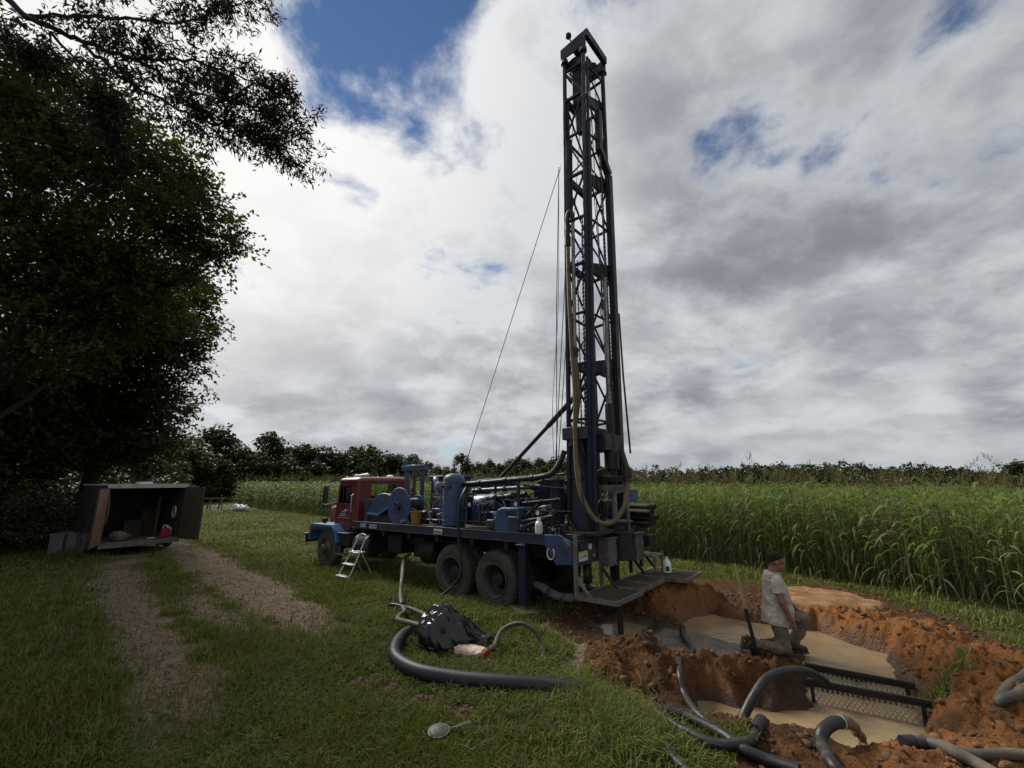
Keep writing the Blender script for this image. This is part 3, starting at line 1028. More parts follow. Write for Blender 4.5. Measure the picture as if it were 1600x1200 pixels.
# taller rank grass: right foreground, round the hoses, along the wheels and at the field edge
tall = []
def clump_line(pts, w, n, h):
    pts = [Vector((p[0], p[1], 0)) for p in pts]
    L = [(b - a).length for a, b in zip(pts[:-1], pts[1:])]
    tot = sum(L)
    for _ in range(n):
        u = random.random() * tot
        for (a, b, l) in zip(pts[:-1], pts[1:], L):
            if u <= l:
                break
            u -= l
        p = a.lerp(b, u / max(l, 1e-6))
        tall.append((p.x + random.gauss(0, w), p.y + random.gauss(0, w), h * random.uniform(0.55, 1.3)))
clump_line(PX([(905, 1085), (960, 1100), (985, 1130), (1000, 1175)]), 0.19, 7500, 0.20)
clump_line(PX([(1010, 1100), (1060, 1170), (1100, 1215)]), 0.10, 1300, 0.11)
clump_line(PX([(780, 1085), (850, 1092), (910, 1110), (930, 1170)]), 0.24, 4200, 0.12)
clump_line(PX([(700, 1040), (760, 1050), (830, 1050)]), 0.22, 2200, 0.10)
clump_line(PX([(560, 905), (620, 930), (680, 945), (740, 962), (800, 972)]), 0.25, 4200, 0.17)
clump_line(PX([(640, 1000), (700, 1020), (760, 1012)]), 0.15, 1100, 0.15)
clump_line(PX([(460, 1000), (540, 970), (600, 965)]), 0.30, 2600, 0.13)
clump_line(PX([(400, 1040), (450, 1080), (480, 1140)]), 0.35, 3600, 0.09)
clump_line(PX([(880, 1010), (830, 1030)]), 0.25, 1200, 0.12)
clump_line([(9.0, 7.2), (7.6, 10.4), (5.0, 13.4), (3.0, 15.3)], 0.30, 1500, 0.17)
clump_line(PX([(1455, 1100), (1490, 1090), (1510, 1082)]), 0.07, 320, 0.14)
random.seed(12)
tfx, tfy = scatter_polar(2600, 4.1, 24.0, math.radians(-50), math.radians(8), 1.1)
for (a_, b_) in zip(tfx, tfy):
    if fbm(np.array([a_ * 0.6]), np.array([b_ * 0.6]), 3, 44)[0] > 0.44:
        hh_ = random.uniform(0.08, 0.17)
        for _ in range(13):
            tall.insert(0, (a_ + random.gauss(0, 0.045), b_ + random.gauss(0, 0.045), hh_ * random.uniform(0.6, 1.25)))
tall = np.array(tall)
s2, t2, sa3, hi3, we3, wg3 = masks(tall[:, 0], tall[:, 1])
kk = ((s2 < 0.35) & (t2 < 0.55) & (hi3 < 0.4)) | (rng.random(len(tall)) < 0.06)
kk[-320:] = True
tall = tall[kk]
Vv, Q, T = blades(len(tall), tall[:, 0], tall[:, 1], tall[:, 2], 0.006 + 0.0011 * np.hypot(tall[:, 0], tall[:, 1]) * rng.uniform(0.7, 1.1, len(tall)), 0.9, ground_h(tall[:, 0], tall[:, 1]))
tg = np_mesh('tall_grass', Vv, Q, T, 'grass_tall')
tag(tg, 'rank taller grass tufts along the hoses, truck wheels and field edge', 'grass', kind='stuff')

# low broad-leaved weeds between the blades
NW = 60000
wx, wy = scatter_polar(NW, 4.1, 14.0, math.radians(-50), math.radians(20), 1.2)
k = grass_ok(wx, wy) & (fbm(wx * 0.7, wy * 0.7, 3, 91) > 0.47)
wx, wy = wx[k], wy[k]
n = len(wx)


def leaf_quads(cen, dirs, nor, length, width):
    """diamond leaves: base at cen, pointing along dirs"""
    side = np.cross(dirs, nor)
    side /= np.linalg.norm(side, axis=1, keepdims=True) + 1e-9
    L = length[:, None]; Wd = width[:, None]
    v = np.stack([cen, cen + dirs * L * 0.45 + side * Wd * 0.5, cen + dirs * L, cen + dirs * L * 0.45 - side * Wd * 0.5], 1).reshape(-1, 3)
    q = (np.arange(len(cen)) * 4)[:, None] + np.array([[0, 1, 2, 3]])
    return v, q


def unitv(v):
    return v / (np.linalg.norm(v, axis=1, keepdims=True) + 1e-9)


cen = np.stack([wx, wy, ground_h(wx, wy) + rng.uniform(0.02, 0.06, n)], 1)
dv = unitv(np.stack([rng.normal(0, 1, n), rng.normal(0, 1, n), rng.normal(0.25, 0.3, n)], 1))
nv = unitv(np.stack([rng.normal(0, 0.4, n), rng.normal(0, 0.4, n), np.ones(n)], 1))
v, q = leaf_quads(cen, dv, nv, rng.uniform(0.025, 0.055, n), rng.uniform(0.014, 0.028, n))
wd = np_mesh('low_weeds', v, q, None, 'clover')
tag(wd, 'low broad leaved weeds spread through the lawn', 'weeds', kind='stuff')

# ------------------------------------------------------------------ crop field
def leaf_strip(h, az, L, wid, rise, droop, seg=5, twist=0.0):
    """arching strap leaf leaving the stalk at height h"""
    pts = []
    ca, sa_ = math.cos(az), math.sin(az)
    for i in range(seg + 1):
        t = i / seg
        r = L * (t * 0.88 - 0.18 * t * t)
        z = h + L * (rise * t - droop * t * t)
        w = wid * (0.55 + 1.6 * t - 2.15 * t * t) if t < 1 else 0.0
        tw = twist * t
        sx, sy, sz = -sa_ * math.cos(tw), ca * math.cos(tw), math.sin(tw)
        pts.append(((r * ca, r * sa_, z), (sx, sy, sz), max(w, 0.0)))
    vs, fs = [], []
    for i, (p, s, w) in enumerate(pts):
        if i < seg:
            vs += [tuple(p[k] + s[k] * w / 2 for k in range(3)), tuple(p[k] - s[k] * w / 2 for k in range(3))]
        else:
            vs.append(p)
    for i in range(seg - 1):
        fs.append((2 * i, 2 * i + 1, 2 * i + 3, 2 * i + 2))
    fs.append((2 * (seg - 1), 2 * (seg - 1) + 1, 2 * seg))
    return vs, fs


def panicle(z0, L, lean):
    """open seed head: thin rising branches of small seeds"""
    vs, fs = [], []
    def dia(p, d, l, w):
        d = Vector(d).normalized(); a, b = frame_of(d)
        o = len(vs); p = Vector(p)
        vs.extend([tuple(p), tuple(p + d * l * 0.5 + a * w), tuple(p + d * l), tuple(p + d * l * 0.5 - a * w)])
        fs.append((o, o + 1, o + 2, o + 3))
    n = 15
    for i in range(n):
        t = i / n
        p = Vector((lean[0] * t * L, lean[1] * t * L, z0 + t * L))
        az = i * 2.4 + random.random()
        out = 0.14 * (1 - t) + 0.03
        for k in range(3):
            q = p + Vector((math.cos(az) * out * k / 2.2 + random.gauss(0, 0.01), math.sin(az) * out * k / 2.2 + random.gauss(0, 0.01), 0.05 * k))
            dia(q, (math.cos(az) * 0.7, math.sin(az) * 0.7, 1), random.uniform(0.05, 0.085), 0.010)
    return vs, fs


def make_plant(seed, h, head, dead):
    """list of (part, verts, faces)"""
    random.seed(seed)
    parts = []
    lx, ly = random.gauss(0, 0.05), random.gauss(0, 0.05)
    mb = MB()
    top = h * (1.02 if head else 0.88)
    mb.tube([(0, 0, -0.05), (lx * 0.3, ly * 0.3, h * 0.35), (lx * 0.7, ly * 0.7, h * 0.7), (lx * 1.1, ly * 1.1, top)], [0.011, 0.010, 0.007, 0.003], 4, False)
    parts.append(('stalk', [tuple(v) for v in mb.v], mb.f, 'crop_stalk'))
    nl = random.randint(7, 9)
    a0 = random.random() * 6.28
    for i in range(nl):
        t = 0.10 + 0.78 * i / (nl - 1)
        az = a0 + (i % 2) * PI + random.gauss(0, 0.45)
        L = random.uniform(0.48, 0.78) * (1.05 - 0.35 * abs(t - 0.55))
        low = t < dead
        vs, fs = leaf_strip(h * t, az, L, random.uniform(0.042, 0.070) * (0.65 if low else 1), random.uniform(0.55, 0.95) if not low else random.uniform(0.2, 0.5), random.uniform(0.55, 1.15) if not low else random.uniform(0.7, 1.2), 5, random.uniform(-1.3, 1.3))
        vs = [(x + lx * t, y + ly * t, z) for (x, y, z) in vs]
        parts.append(('leaf', vs, fs, 'crop_dry' if low and random.random() < 0.5 else 'crop'))
    if head:
        vs, fs = panicle(top - 0.04, random.uniform(0.26, 0.36), (random.gauss(0, 0.35), random.gauss(0, 0.35)))
        parts.append(('seed_head', [(x + lx * 1.1, y + ly * 1.1, z) for (x, y, z) in vs], fs, 'seed_head'))
    return parts


random.seed(5)
PROTO = []
spec = [(2.20, 0, .28), (2.10, 0, .34), (2.26, 0, .22), (2.22, 1, .30), (2.12, 1, .25), (1.95, 0, .36), (2.15, 0, .30), (2.50, 1, .22), (2.28, 1, .30), (2.05, 0, .4)]
for i, (h, hd, dd) in enumerate(spec):
    PROTO.append(make_plant(100 + i, h, hd, dd))
random.seed(6)

# plant positions
def field_pts(n, dmin, dmax, ymin, ymax, xr):
    x = rng.uniform(xr[0], xr[1], n); y = rng.uniform(ymin, ymax, n)
    d = field_depth(x, y)
    k = (d > dmin) & (d < dmax) & (np.abs(x) < 1.24 * y + 2.5) & (y > 2.5)
    return x[k], y[k]


x1, y1 = field_pts(20000, 0.0, 3.0, 3, 24, (-8, 15))
dd1 = np.hypot(x1, y1)
order = np.argsort(dd1 + field_depth(x1, y1) * 1.8)
x1, y1 = x1[order], y1[order]
# thin out by spacing so that stems do not coincide
cell = {}
keep = []
for i in range(len(x1)):
    key = (int(x1[i] / 0.19), int(y1[i] / 0.19))
    if cell.get(key, 0) < 1:
        cell[key] = 1; keep.append(i)
x1, y1 = x1[keep], y1[keep]
NIND = 300
inview = np.abs(x1) < 1.14 * y1
sel = np.where(inview)[0][:NIND]
rest = np.setdiff1d(np.arange(len(x1)), sel)

protos_ob = []
for parts in PROTO:
    lst = []
    for (nm, vs, fs, mt_) in parts:
        me = bpy.data.meshes.new('crop_' + nm)
        me.from_pydata(vs, [], fs); me.materials.append(MATS[mt_])
        me.polygons.foreach_set('use_smooth', [True] * len(me.polygons))
        lst.append((nm, me))
    protos_ob.append(lst)
pw = np.array([1.5, 1.3, 1.4, .65, .55, 1.0, 1.4, .24, .45, 1.0]); pw /= pw.sum()
kinds = rng.choice(len(PROTO), NIND, p=pw)
zs1 = ground_h(x1, y1)
for n_, i in enumerate(sel):
    root = empty('crop_plant', (x1[i], y1[i], zs1[i]), rng.uniform(0, 6.28))
    sc_ = rng.uniform(0.88, 1.10)
    root.scale = (sc_, sc_, sc_ * rng.uniform(0.95, 1.05))
    tag(root, 'tall green leafy crop plant in the front rows of the field', 'crop plant', 'crop plants along the near edge of the field')
    for (nm, me) in protos_ob[kinds[n_]]:
        o = bpy.data.objects.new(nm, me); COL.objects.link(o); o.parent = root
        if nm == 'seed_head':
            o['kind'] = 'stuff'


def merge_plants(xs, ys, ks, scl, name, label, segcut=None):
    by = {}
    zs = ground_h(xs, ys) * (np.hypot(xs, ys) < 40)
    for kd in range(len(PROTO)):
        ids = np.where(ks == kd)[0]
        if not len(ids):
            continue
        for (nm, vs, fs, mt_) in PROTO[kd]:
            A = np.array(vs)
            a = rng_rot[ids]; ca, sn = np.cos(a), np.sin(a); s = scl[ids]
            Xs = (A[None, :, 0] * ca[:, None] - A[None, :, 1] * sn[:, None]) * s[:, None] + xs[ids][:, None]
            Ys = (A[None, :, 0] * sn[:, None] + A[None, :, 1] * ca[:, None]) * s[:, None] + ys[ids][:, None]
            Zs = A[None, :, 2] * s[:, None] + zs[ids][:, None]
            VV = np.stack([Xs, Ys, Zs], -1).reshape(-1, 3)
            off = np.arange(len(ids)) * len(A)
            q = np.array([f for f in fs if len(f) == 4]); t = np.array([f for f in fs if len(f) == 3])
            e = by.setdefault(mt_, [[], [], [], 0])
            e[0].append(VV)
            if len(q):
                e[1].append((q[None] + off[:, None, None]).reshape(-1, 4) + e[3])
            if len(t):
                e[2].append((t[None] + off[:, None, None]).reshape(-1, 3) + e[3])
            e[3] += len(VV)
    root = empty(name)
    tag(root, label, 'crop', kind='stuff')
    for mt_, e in by.items():
        o = np_mesh({'crop': 'leaves', 'crop_dry': 'dry_leaves', 'crop_stalk': 'stalks', 'seed_head': 'seed_heads'}[mt_], np.concatenate(e[0]), np.concatenate(e[1]) if e[1] else None, np.concatenate(e[2]) if e[2] else None, mt_, root)
        o['kind'] = 'stuff'
    return root


xr_, yr_ = x1[rest], y1[rest]
nn = len(xr_)
x2, y2 = field_pts(16000, 3.0, 9.0, 3, 45, (-30, 24))
x2, y2 = x2[:2100], y2[:2100]
x3, y3 = field_pts(40000, 9.0, 60.0, 6, 110, (-40, 110))
w3 = rng.random(len(x3)) < np.clip(18.0 / np.hypot(x3, y3), 0.05, 1) ** 1.1
x3, y3 = x3[w3][:2000], y3[w3][:2000]
x4, y4 = field_pts(9000, -0.05, 3.0, 22, 48, (-30, 0))
x4, y4 = x4[:1100], y4[:1100]
XA = np.concatenate([xr_[:1900], x2, x3, x4]); YA = np.concatenate([yr_[:1900], y2, y3, y4])
rng_rot = rng.uniform(0, 6.28, len(XA))
KA = rng.choice(len(PROTO), len(XA), p=pw)
SA = rng.uniform(0.9, 1.08, len(XA)) * np.where(np.hypot(XA, YA) > 28, 1.03, 1.0)
merge_plants(XA, YA, KA, SA, 'crop_field', 'dense tall green crop filling the field behind the drilling rig')

# ------------------------------------------------------------------ trees
def tree_wood(name, paths, parent, mt='bark', n=7):
    mb = MB()
    for (pts, rs) in paths:
        mb.tube(pts, rs, n)
    return mb.build(name, mt, parent, smooth=60)


def taper(pts, r0, r1):
    m = len(pts)
    return [r0 + (r1 - r0) * (i / (m - 1)) ** 0.8 for i in range(m)]


def wander(a, b, n, amp, sag=0.0):
    a, b = Vector(a), Vector(b)
    L = (b - a).length
    out = []
    for i in range(n + 1):
        t = i / n
        p = a.lerp(b, t)
        if 0 < i < n:
            p += Vector((random.gauss(0, amp), random.gauss(0, amp), random.gauss(0, amp))) * L
        p.z += sag * L * math.sin(PI * t)
        out.append(p)
    return spline(out, 4)


def crown_leaves(lobes, ncl, per, size, wid, crad, droop=0.2, shell=0.72, sprays=0):
    """leaf clusters through ellipsoid lobes, denser near their skins"""
    vol = np.array([l[1][0] * l[1][1] * l[1][2] for l in lobes]) ** 0.72
    ch = rng.choice(len(lobes), ncl, p=vol / vol.sum())
    C = np.array([l[0] for l in lobes])[ch]; R = np.array([l[1] for l in lobes])[ch]
    d = unitv(rng.normal(0, 1, (ncl, 3)))
    rr = shell + (1.04 - shell) * rng.random(ncl) ** 0.7
    rr = np.where(rng.random(ncl) < 0.07, rng.uniform(1.05, 1.28, ncl), rr)
    inner = rng.random(ncl) < 0.22
    rr = np.where(inner, rng.random(ncl) ** 0.5 * shell, rr)
    cc = C + d * R * rr[:, None]
    cc = cc[cc[:, 2] > 0.3]
    ncl = len(cc)
    csz = crad * rng.uniform(0.6, 1.35, ncl)
    cen = np.repeat(cc, per, 0) + unitv(rng.normal(0, 1, (ncl * per, 3))) * (rng.random((ncl * per, 1)) ** 0.6) * np.repeat(csz, per)[:, None] * np.array([1.15, 1.15, 0.62])
    n = len(cen)
    dirs = unitv(rng.normal(0, 1, (n, 3)) * np.array([1, 1, 0.55]) + np.array([0, 0, -droop]))
    nor = unitv(rng.normal(0, 0.55, (n, 3)) + np.array([0, 0, 1.0]))
    sz = size * rng.uniform(0.65, 1.35, n)
    v, q = leaf_quads(cen, dirs, nor, sz, sz * wid)
    if sprays:
        # feathery shoots reaching out of the crown and hanging a little
        j = rng.choice(len(lobes), sprays, p=vol / vol.sum())
        Cs = np.array([l[0] for l in lobes])[j]; Rs = np.array([l[1] for l in lobes])[j]
        ds = unitv(rng.normal(0, 1, (sprays, 3)) * np.array([1, 1, 0.7]))
        p0 = Cs + ds * Rs * rng.uniform(0.85, 1.02, (sprays, 1))
        ls = rng.uniform(0.45, 1.25, sprays)
        dd_ = unitv(ds + np.array([0, 0, -0.15]) + rng.normal(0, 0.25, (sprays, 3)))
        m_ = 20
        t = np.tile(np.linspace(0, 1, m_), sprays)
        pp = np.repeat(p0, m_, 0) + np.repeat(dd_, m_, 0) * (t * np.repeat(ls, m_))[:, None] + rng.normal(0, 0.05, (sprays * m_, 3))
        pp[:, 2] -= 0.28 * t * t * np.repeat(ls, m_)
        d2 = unitv(np.repeat(dd_, m_, 0) * 0.7 + rng.normal(0, 0.7, (len(pp), 3)) + np.array([0, 0, -0.25]))
        s2_ = size * rng.uniform(0.7, 1.4, len(pp))
        v2, q2 = leaf_quads(pp, d2, unitv(rng.normal(0, 0.6, (len(pp), 3)) + np.array([0, 0, 1.0])), s2_, s2_ * wid)
        q = np.concatenate([q, q2 + len(v)]); v = np.concatenate([v, v2])
    return v, q, cc


def big_tree(name, label, base, trunk_h, lobes, ncl, per, size, wid, crad, leafmat, trunk_r, group=None, droop=0.2, twigs=160):
    root = empty(name, base)
    B = Vector(base)
    v, q, cc = crown_leaves([((Vector(c) - B)[:], r) for (c, r) in lobes], ncl, per, size, wid, crad, droop, sprays=ncl // 4)
    cr = np_mesh('crown', v, q, None, leafmat, root)
    cr['kind'] = 'stuff'
    paths = []
    top = Vector((0, 0, trunk_h))
    tp = wander((0, 0, -0.2), top, 4, 0.012)
    paths.append((tp, taper(tp, trunk_r, trunk_r * 0.6)))
    br = []
    for (c, r) in lobes:
        c = Vector(c) - B
        st = tp[random.randint(int(len(tp) * 0.55), len(tp) - 1)]
        pts = wander(st, c, 4, 0.05, 0.06)
        br.append((pts, taper(pts, trunk_r * 0.20, trunk_r * 0.05)))
        sub = cc[(np.abs((cc - np.array(c)) / np.array(r)).max(1) < 1.1)]
        for _ in range(max(3, twigs // len(lobes))):
            if not len(sub):
                break
            e = Vector(sub[random.randrange(len(sub))]); s0 = pts[random.randint(len(pts) // 2, len(pts) - 1)]
            w = wander(s0, e, 3, 0.05, 0.05)
            br.append((w, taper(w, trunk_r * 0.09, 0.008)))
    tree_wood('trunk', paths, root, n=10)
    tree_wood('branches', br, root, n=5)
    tag(root, label, 'tree', group)
    return root


def lob(px, py, y, rx, ry, rz):
    return (tuple(at_dist(px, py, y)), (rx, ry, rz))


random.seed(21)
# the maple whose crown fills the left edge
LB = [lob(300, 350, 14.5, 1.5, 1.7, 1.1), lob(215, 255, 14, 1.9, 1.8, 1.4), lob(110, 190, 13.5, 2.2, 2.0, 1.6), lob(205, 390, 14, 2.1, 2.0, 1.5), lob(60, 300, 13.0, 2.2, 2.0, 1.7),
      lob(100, 430, 13.5, 2.3, 2.0, 1.5), lob(-40, 200, 12.5, 2.3, 2.0, 1.8), lob(-40, 400, 12.5, 2.3, 2.2, 1.7), lob(200, 480, 14.5, 1.9, 1.9, 1.2), lob(345, 385, 15.0, 0.75, 1.0, 0.55), lob(285, 285, 14.8, 1.0, 1.0, 0.6),
      lob(20, 530, 13, 2.2, 2.2, 1.4), lob(-60, 90, 12.5, 2.0, 2.0, 1.5)]
big_tree('broadleaf_tree', 'leafy tree whose dark crown fills the left edge of the picture', (-15.5, 11.8, 0), 5.0, LB, 3700, 24, 0.15, 0.62, 0.42, 'maple', 0.42)
# the oaks behind it
LC = [lob(280, 500, 19, 1.3, 1.6, 1.3), lob(225, 450, 19, 1.8, 1.8, 1.3), lob(255, 560, 19.5, 1.6, 1.7, 1.2), lob(180, 520, 19, 2.1, 2.0, 1.5), lob(245, 630, 20, 1.5, 1.6, 1.0), lob(170, 610, 19.5, 2.2, 2.0, 1.4),
      lob(90, 560, 18.5, 2.4, 2.2, 1.7), lob(100, 650, 19, 2.4, 2.1, 1.3), lob(215, 690, 20, 1.9, 1.8, 0.9), lob(10, 610, 18, 2.4, 2.2, 1.7), lob(130, 700, 19.5, 2.0, 2, 0.8), lob(300, 455, 19.5, .9, 1.0, .7)]
big_tree('broadleaf_tree', 'dark rounded tree rising right behind the open cargo trailer', (-18.0, 19.3, 0), 4.2, LC, 3600, 22, 0.17, 0.60, 0.45, 'oak', 0.40)
LD = [lob(20, 690, 17, 2.4, 2.0, 1.6), lob(-60, 640, 16, 2.6, 2.2, 2.0), lob(-50, 720, 16, 2.4, 2.0, 1.4), lob(60, 640, 17.5, 2.0, 2.0, 1.5), lob(-40, 560, 15.5, 2.4, 2.2, 1.6)]
big_tree('shade_tree', 'deeply shaded tree at the lower left edge beside the trailer', (-20.5, 16.2, 0), 3.0, LD, 1500, 22, 0.17, 0.60, 0.45, 'oak', 0.30)

# willow oak reaching over the camera from the left: limbs with hanging twigs
random.seed(33)
wroot = empty('overhanging_tree', (-11.0, 6.0, 0))
WB = Vector((-11.0, 6.0, 0))


def wp(px, py, y):
    return at_dist(px, py, y) - WB


tr_ = wander((0, 0, -0.2), (0.6, 0.2, 9.0), 5, 0.01)
wood_t = [(tr_, taper(tr_, 0.45, 0.28))]
limbs = [[(0.3, 0.1, 5.6), wp(-60, -20, 7.4), wp(40, 25, 7.8), wp(120, 60, 8.1), wp(200, 88, 8.4), wp(300, 95, 8.8), wp(380, 120, 9.2), wp(450, 150, 9.5)],
         [wp(40, 25, 7.8), wp(150, 25, 8.2), wp(260, 35, 8.6), wp(340, 20, 9.0), wp(400, -10, 9.3)],
         [wp(120, 60, 8.1), wp(190, 120, 8.3), wp(260, 160, 8.5), wp(330, 190, 8.8), wp(400, 200, 9.1), wp(450, 235, 9.3)],
         [wp(80, 50, 8.0), wp(130, 110, 8.0), wp(150, 160, 8.1), wp(165, 200, 8.2)],
         [wp(200, 88, 8.4), wp(300, 140, 8.7), wp(390, 165, 9.1), wp(470, 190, 9.5)],
         [(0.4, 0.1, 6.6), wp(-60, -120, 7.4), wp(100, -60, 8.0), wp(250, -40, 8.6), wp(400, -60, 9.3)],
         [wp(-60, -20, 7.4), wp(10, 60, 7.6), wp(60, 100, 7.8)]]
wood_b = []
ends = []
for li, lp in enumerate(limbs):
    pts = spline(lp, 7)
    pts = [p + Vector((random.gauss(0, .02), random.gauss(0, .02), random.gauss(0, .03))) for p in pts]
    r0 = (0.095, 0.05, 0.045, 0.035, 0.035, 0.09, 0.035)[li]
    wood_b.append((pts, taper(pts, r0, 0.010)))
    for i, p in enumerate(pts):
        u = i / len(pts)
        if u < (0.30 if li in (0, 5) else 0.15):
            continue
        for _ in range((3 if u > 0.45 else 1) if random.random() < 0.85 else 0):
            d = Vector((random.gauss(0.35, 0.6), random.gauss(0.0, 0.6), random.gauss(-0.15, 0.45))).normalized()
            e = p + d * random.uniform(0.3, 0.85)
            w = wander(p, e, 3, 0.06, -0.05)
            wood_b.append((w, taper(w, 0.012, 0.004)))
            ends.append((w[len(w) // 2], d)); ends.append((w[-1], d)); ends.append((w[3 * len(w) // 4], d))
tree_wood('trunk', wood_t, wroot, n=10)
tree_wood('branches', wood_b, wroot, n=5)
E_ = np.array([e[0][:] for e in ends]); D_ = np.array([e[1][:] for e in ends])
per = 24
cen = np.repeat(E_, per, 0) + rng.normal(0, 0.095, (len(E_) * per, 3))
dirs = unitv(np.repeat(D_, per, 0) * 0.5 + rng.normal(0, 0.75, (len(cen), 3)) + np.array([0, 0, -0.45]))
nor = unitv(rng.normal(0, 1, (len(cen), 3)))
sz = 0.15 * rng.uniform(0.7, 1.3, len(cen))
v, q = leaf_quads(cen, dirs, nor, sz, sz * 0.25)
cr = np_mesh('crown', v, q, None, 'willow_oak', wroot); cr['kind'] = 'stuff'
tag(wroot, 'overhanging tree limb with narrow drooping leaves at the top left', 'tree')

# undergrowth beneath the trees
random.seed(44)
for (px, y, rx, rz, lab) in ((40, 16.5, 2.0, 1.3, 'shaded leafy bush beside the grey crate at the left edge'), (110, 19.0, 1.7, 1.3, 'shaded leafy bush just left of the trailer door'),
                             (-40, 15.0, 2.2, 1.6, 'shaded leafy bush cut by the left edge of the picture'), (215, 24.0, 2.8, 1.7, 'low dark bush right behind the trailer roof'), (20, 20.5, 3.2, 2.2, 'tall dark bush behind the grey crate'), (-70, 18.0, 3.0, 2.4, 'tall dark bush at the far left behind the others'), (70, 27.0, 4.5, 3.0, 'broad dark thicket seen over the left part of the trailer roof'), (-40, 25.0, 4.5, 3.2, 'broad dark thicket far behind the crate at the left edge'), (150, 31.0, 5.0, 4.6, 'tall dark thicket behind the middle of the trailer roof'), (20, 31.0, 6.0, 4.8, 'tall dark thicket farthest back at the left edge')):
    b0 = on_z(px, 800, 0.3); b0 = Vector(((px - 800) / FPX * y * 1.0, y, 0))
    big_tree('bush', lab, tuple(b0), 0.7, [((b0.x, b0.y, rz * 0.75), (rx, rx * 0.8, rz * 0.85)), ((b0.x - rx * 0.5, b0.y, rz * 0.5), (rx * 0.7, rx * 0.6, rz * 0.6)), ((b0.x + rx * 0.5, b0.y - 0.3, rz * 0.5), (rx * 0.6, rx * 0.6, rz * 0.6))], 420 if rz < 2.5 else 1100, 20, 0.13 if rz < 2.5 else 0.26, 0.5 if rz < 2.5 else 0.7, 0.32 if rz < 2.5 else 0.5, 'wood_edge', 0.06, twigs=30)

# wood edge behind the field: a few tree shapes, repeated with turns and sizes
random.seed(55)


def edge_proto(seed, wide, tall, leafmat, n=520, sz=0.42):
    random.seed(seed)
    lobes = []
    for i in range(13):
        t = random.random()
        a = random.random() * 6.28
        zc_ = tall * (0.16 + 0.68 * t)
        rr = wide * (1.0 - 0.62 * max(0, t - 0.35)) * random.uniform(0.35, 0.72)
        lobes.append(((math.cos(a) * rr, math.sin(a) * rr, zc_), (wide * random.uniform(0.26, 0.44), wide * random.uniform(0.26, 0.44), tall * random.uniform(0.09, 0.17))))
    lobes.append(((0, 0, tall * 0.86), (wide * 0.3, wide * 0.3, tall * 0.13)))
    v, q, cc = crown_leaves(lobes, n, 11, sz, 0.8, 0.55, 0.1, 0.75)
    me_c = np_mesh('crown', v, q, None, leafmat).data
    mb = MB(); tp = wander((0, 0, -0.3), (0.1, 0.1, tall * 0.8), 4, 0.015)
    mb.tube(tp, taper(tp, 0.22, 0.05), 7)
    for (c_, r_) in lobes[:8]:
        w_ = wander(tp[len(tp) // 3], c_, 3, 0.05)
        mb.tube(w_, taper(w_, 0.09, 0.02), 5)
    me_t = mb.build('trunk', 'bark', smooth=60).data
    for nm in (me_c, me_t):
        for ob in [o_ for o_ in bpy.data.objects if o_.data is nm]:
            bpy.data.objects.remove(ob)
    return me_c, me_t


EP = [edge_proto(1, 4.2, 10.5, 'wood_edge'), edge_proto(2, 3.6, 11.5, 'wood_edge'), edge_proto(3, 4.8, 9.5, 'wood_edge_light'), edge_proto(4, 4.0, 10.0, 'wood_edge'), edge_proto(5, 3.2, 8.0, 'wood_edge_light'), edge_proto(6, 4.4, 9.0, 'wood_edge')]


def edge_tree(px, top, y, kind, label, group, wscale=1.0):
    """tree of the wood edge whose top shows at pixel row 'top'"""
    x = (px - 800) / FPX * (y * _c) * 1.0
    p = at_dist(px, top, y)
    hgt_ = p.z
    me_c, me_t = EP[kind]
    zmax = max(v.co.z for v in me_c.vertices) if ('zmax' not in me_c) else me_c['zmax']
    me_c['zmax'] = zmax
    s = hgt_ / zmax
    root = empty('wood_edge_tree', (p.x, y, -0.3), random.random() * 6.28)
    root.scale = (s * wscale, s * wscale, s)
    for nm, me_ in (('crown', me_c), ('trunk', me_t)):
        o_ = bpy.data.objects.new(nm, me_); COL.objects.link(o_); o_.parent = root
        if nm == 'crown':
            o_['kind'] = 'stuff'
    tag(root, label, 'tree', group)
    return root


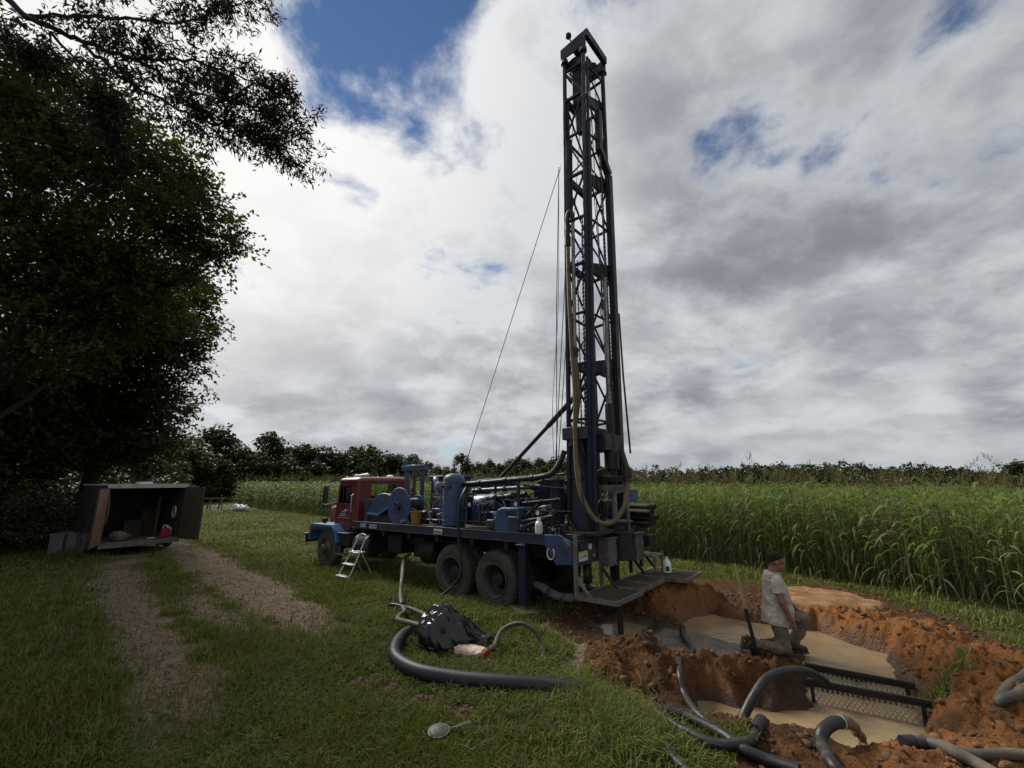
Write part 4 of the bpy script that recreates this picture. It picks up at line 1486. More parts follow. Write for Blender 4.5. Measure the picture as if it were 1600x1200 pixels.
GRP = 'trees of the wood edge behind the field'
SH = 'dark green tree in the long wood edge behind the field'
named = [(345, 656, 58, 0, 'tall round crowned tree standing highest right of the cargo trailer', 1.0), (425, 668, 60, 1, 'dark tree with a knobbly top second tallest in the wood edge', 1.0),
         (722, 704, 92, 1, 'tree standing up alone above the wood edge behind the blue tank', 0.9), (575, 690, 72, 2, 'lighter green rounded tree just above the red cab', 1.1), (1585, 715, 120, 3, 'nearest far tree at the right edge beyond the crop', 1.2)]
for (px, tp_, y, kd, lab, ws) in named:
    edge_tree(px, tp_, y, kd, lab, None, ws)
row = [(265, 680, 48, 3), (300, 676, 52, 5), (235, 690, 44, 5), (385, 690, 58, 3), (460, 690, 62, 0), (480, 686, 64, 4), (505, 690, 66, 5), (530, 695, 66, 0), (552, 694, 74, 1), (602, 698, 76, 3), (628, 703, 78, 5), (655, 712, 82, 0), (680, 722, 88, 3), (700, 726, 95, 5),
       (745, 715, 98, 0), (770, 712, 100, 3), (795, 716, 104, 5), (820, 716, 106, 0), (845, 714, 108, 1), (865, 713, 110, 3), (890, 718, 112, 0), (915, 724, 116, 5), (320, 700, 50, 2), (445, 705, 58, 2), (400, 700, 56, 5), (640, 722, 76, 4), (760, 728, 94, 4), (835, 728, 100, 2),
       (225, 715, 40, 0), (205, 700, 38, 3), (180, 705, 36, 5), (350, 705, 52, 3), (495, 712, 60, 3), (575, 715, 68, 0), (285, 712, 44, 4), (515, 700, 70, 1), (590, 704, 80, 5), (615, 708, 84, 0), (642, 708, 86, 1), (668, 715, 92, 1), (735, 722, 90, 3), (783, 720, 92, 1), (808, 712, 112, 0), (855, 722, 100, 4), (880, 712, 118, 5), (905, 716, 122, 1), (935, 724, 126, 3), (960, 722, 130, 0), (60, 700, 34, 0), (-20, 690, 32, 3), (110, 710, 36, 5), (140, 705, 40, 1), (20, 720, 30, 5)]
for (px, tp_, y, kd) in row:
    edge_tree(px + random.uniform(-4, 4), tp_ + random.uniform(-3, 3), y, kd, SH, GRP, random.uniform(0.95, 1.2))

# the far wood along the horizon reads as one mass
lobes = []
random.seed(66)
px = 925
while px < 1760:
    y = random.uniform(150, 215)
    top = 733 + 6 * math.sin(px * 0.013) + random.uniform(-7, 5) - (4 if 1030 < px < 1180 else 0)
    p = at_dist(px, top, y)
    lobes.append(((p.x, y, p.z - 2.6), (4.5 * random.uniform(0.8, 1.3), 3.5, 2.8)))
    lobes.append(((p.x + 3, y - 3, p.z * 0.38), (5.5, 3.5, 3.6)))
    px += random.uniform(8, 15)
v, q, cc = crown_leaves(lobes, 5200, 8, 0.95, 0.85, 1.0, 0.1, 0.8)
fw = np_mesh('far_wood', v, q, None, 'far_wood')
tag(fw, 'far belt of dark trees along the horizon beyond the crop', 'trees', kind='stuff')

# ------------------------------------------------------------------ drilling rig truck
# local frame: x = -s (s runs to the truck's front), y = off (away from the camera), z up; the bed falls slightly to the front
RIG = empty('drilling_rig_truck', (P0.x, P0.y, 0.0), math.atan2(-TU.y, -TU.x))
tag(RIG, 'blue and red drilling rig truck with its tall lattice mast raised', 'drilling rig')


def tb(p):
    return Vector((-p[0], p[1], p[2] - 0.018 * p[0]))


def tw(p):
    return Vector((-p[0], p[1], p[2]))


def RB():
    return MB(tb)


def rig_world(p, body=True):
    return RIG.matrix_world @ (tb(p) if body else tw(p))


bpy.context.view_layer.update()
RIGM = Matrix.Translation(RIG.location) @ Matrix.Rotation(RIG.rotation_euler.z, 4, 'Z')


def RW(s, off, z):
    return RIGM @ tb((s, off, z))


# wheels -------------------------------------------------------------
def wheel(s, off, r, w, side, dish, dual=False):
    """side: -1 faces the camera"""
    z = r - 0.025
    root = MB(tw)
    hw = w / 2
    prof = [(r * 0.56, -hw * 0.82), (r * 0.66, -hw * 0.97), (r * 0.84, -hw), (r * 0.945, -hw * 0.92), (r * 0.985, -hw * 0.78), (r, -hw * 0.35), (r, hw * 0.35), (r * 0.985, hw * 0.78),
            (r * 0.945, hw * 0.92), (r * 0.84, hw), (r * 0.66, hw * 0.97), (r * 0.56, hw * 0.82)]
    offs = (off + side * -hw,) if not dual else (off + side * -hw, off + side * -(hw * 3 + 0.05))
    for oo in offs:
        root.lathe(prof, (s, oo, z), (0, 1, 0), 44, closed=True)
        nl = 40
        for k in range(nl):
            for sd in (-1, 1):
                a = 2 * PI * (k + 0.25 * sd) / nl
                ca, sa_ = math.cos(a), math.sin(a)
                p = Vector((s + ca * (r + 0.004), oo + sd * hw * 0.62, z + sa_ * (r + 0.004)))
                q = Vector((s + math.cos(a + 0.09) * (r + 0.004), oo + sd * hw * 0.06, z + math.sin(a + 0.09) * (r + 0.004)))
                root.beam(p, q, 0.045 * r / 0.5, 0.028, up=(ca, 0, sa_))
    wh = empty('wheel'); wh.parent = RIG
    tire = root.build('tyre', 'rubber', wh, smooth=40)
    fo = offs[0] + side * hw      # outer face
    R = r * 0.575
    rm = MB(tw); dk = MB(tw)
    if dish > 0:
        pr = [(R + 0.004, 0.016), (R + 0.010, -0.006), (R * 0.985, -0.012), (R * 0.955, 0.004), (R * 0.935, 0.03), (R * 0.90, 0.05), (R * 0.885, dish * 0.8), (R * 0.87, dish)]
        pd = [(R * 0.87, dish - 0.002), (R * 0.62, dish + 0.03), (R * 0.50, dish + 0.01), (R * 0.46, dish - 0.03), (R * 0.42, dish - 0.10), (R * 0.34, dish - 0.12), (R * 0.05, dish - 0.125)]
    else:
        pr = [(R + 0.004, 0.016), (R + 0.010, -0.006), (R * 0.985, -0.012), (R * 0.955, 0.004), (R * 0.92, 0.03), (R * 0.86, 0.06)]
        pd = [(R * 0.86, 0.058), (R * 0.70, 0.04), (R * 0.56, 0.0), (R * 0.44, -0.015), (R * 0.38, -0.02), (R * 0.36, -0.09), (R * 0.30, -0.11), (R * 0.08, -0.115)]
    rm.lathe([(a_, -b_ * side) for (a_, b_) in pr], (s, fo, z), (0, 1, 0), 34, cap=False)
    rm.build('rim', 'rim', wh, smooth=50)
    dk.lathe([(a_, -b_ * side) for (a_, b_) in pd], (s, fo, z), (0, 1, 0), 30, cap=False)
    for k in range(10):
        a = 2 * PI * k / 10
        rr_ = R * (0.56 if dish > 0 else 0.48)
        d0 = (dish + 0.01 if dish > 0 else -0.01)
        c_ = Vector((s + math.cos(a) * rr_, fo - side * d0, z + math.sin(a) * rr_))
        dk.cyl(c_, c_ + Vector((0, side * 0.035, 0)), 0.014, n=6)
    dk.build('wheel_disc', 'black_steel' if dish > 0 else 'rim', wh, smooth=35)  # recessed discs coloured black, the shade inside the dish put into the colour
    ax = MB(tw)
    ax.cyl((s, fo - side * (dish + 0.06), z), (s, 1.2, z), 0.075, n=12)
    ax.build('axle', 'black_steel', wh)
    return wh


wheel(0.02, 0.02, 0.53, 0.28, -1, 0.20, True)
wheel(1.24, 0.02, 0.53, 0.28, -1, 0.20, True)
wheel(6.52, 0.06, 0.52, 0.30, -1, 0)
wheel(0.02, 2.40, 0.53, 0.28, 1, 0.20, True)
wheel(1.24, 2.40, 0.53, 0.28, 1, 0.20, True)
wheel(6.52, 2.36, 0.52, 0.30, 1, 0)

# chassis ------------------------------------------------------------
m_ = RB()
for o_ in (0.78, 1.54):
    m_.box((-1.6, o_, 0.86), (7.6, o_ + 0.09, 1.14))
for s_0 in (-1.2, 0.6, 2.4, 4.2, 5.6, 7.2):
    m_.box((s_0, 0.872, 0.90), (s_0 + 0.10, 1.538, 1.08))
m_.build('chassis', 'black_steel', RIG, bevel=0.006)
m_ = RB()
m_.box((2.6, 0.80, 0.55), (3.5, 1.6, 1.10)); m_.box((3.7, 0.55, 0.62), (4.3, 1.7, 1.12)); m_.lathe([(0.05, 0), (0.24, 0.02), (0.30, 0.10), (0.30, 0.45), (0.22, 0.55), (0.05, 0.57)], (2.25, 0.62, 0.80), (1, 0, 0), 20); m_.cyl((1.9, 1.1, 0.62), (5.4, 1.1, 0.78), 0.07)
m_.build('transfer_gearbox', 'black_steel', RIG, bevel=0.03)
for (s0, s1) in ((4.55, 5.35),):
    m_ = RB()
    m_.lathe([(0.05, 0), (0.26, 0.01), (0.29, 0.05), (0.29, s1 - s0 - 0.05), (0.26, s1 - s0 - 0.01), (0.05, s1 - s0)], (s0, 0.42, 0.78), (1, 0, 0), 24)
    tk = m_.build('fuel_tank', 'black_steel', RIG, smooth=40)
    m_ = RB()
    for q_ in (0.15, 0.65):
        m_.lathe([(0.296, 0), (0.296, 0.05)], (s0 + q_, 0.42, 0.78), (1, 0, 0), 24)
    m_.build('strap', 'steel', tk)
m_ = RB(); m_.box((5.42, 0.12, 0.72), (5.95, 0.62, 1.05)); m_.box((5.40, 0.05, 1.052), (5.98, 0.62, 1.08))
bb = m_.build('battery_box', 'black_steel', RIG, bevel=0.02)
m_ = RB(); m_.box((5.45, 0.02, 0.50), (5.92, 0.20, 0.53)); m_.box((5.47, 0.10, 0.532), (5.50, 0.13, 0.72)); m_.box((5.87, 0.10, 0.532), (5.90, 0.13, 0.72))
m_.build('cab_step', 'galv', RIG)

# flatbed ------------------------------------------------------------
m_ = RB(); m_.box((-1.46, 0.03, 1.352), (5.08, 2.38, 1.398))
m_.build('deck', 'rust', RIG)
m_ = RB()
m_.box((-1.20, 0.0, 1.245), (5.10, 0.028, 1.415)); m_.box((-1.20, 0.028, 1.245), (5.10, 0.09, 1.262)); m_.box((-1.20, -0.012, 1.402), (5.10, 0.0, 1.418)); m_.box((-1.20, -0.010, 1.242), (5.10, 0.0, 1.256))
m_.build('side_rail', 'blue_dark', RIG, bevel=0.004)
m_ = RB(); m_.box((-1.20, 2.382, 1.245), (5.10, 2.41, 1.415))
m_.build('side_rail', 'blue_dark', RIG, bevel=0.004)
for o_ in (-0.002, 2.384):
    m_ = RB()
    m_.prism([(-1.20, o_, 1.243), (-1.20, o_, 1.417), (-1.50, o_, 1.43), (-1.77, o_, 1.33), (-1.77, o_, 0.96), (-1.44, o_, 0.92), (-1.30, o_, 1.10)], (0, 0.03, 0))
    tp_ = m_.build('tail_plate', 'blue', RIG, bevel=0.005)
    m_ = RB()
    m_.lathe([(0.062, 0), (0.062, 0.006), (0.03, 0.006), (0.03, 0)], (-1.62, o_ - 0.007, 1.17), (0, 1, 0), 18, closed=True)
    m_.build('hole_ring', 'blue_dark', tp_)
# horseshoe hung on the tail plate
m_ = RB()
m_.tube([(-1.345 - 0.075 * math.cos(a) , -0.018, 1.11 - 0.10 * math.sin(a)) for a in [PI * (-0.28 + 1.56 * k / 16) for k in range(17)]], 0.014, 6)
m_.build('horseshoe', 'alu', RIG)
# stakes pockets and panel marks
m_ = RB()
for s_0 in (-0.3, 0.62, 1.7, 2.7, 3.7, 4.6):
    m_.box((s_0, 0.03, 1.10), (s_0 + 0.08, 2.37, 1.35))
m_.build('cross_bearers', 'black_steel', RIG)
m_ = RB(); m_.box((4.46, -0.0135, 1.285), (4.72, -0.0105, 1.375)); m_.build('weight_decal', 'decal', RIG)
m_ = RB(); m_.box((3.98, -0.0135, 1.275), (4.32, -0.0105, 1.370)); m_.build('weight_decal', 'decal', RIG)
m_ = RB(); m_.box((1.52, -0.0135, 1.275), (1.80, -0.0105, 1.380)); lb_ = m_.build('side_sticker', 'label_white', RIG)
m_ = RB(); m_.box((1.545, -0.0165, 1.300), (1.775, -0.0138, 1.332)); m_.build('sticker_print', 'label_red', lb_)


def rig_text(txt, s, off, z, size, mt_, face='side', parent=None, nm='lettering'):
    cu = bpy.data.curves.new(nm, 'FONT'); cu.body = txt; cu.size = size; cu.align_x = 'CENTER'; cu.align_y = 'CENTER'; cu.extrude = 0.0008
    cu.materials.append(MATS[mt_])
    tmp = bpy.data.objects.new(nm, cu); COL.objects.link(tmp)
    bpy.context.view_layer.update()
    me_ = bpy.data.meshes.new_from_object(tmp.evaluated_get(bpy.context.evaluated_depsgraph_get()))
    bpy.data.objects.remove(tmp)
    o_ = bpy.data.objects.new(nm, me_); COL.objects.link(o_); o_.parent = parent or RIG
    o_.location = tb((s, off, z))
    o_.rotation_euler = (PI / 2, 0, 0) if face == 'side' else (PI / 2, 0, PI / 2)
    return o_


rig_text('GVW 30689', 4.59, -0.0148, 1.33, 0.052, 'ink')
rig_text('GVWT 43780', 4.15, -0.0148, 1.322, 0.058, 'ink')

# leveling jacks -------------------------------------------------------
for (s_0, o_, sk) in ((-0.68, 0.06, 'blue_mast'), (-0.68, 2.34, 'blue_mast'), (-1.55, 1.95, 'black_steel')):
    m_ = RB()
    m_.box((s_0 - 0.075, o_ - 0.075, 0.16), (s_0 + 0.075, o_ + 0.075, 1.24))
    m_.box((s_0 - 0.12, o_ - 0.12, 1.18), (s_0 + 0.12, o_ + 0.12, 1.22))
    j_ = m_.build('leveling_jack', sk, RIG, bevel=0.012)
    m_ = RB(); m_.cyl((s_0, o_, 0.09), (s_0, o_, 0.45), 0.055)
    m_.build('jack_rod', 'steel', j_)
    m_ = RB(); m_.lathe([(0.05, 0.05), (0.19, 0.03), (0.20, 0.0)], (s_0, o_, 0.075 + (0.018 * s_0)), (0, 0, 1), 18)
    m_.build('foot_pad', 'rust', j_)
# cab ------------------------------------------------------------------
CB0, CB1, CO0, CO1 = 5.42, 6.62, 0.30, 2.12      # back/front s, near/far off
cabr = empty('cab'); cabr.parent = RIG


def panel(mb, corners, hole, t):
    """wall from 4 corners (bl,br,tr,tl) with a rectangular hole in (u0,v0,u1,v1); t = thickness vector"""
    bl, br, trr, tl = [Vector(c) for c in corners]
    def P(u, v):
        return bl.lerp(br, u).lerp(tl.lerp(trr, u), v)
    u0, v0, u1, v1 = hole
    for (a, b, c, d) in ((0, 0, 1, v0), (0, v1, 1, 1), (0, v0, u0, v1), (u1, v0, 1, v1)):
        mb.prism([P(a, b), P(c, b), P(c, d), P(a, d)], t)
    return [P(u0, v0), P(u1, v0), P(u1, v1), P(u0, v1)]


m_ = RB()
# back wall
hb = panel(m_, [(CB0, CO0 + 0.06, 1.20), (CB0, CO1 - 0.06, 1.20), (CB0, CO1 - 0.06, 2.46), (CB0, CO0 + 0.06, 2.46)], (0.20, 0.62, 0.72, 0.93), (0.03, 0, 0))
m_.build('back_wall', 'red', cabr)
for o_ in (CO0 + 0.06, CO1 - 0.06):
    m_ = RB(); sgn = -1 if o_ < 1 else 1
    arc = [(CB0 + 0.07 - 0.07 * math.cos(a), o_ + sgn * 0.06 * math.sin(a)) for a in [PI / 2 * k / 5 for k in range(6)]]
    rings = [[(p[0], p[1], z) for p in arc] + [(CB0 + 0.07, o_ - sgn * 0.002, z), (CB0 + 0.032, o_ - sgn * 0.001, z)] for z in (1.20, 2.46)]
    m_.loft(rings)
    m_.build('corner_post', 'red', cabr, smooth=40)
# side walls with door and window
for (o_, th, nearside) in ((CO0, 0.035, 1), (CO1, -0.035, 0)):
    m_ = RB()
    m_.prism([(CB0 + 0.07, o_, 1.20), (5.72, o_, 1.20), (5.72, o_, 2.46), (CB0 + 0.07, o_, 2.46)], (0, th, 0))
    m_.build('side_wall', 'red', cabr)
    m_ = RB()
    hd = panel(m_, [(5.725, o_ - 0.006 * (1 if nearside else -1), 1.12), (6.60, o_ - 0.006 * (1 if nearside else -1), 1.12), (6.44, o_ - 0.006 * (1 if nearside else -1), 2.44), (5.725, o_ - 0.006 * (1 if nearside else -1), 2.44)], (0.10, 0.55, 0.90, 0.93), (0, th, 0))
    dr = m_.build('door', 'red', cabr, bevel=0.004)
    m_ = RB()
    c_ = [Vector(p) + Vector((0, th * 0.5, 0)) for p in hd]
    m_.prism(c_, (0, 0.006, 0)); m_.build('side_window', 'glass', dr)
    if nearside:
        m_ = RB(); 
        m_.box((6.19, o_ - 0.013, 1.845), (6.215, o_ - 0.006, 2.35)); m_.build('vent_window_bar', 'black_steel', dr)
        m_ = RB(); m_.tube([(5.86, o_ - 0.008, 1.66), (5.86, o_ - 0.05, 1.66), (5.98, o_ - 0.05, 1.665), (5.98, o_ - 0.008, 1.665)], 0.012, 6); m_.build('handle', 'alu', dr)
        m_ = RB(); m_.box((5.80, o_ - 0.011, 1.44), (6.42, o_ - 0.0065, 1.455)); m_.build('trim_strip', 'alu', dr)
        m_ = RB()
        for k_ in range(3):
            m_.box((6.00, o_ - 0.0125, 1.50 + 0.055 * k_), (6.32 - 0.06 * k_, o_ - 0.0112, 1.525 + 0.055 * k_))
        m_.build('door_sign', 'decal', dr)
        m_ = RB(); m_.tube([(5.66, o_ - 0.002, 1.62), (5.66, o_ - 0.06, 1.66), (5.66, o_ - 0.06, 2.06), (5.64, o_ - 0.002, 2.12)], 0.013, 6); m_.build('grab_bar', 'alu', cabr)
m_ = RB(); m_.prism([hb[0] + Vector((0.012, 0, 0)), hb[1] + Vector((0.012, 0, 0)), hb[2] + Vector((0.012, 0, 0)), hb[3] + Vector((0.012, 0, 0))], (0.006, 0, 0)); m_.build('rear_window', 'glass', cabr)
# front wall and windscreen
m_ = RB()
m_.box((6.585, CO0 + 0.04, 1.20), (6.63, CO1 - 0.04, 1.83))
m_.build('cowl', 'red', cabr)
m_ = RB()
for o_ in (CO0 + 0.04, 1.19, CO1 - 0.09):
    m_.beam((6.59, o_ + 0.025, 1.83), (6.44, o_ + 0.025, 2.45), 0.05, 0.05)
m_.build('windscreen_pillars', 'red', cabr)
for (a_, b_) in ((CO0 + 0.10, 1.18), (1.25, CO1 - 0.10)):
    m_ = RB(); m_.prism([(6.585, a_, 1.84), (6.585, b_, 1.84), (6.44, b_, 2.44), (6.44, a_, 2.44)], (0.006, 0, 0)); m_.build('windscreen', 'glass', cabr)
# rounded roof
m_ = RB(); rings = []
for (zz_, ins) in ((2.44, -0.012), (2.475, -0.020), (2.52, -0.008), (2.555, 0.03), (2.58, 0.10), (2.592, 0.22)):
    ring = []
    a0, a1, b0, b1 = CB0 + ins, 6.50 - ins, CO0 + ins, CO1 - ins
    rc = 0.12
    for (cx_, cy_, st) in ((a1 - rc, b1 - rc, 0), (a0 + rc, b1 - rc, 1), (a0 + rc, b0 + rc, 2), (a1 - rc, b0 + rc, 3)):
        for k in range(5):
            a = PI / 2 * (st + k / 4)
            ring.append((cx_ + rc * math.cos(a), cy_ + rc * math.sin(a), zz_))
    rings.append(ring)
m_.loft(rings); rf = m_.build('roof', 'red', cabr, smooth=50)
for k_ in range(5):
    m_ = RB(); m_.sphere((6.40, 0.50 + 0.35 * k_, 2.60), (0.045, 0.03, 0.03), 8, 5); m_.build('marker_light', 'lamp_amber', rf)
m_ = RB(); m_.lathe([(0.10, 0), (0.10, 0.02), (0.085, 0.06), (0.03, 0.08)], (5.95, 0.55, 2.592), (0, 0, 1), 16); m_.build('roof_lamp', 'white_plastic', rf)
m_ = RB(); m_.lathe([(0.12, 0), (0.11, 0.03), (0.05, 0.06)], (5.75, 1.55, 2.592), (0, 0, 1), 16); m_.build('roof_lamp', 'white_plastic', rf)
m_ = RB(); m_.tube([(6.25, 0.75, 2.60), (6.20, 0.75, 2.65), (5.7, 0.75, 2.65)], [0.02, 0.02, 0.055], 10); m_.build('air_horn', 'alu', rf)
# mirror
for (o_, sg) in ((CO0, -1), (CO1, 1)):
    m_ = RB(); m_.box((6.58, o_ + sg * 0.26, 1.86), (6.61, o_ + sg * 0.42, 2.34)); mr = m_.build('mirror', 'black_steel', RIG, bevel=0.012)
    m_ = RB(); m_.tube([(6.52, o_, 1.90), (6.60, o_ + sg * 0.34, 1.82), (6.60, o_ + sg * 0.34, 2.38), (6.46, o_, 2.40)], 0.011, 6); m_.build('mirror_bracket', 'alu', mr)
    m_ = RB(); m_.box((6.574, o_ + sg * 0.275, 1.89), (6.579, o_ + sg * 0.405, 2.31)); m_.build('mirror_glass', 'mirror', mr)
# inside the cab
m_ = RB(); m_.box((5.55, 0.55, 1.45), (5.75, 1.05, 2.05)); m_.box((5.75, 0.55, 1.45), (6.15, 1.05, 1.58)); m_.build('driver_seat', 'black_steel', cabr, bevel=0.03)
m_ = RB(); m_.box((CB0 + 0.04, CO0 + 0.04, 1.12), (6.60, CO1 - 0.04, 1.195)); m_.build('cab_floor', 'black_steel', cabr)
m_ = RB(); m_.lathe([(0.20, 0), (0.215, 0.012), (0.20, 0.024), (0.185, 0.012)], (6.18, 0.80, 1.84), (0.6, 0, 0.8), 20, closed=True); m_.build('steering_wheel', 'black_steel', cabr)
# hood and nose
m_ = RB(); rings = []
for (s_0, zt, o0, o1) in ((6.60, 1.86, 0.52, 1.90), (7.10, 1.80, 0.60, 1.82), (7.52, 1.74, 0.68, 1.74)):
    ring = [(s_0, o0, 1.02), (s_0, o0, zt - 0.10), (s_0, o0 + 0.04, zt - 0.03), (s_0, o0 + 0.12, zt), (s_0, o1 - 0.12, zt), (s_0, o1 - 0.04, zt - 0.03), (s_0, o1, zt - 0.10), (s_0, o1, 1.02)]
    rings.append(ring)
m_.loft(rings); hdp = m_.build('hood', 'red', RIG, smooth=40)
m_ = RB()
for k_ in range(8):
    m_.box((7.522, 0.76 + 0.12 * k_, 1.08), (7.545, 0.80 + 0.12 * k_, 1.66))
m_.box((7.522, 0.70, 1.05), (7.55, 1.72, 1.08)); m_.box((7.522, 0.70, 1.66), (7.55, 1.72, 1.70)); m_.build('grille', 'alu', hdp)
m_ = RB()
for k_ in range(4):
    m_.box((6.80, 0.563 + 0.012, 1.32 + 0.07 * k_), (7.05, 0.61, 1.345 + 0.07 * k_))
m_.build('hood_vent', 'black_steel', hdp)
m_ = RB(); m_.box((6.72, 0.535, 1.36), (6.95, 0.56, 1.66)); m_.build('air_intake_panel', 'red', hdp, bevel=0.006)
# flat fenders
for (o0, o1) in ((0.02, 0.56), (1.86, 2.40)):
    m_ = RB()
    prof = [(7.50, 0.80), (7.50, 1.20), (7.36, 1.27), (6.22, 1.27), (5.98, 1.10), (5.90, 0.80), (5.99, 0.80), (6.07, 1.05), (6.26, 1.19), (7.30, 1.19), (7.42, 1.10), (7.42, 0.80)]
    m_.prism([(p[0], o0, p[1]) for p in prof], (0, o1 - o0, 0))
    fd = m_.build('fender', 'blue_light', RIG, bevel=0.01)
    oe = o0 if o0 < 1 else o1 - 0.012
    m_ = RB()
    pr2 = [(7.42, 0.88), (7.42, 1.10), (7.30, 1.19), (6.26, 1.19), (6.07, 1.05), (6.12, 1.02), (6.30, 1.10), (7.22, 1.10), (7.33, 1.02), (7.36, 0.88)]
    m_.prism([(p[0], oe, p[1]) for p in pr2], (0, 0.012, 0)); m_.build('fender_lip', 'blue_dark', fd)
    oc = (o0 + o1) / 2
    m_ = RB(); m_.box((7.10, oc - 0.05, 1.272), (7.18, oc + 0.05, 1.30)); m_.box((7.06, oc - 0.07, 1.30), (7.20, oc + 0.07, 1.41)); m_.build('turn_signal', 'black_steel', fd, bevel=0.01)
    m_ = RB(); m_.box((7.505, oc - 0.12, 0.95), (7.53, oc + 0.12, 1.17)); m_.build('headlight', 'lens_clear', fd, bevel=0.02)
m_ = RB(); m_.box((7.58, -0.02, 0.72), (7.62, 2.42, 0.98)); m_.box((7.62, -0.02, 0.72), (7.84, 2.42, 0.76)); m_.box((7.62, -0.02, 0.94), (7.84, 2.42, 0.98))
m_.build('front_bumper', 'black_steel', RIG, bevel=0.008)
# exhaust stack
m_ = RB(); m_.cyl((5.15, 2.02, 1.42), (5.15, 2.02, 2.1), 0.11, n=16); m_.cyl((5.15, 2.02, 2.1), (5.15, 2.02, 2.98), 0.060, n=14); m_.tube([(5.15, 2.02, 2.98), (5.15, 2.02, 3.05), (5.08, 2.02, 3.10)], 0.075, 12)
m_.build('exhaust_stack', 'rust', RIG, smooth=40)

# deck machinery -------------------------------------------------------
# hose/cable reel hoods
m_ = RB()
def arc_pts(cx_, cz_, r_, a0, a1, n, o_):
    return [(cx_ + r_ * math.cos(a0 + (a1 - a0) * k / n), o_, cz_ + r_ * math.sin(a0 + (a1 - a0) * k / n)) for k in range(n + 1)]
poly = [(4.72, 0.30, 1.58), (4.72, 0.30, 1.76)] + arc_pts(4.30, 1.80, 0.40, PI * 0.95, 0.0, 12, 0.30)[::1]
poly = [(4.88, 0.30, 1.60)] + [(4.30 + 0.52 * math.cos(a), 0.30, 1.62 + 0.52 * math.sin(a)) for a in [PI * 0.0 + PI * 0.62 * k / 12 for k in range(13)]][0:0] + [(4.86, 0.30, 1.70), (4.66, 0.30, 1.98), (4.50, 0.30, 2.09), (4.32, 0.30, 2.13), (4.14, 0.30, 2.13), (3.84, 0.30, 2.06), (3.84, 0.30, 1.80), (4.30, 0.30, 1.60)]
m_.prism(poly, (0, 0.60, 0))
m_.build('reel_guard', 'blue', RIG, bevel=0.012, smooth=30)
m_ = RB(); m_.beam((4.86, 0.27, 1.60), (4.32, 0.27, 1.58), 0.06, 0.05); m_.beam((4.34, 0.27, 1.585), (3.66, 0.27, 1.90), 0.06, 0.05); m_.build('guard_rail', 'blue_light', RIG, bevel=0.004)
m_ = RB(); m_.box((3.75, 0.36, 1.40), (4.85, 0.86, 1.60)); m_.build('winch_base', 'blue_dark', RIG, bevel=0.01)
m_ = RB(); m_.box((4.90, 0.34, 1.40), (5.15, 1.0, 1.98)); m_.build('hydraulic_tank', 'blue_dark', RIG, bevel=0.02)
rl = empty('cable_reel'); rl.parent = RIG
for (o_, rr_) in ((0.17, 0.46), (0.74, 0.27)):
    m_ = RB(); m_.lathe([(0.04, -0.012), (rr_ * 0.97, -0.012), (rr_, 0.0), (rr_, 0.02), (0.04, 0.02)], (3.36, o_, 1.82), (0, 1, 0), 36); fl = m_.build('flange', 'blue', rl, smooth=40)
    m_ = RB(); m_.lathe([(0.09, -0.06), (0.10, -0.014)], (3.36, o_, 1.82), (0, 1, 0), 14)
    for k in range(6):
        a = k * PI / 3 + 0.3
        m_.cyl((3.36 + 0.17 * math.cos(a), o_ - 0.03, 1.82 + 0.17 * math.sin(a)), (3.36 + 0.17 * math.cos(a), o_ - 0.013, 1.82 + 0.17 * math.sin(a)), 0.018, n=6)
    m_.build('hub', 'black_steel', fl)
m_ = RB(); m_.lathe([(0.17 + 0.02 * (k % 2), 0.25 + 0.5 * k / 24) for k in range(25)], (3.36, 0.0, 1.82), (0, 1, 0), 20); m_.build('cable_wrap', 'black_steel', rl, smooth=30)
m_ = RB(); m_.box((3.1, 0.26, 1.40), (3.62, 0.34, 1.78)); m_.box((3.1, 0.70, 1.40), (3.62, 0.74, 1.78)); m_.build('reel_stand', 'blue_dark', rl, bevel=0.01)
m_ = RB(); m_.beam((3.75, 0.19, 1.42), (2.86, 0.19, 2.26), 0.025, 0.012); m_.build('reel_brace', 'black_steel', rl)
# gantry frame behind the reel
m_ = RB(); m_.box((4.16, 0.98, 1.40), (4.25, 1.07, 2.72)); m_.box((3.50, 0.98, 1.40), (3.59, 1.07, 2.72)); m_.box((3.38, 0.94, 2.72), (4.36, 1.11, 2.86)); m_.box((4.30, 0.96, 2.86), (4.34, 1.09, 3.00)); m_.box((3.36, 0.96, 2.862), (4.36, 1.09, 2.885))
m_.build('gantry_frame', 'blue', RIG, bevel=0.008)
# engine and radiator
m_ = RB(); m_.box((2.62, 0.95, 1.42), (3.10, 1.95, 2.50)); m_.box((2.56, 0.90, 2.50), (3.16, 2.0, 2.56)); en = m_.build('radiator_housing', 'blue_dark', RIG, bevel=0.02)
m_ = RB()
for k_ in range(9):
    m_.box((2.66, 0.935, 1.55 + 0.10 * k_), (3.06, 0.949, 1.59 + 0.10 * k_))
m_.build('louvres', 'black_steel', en)
m_ = RB(); m_.box((2.00, 0.62, 1.42), (2.64, 1.30, 2.05)); m_.box((2.08, 0.66, 2.05), (2.58, 1.20, 2.22)); m_.box((2.12, 0.50, 1.50), (2.52, 0.62, 1.78)); m_.cyl((2.45, 0.58, 1.62), (2.45, 0.40, 1.62), 0.10); egn = m_.build('engine_block', 'blue_dark', RIG, bevel=0.025)
random.seed(8)
m_ = RB()
for i in range(5):
    for j in range(4):
        c_ = Vector((2.16 + 0.10 * i + 0.02 * (j % 2), 0.56 + 0.015 * i, 1.86 + 0.075 * j))
        m_.tube([c_ + Vector((0.035 * math.cos(a), -0.02, 0.03 * math.sin(a))) for a in [2 * PI * k / 8 for k in range(9)]], 0.012, 5)
        m_.cyl(c_ + Vector((0, 0.03, 0)), c_ + Vector((0, -0.035, 0)), 0.012, n=6)
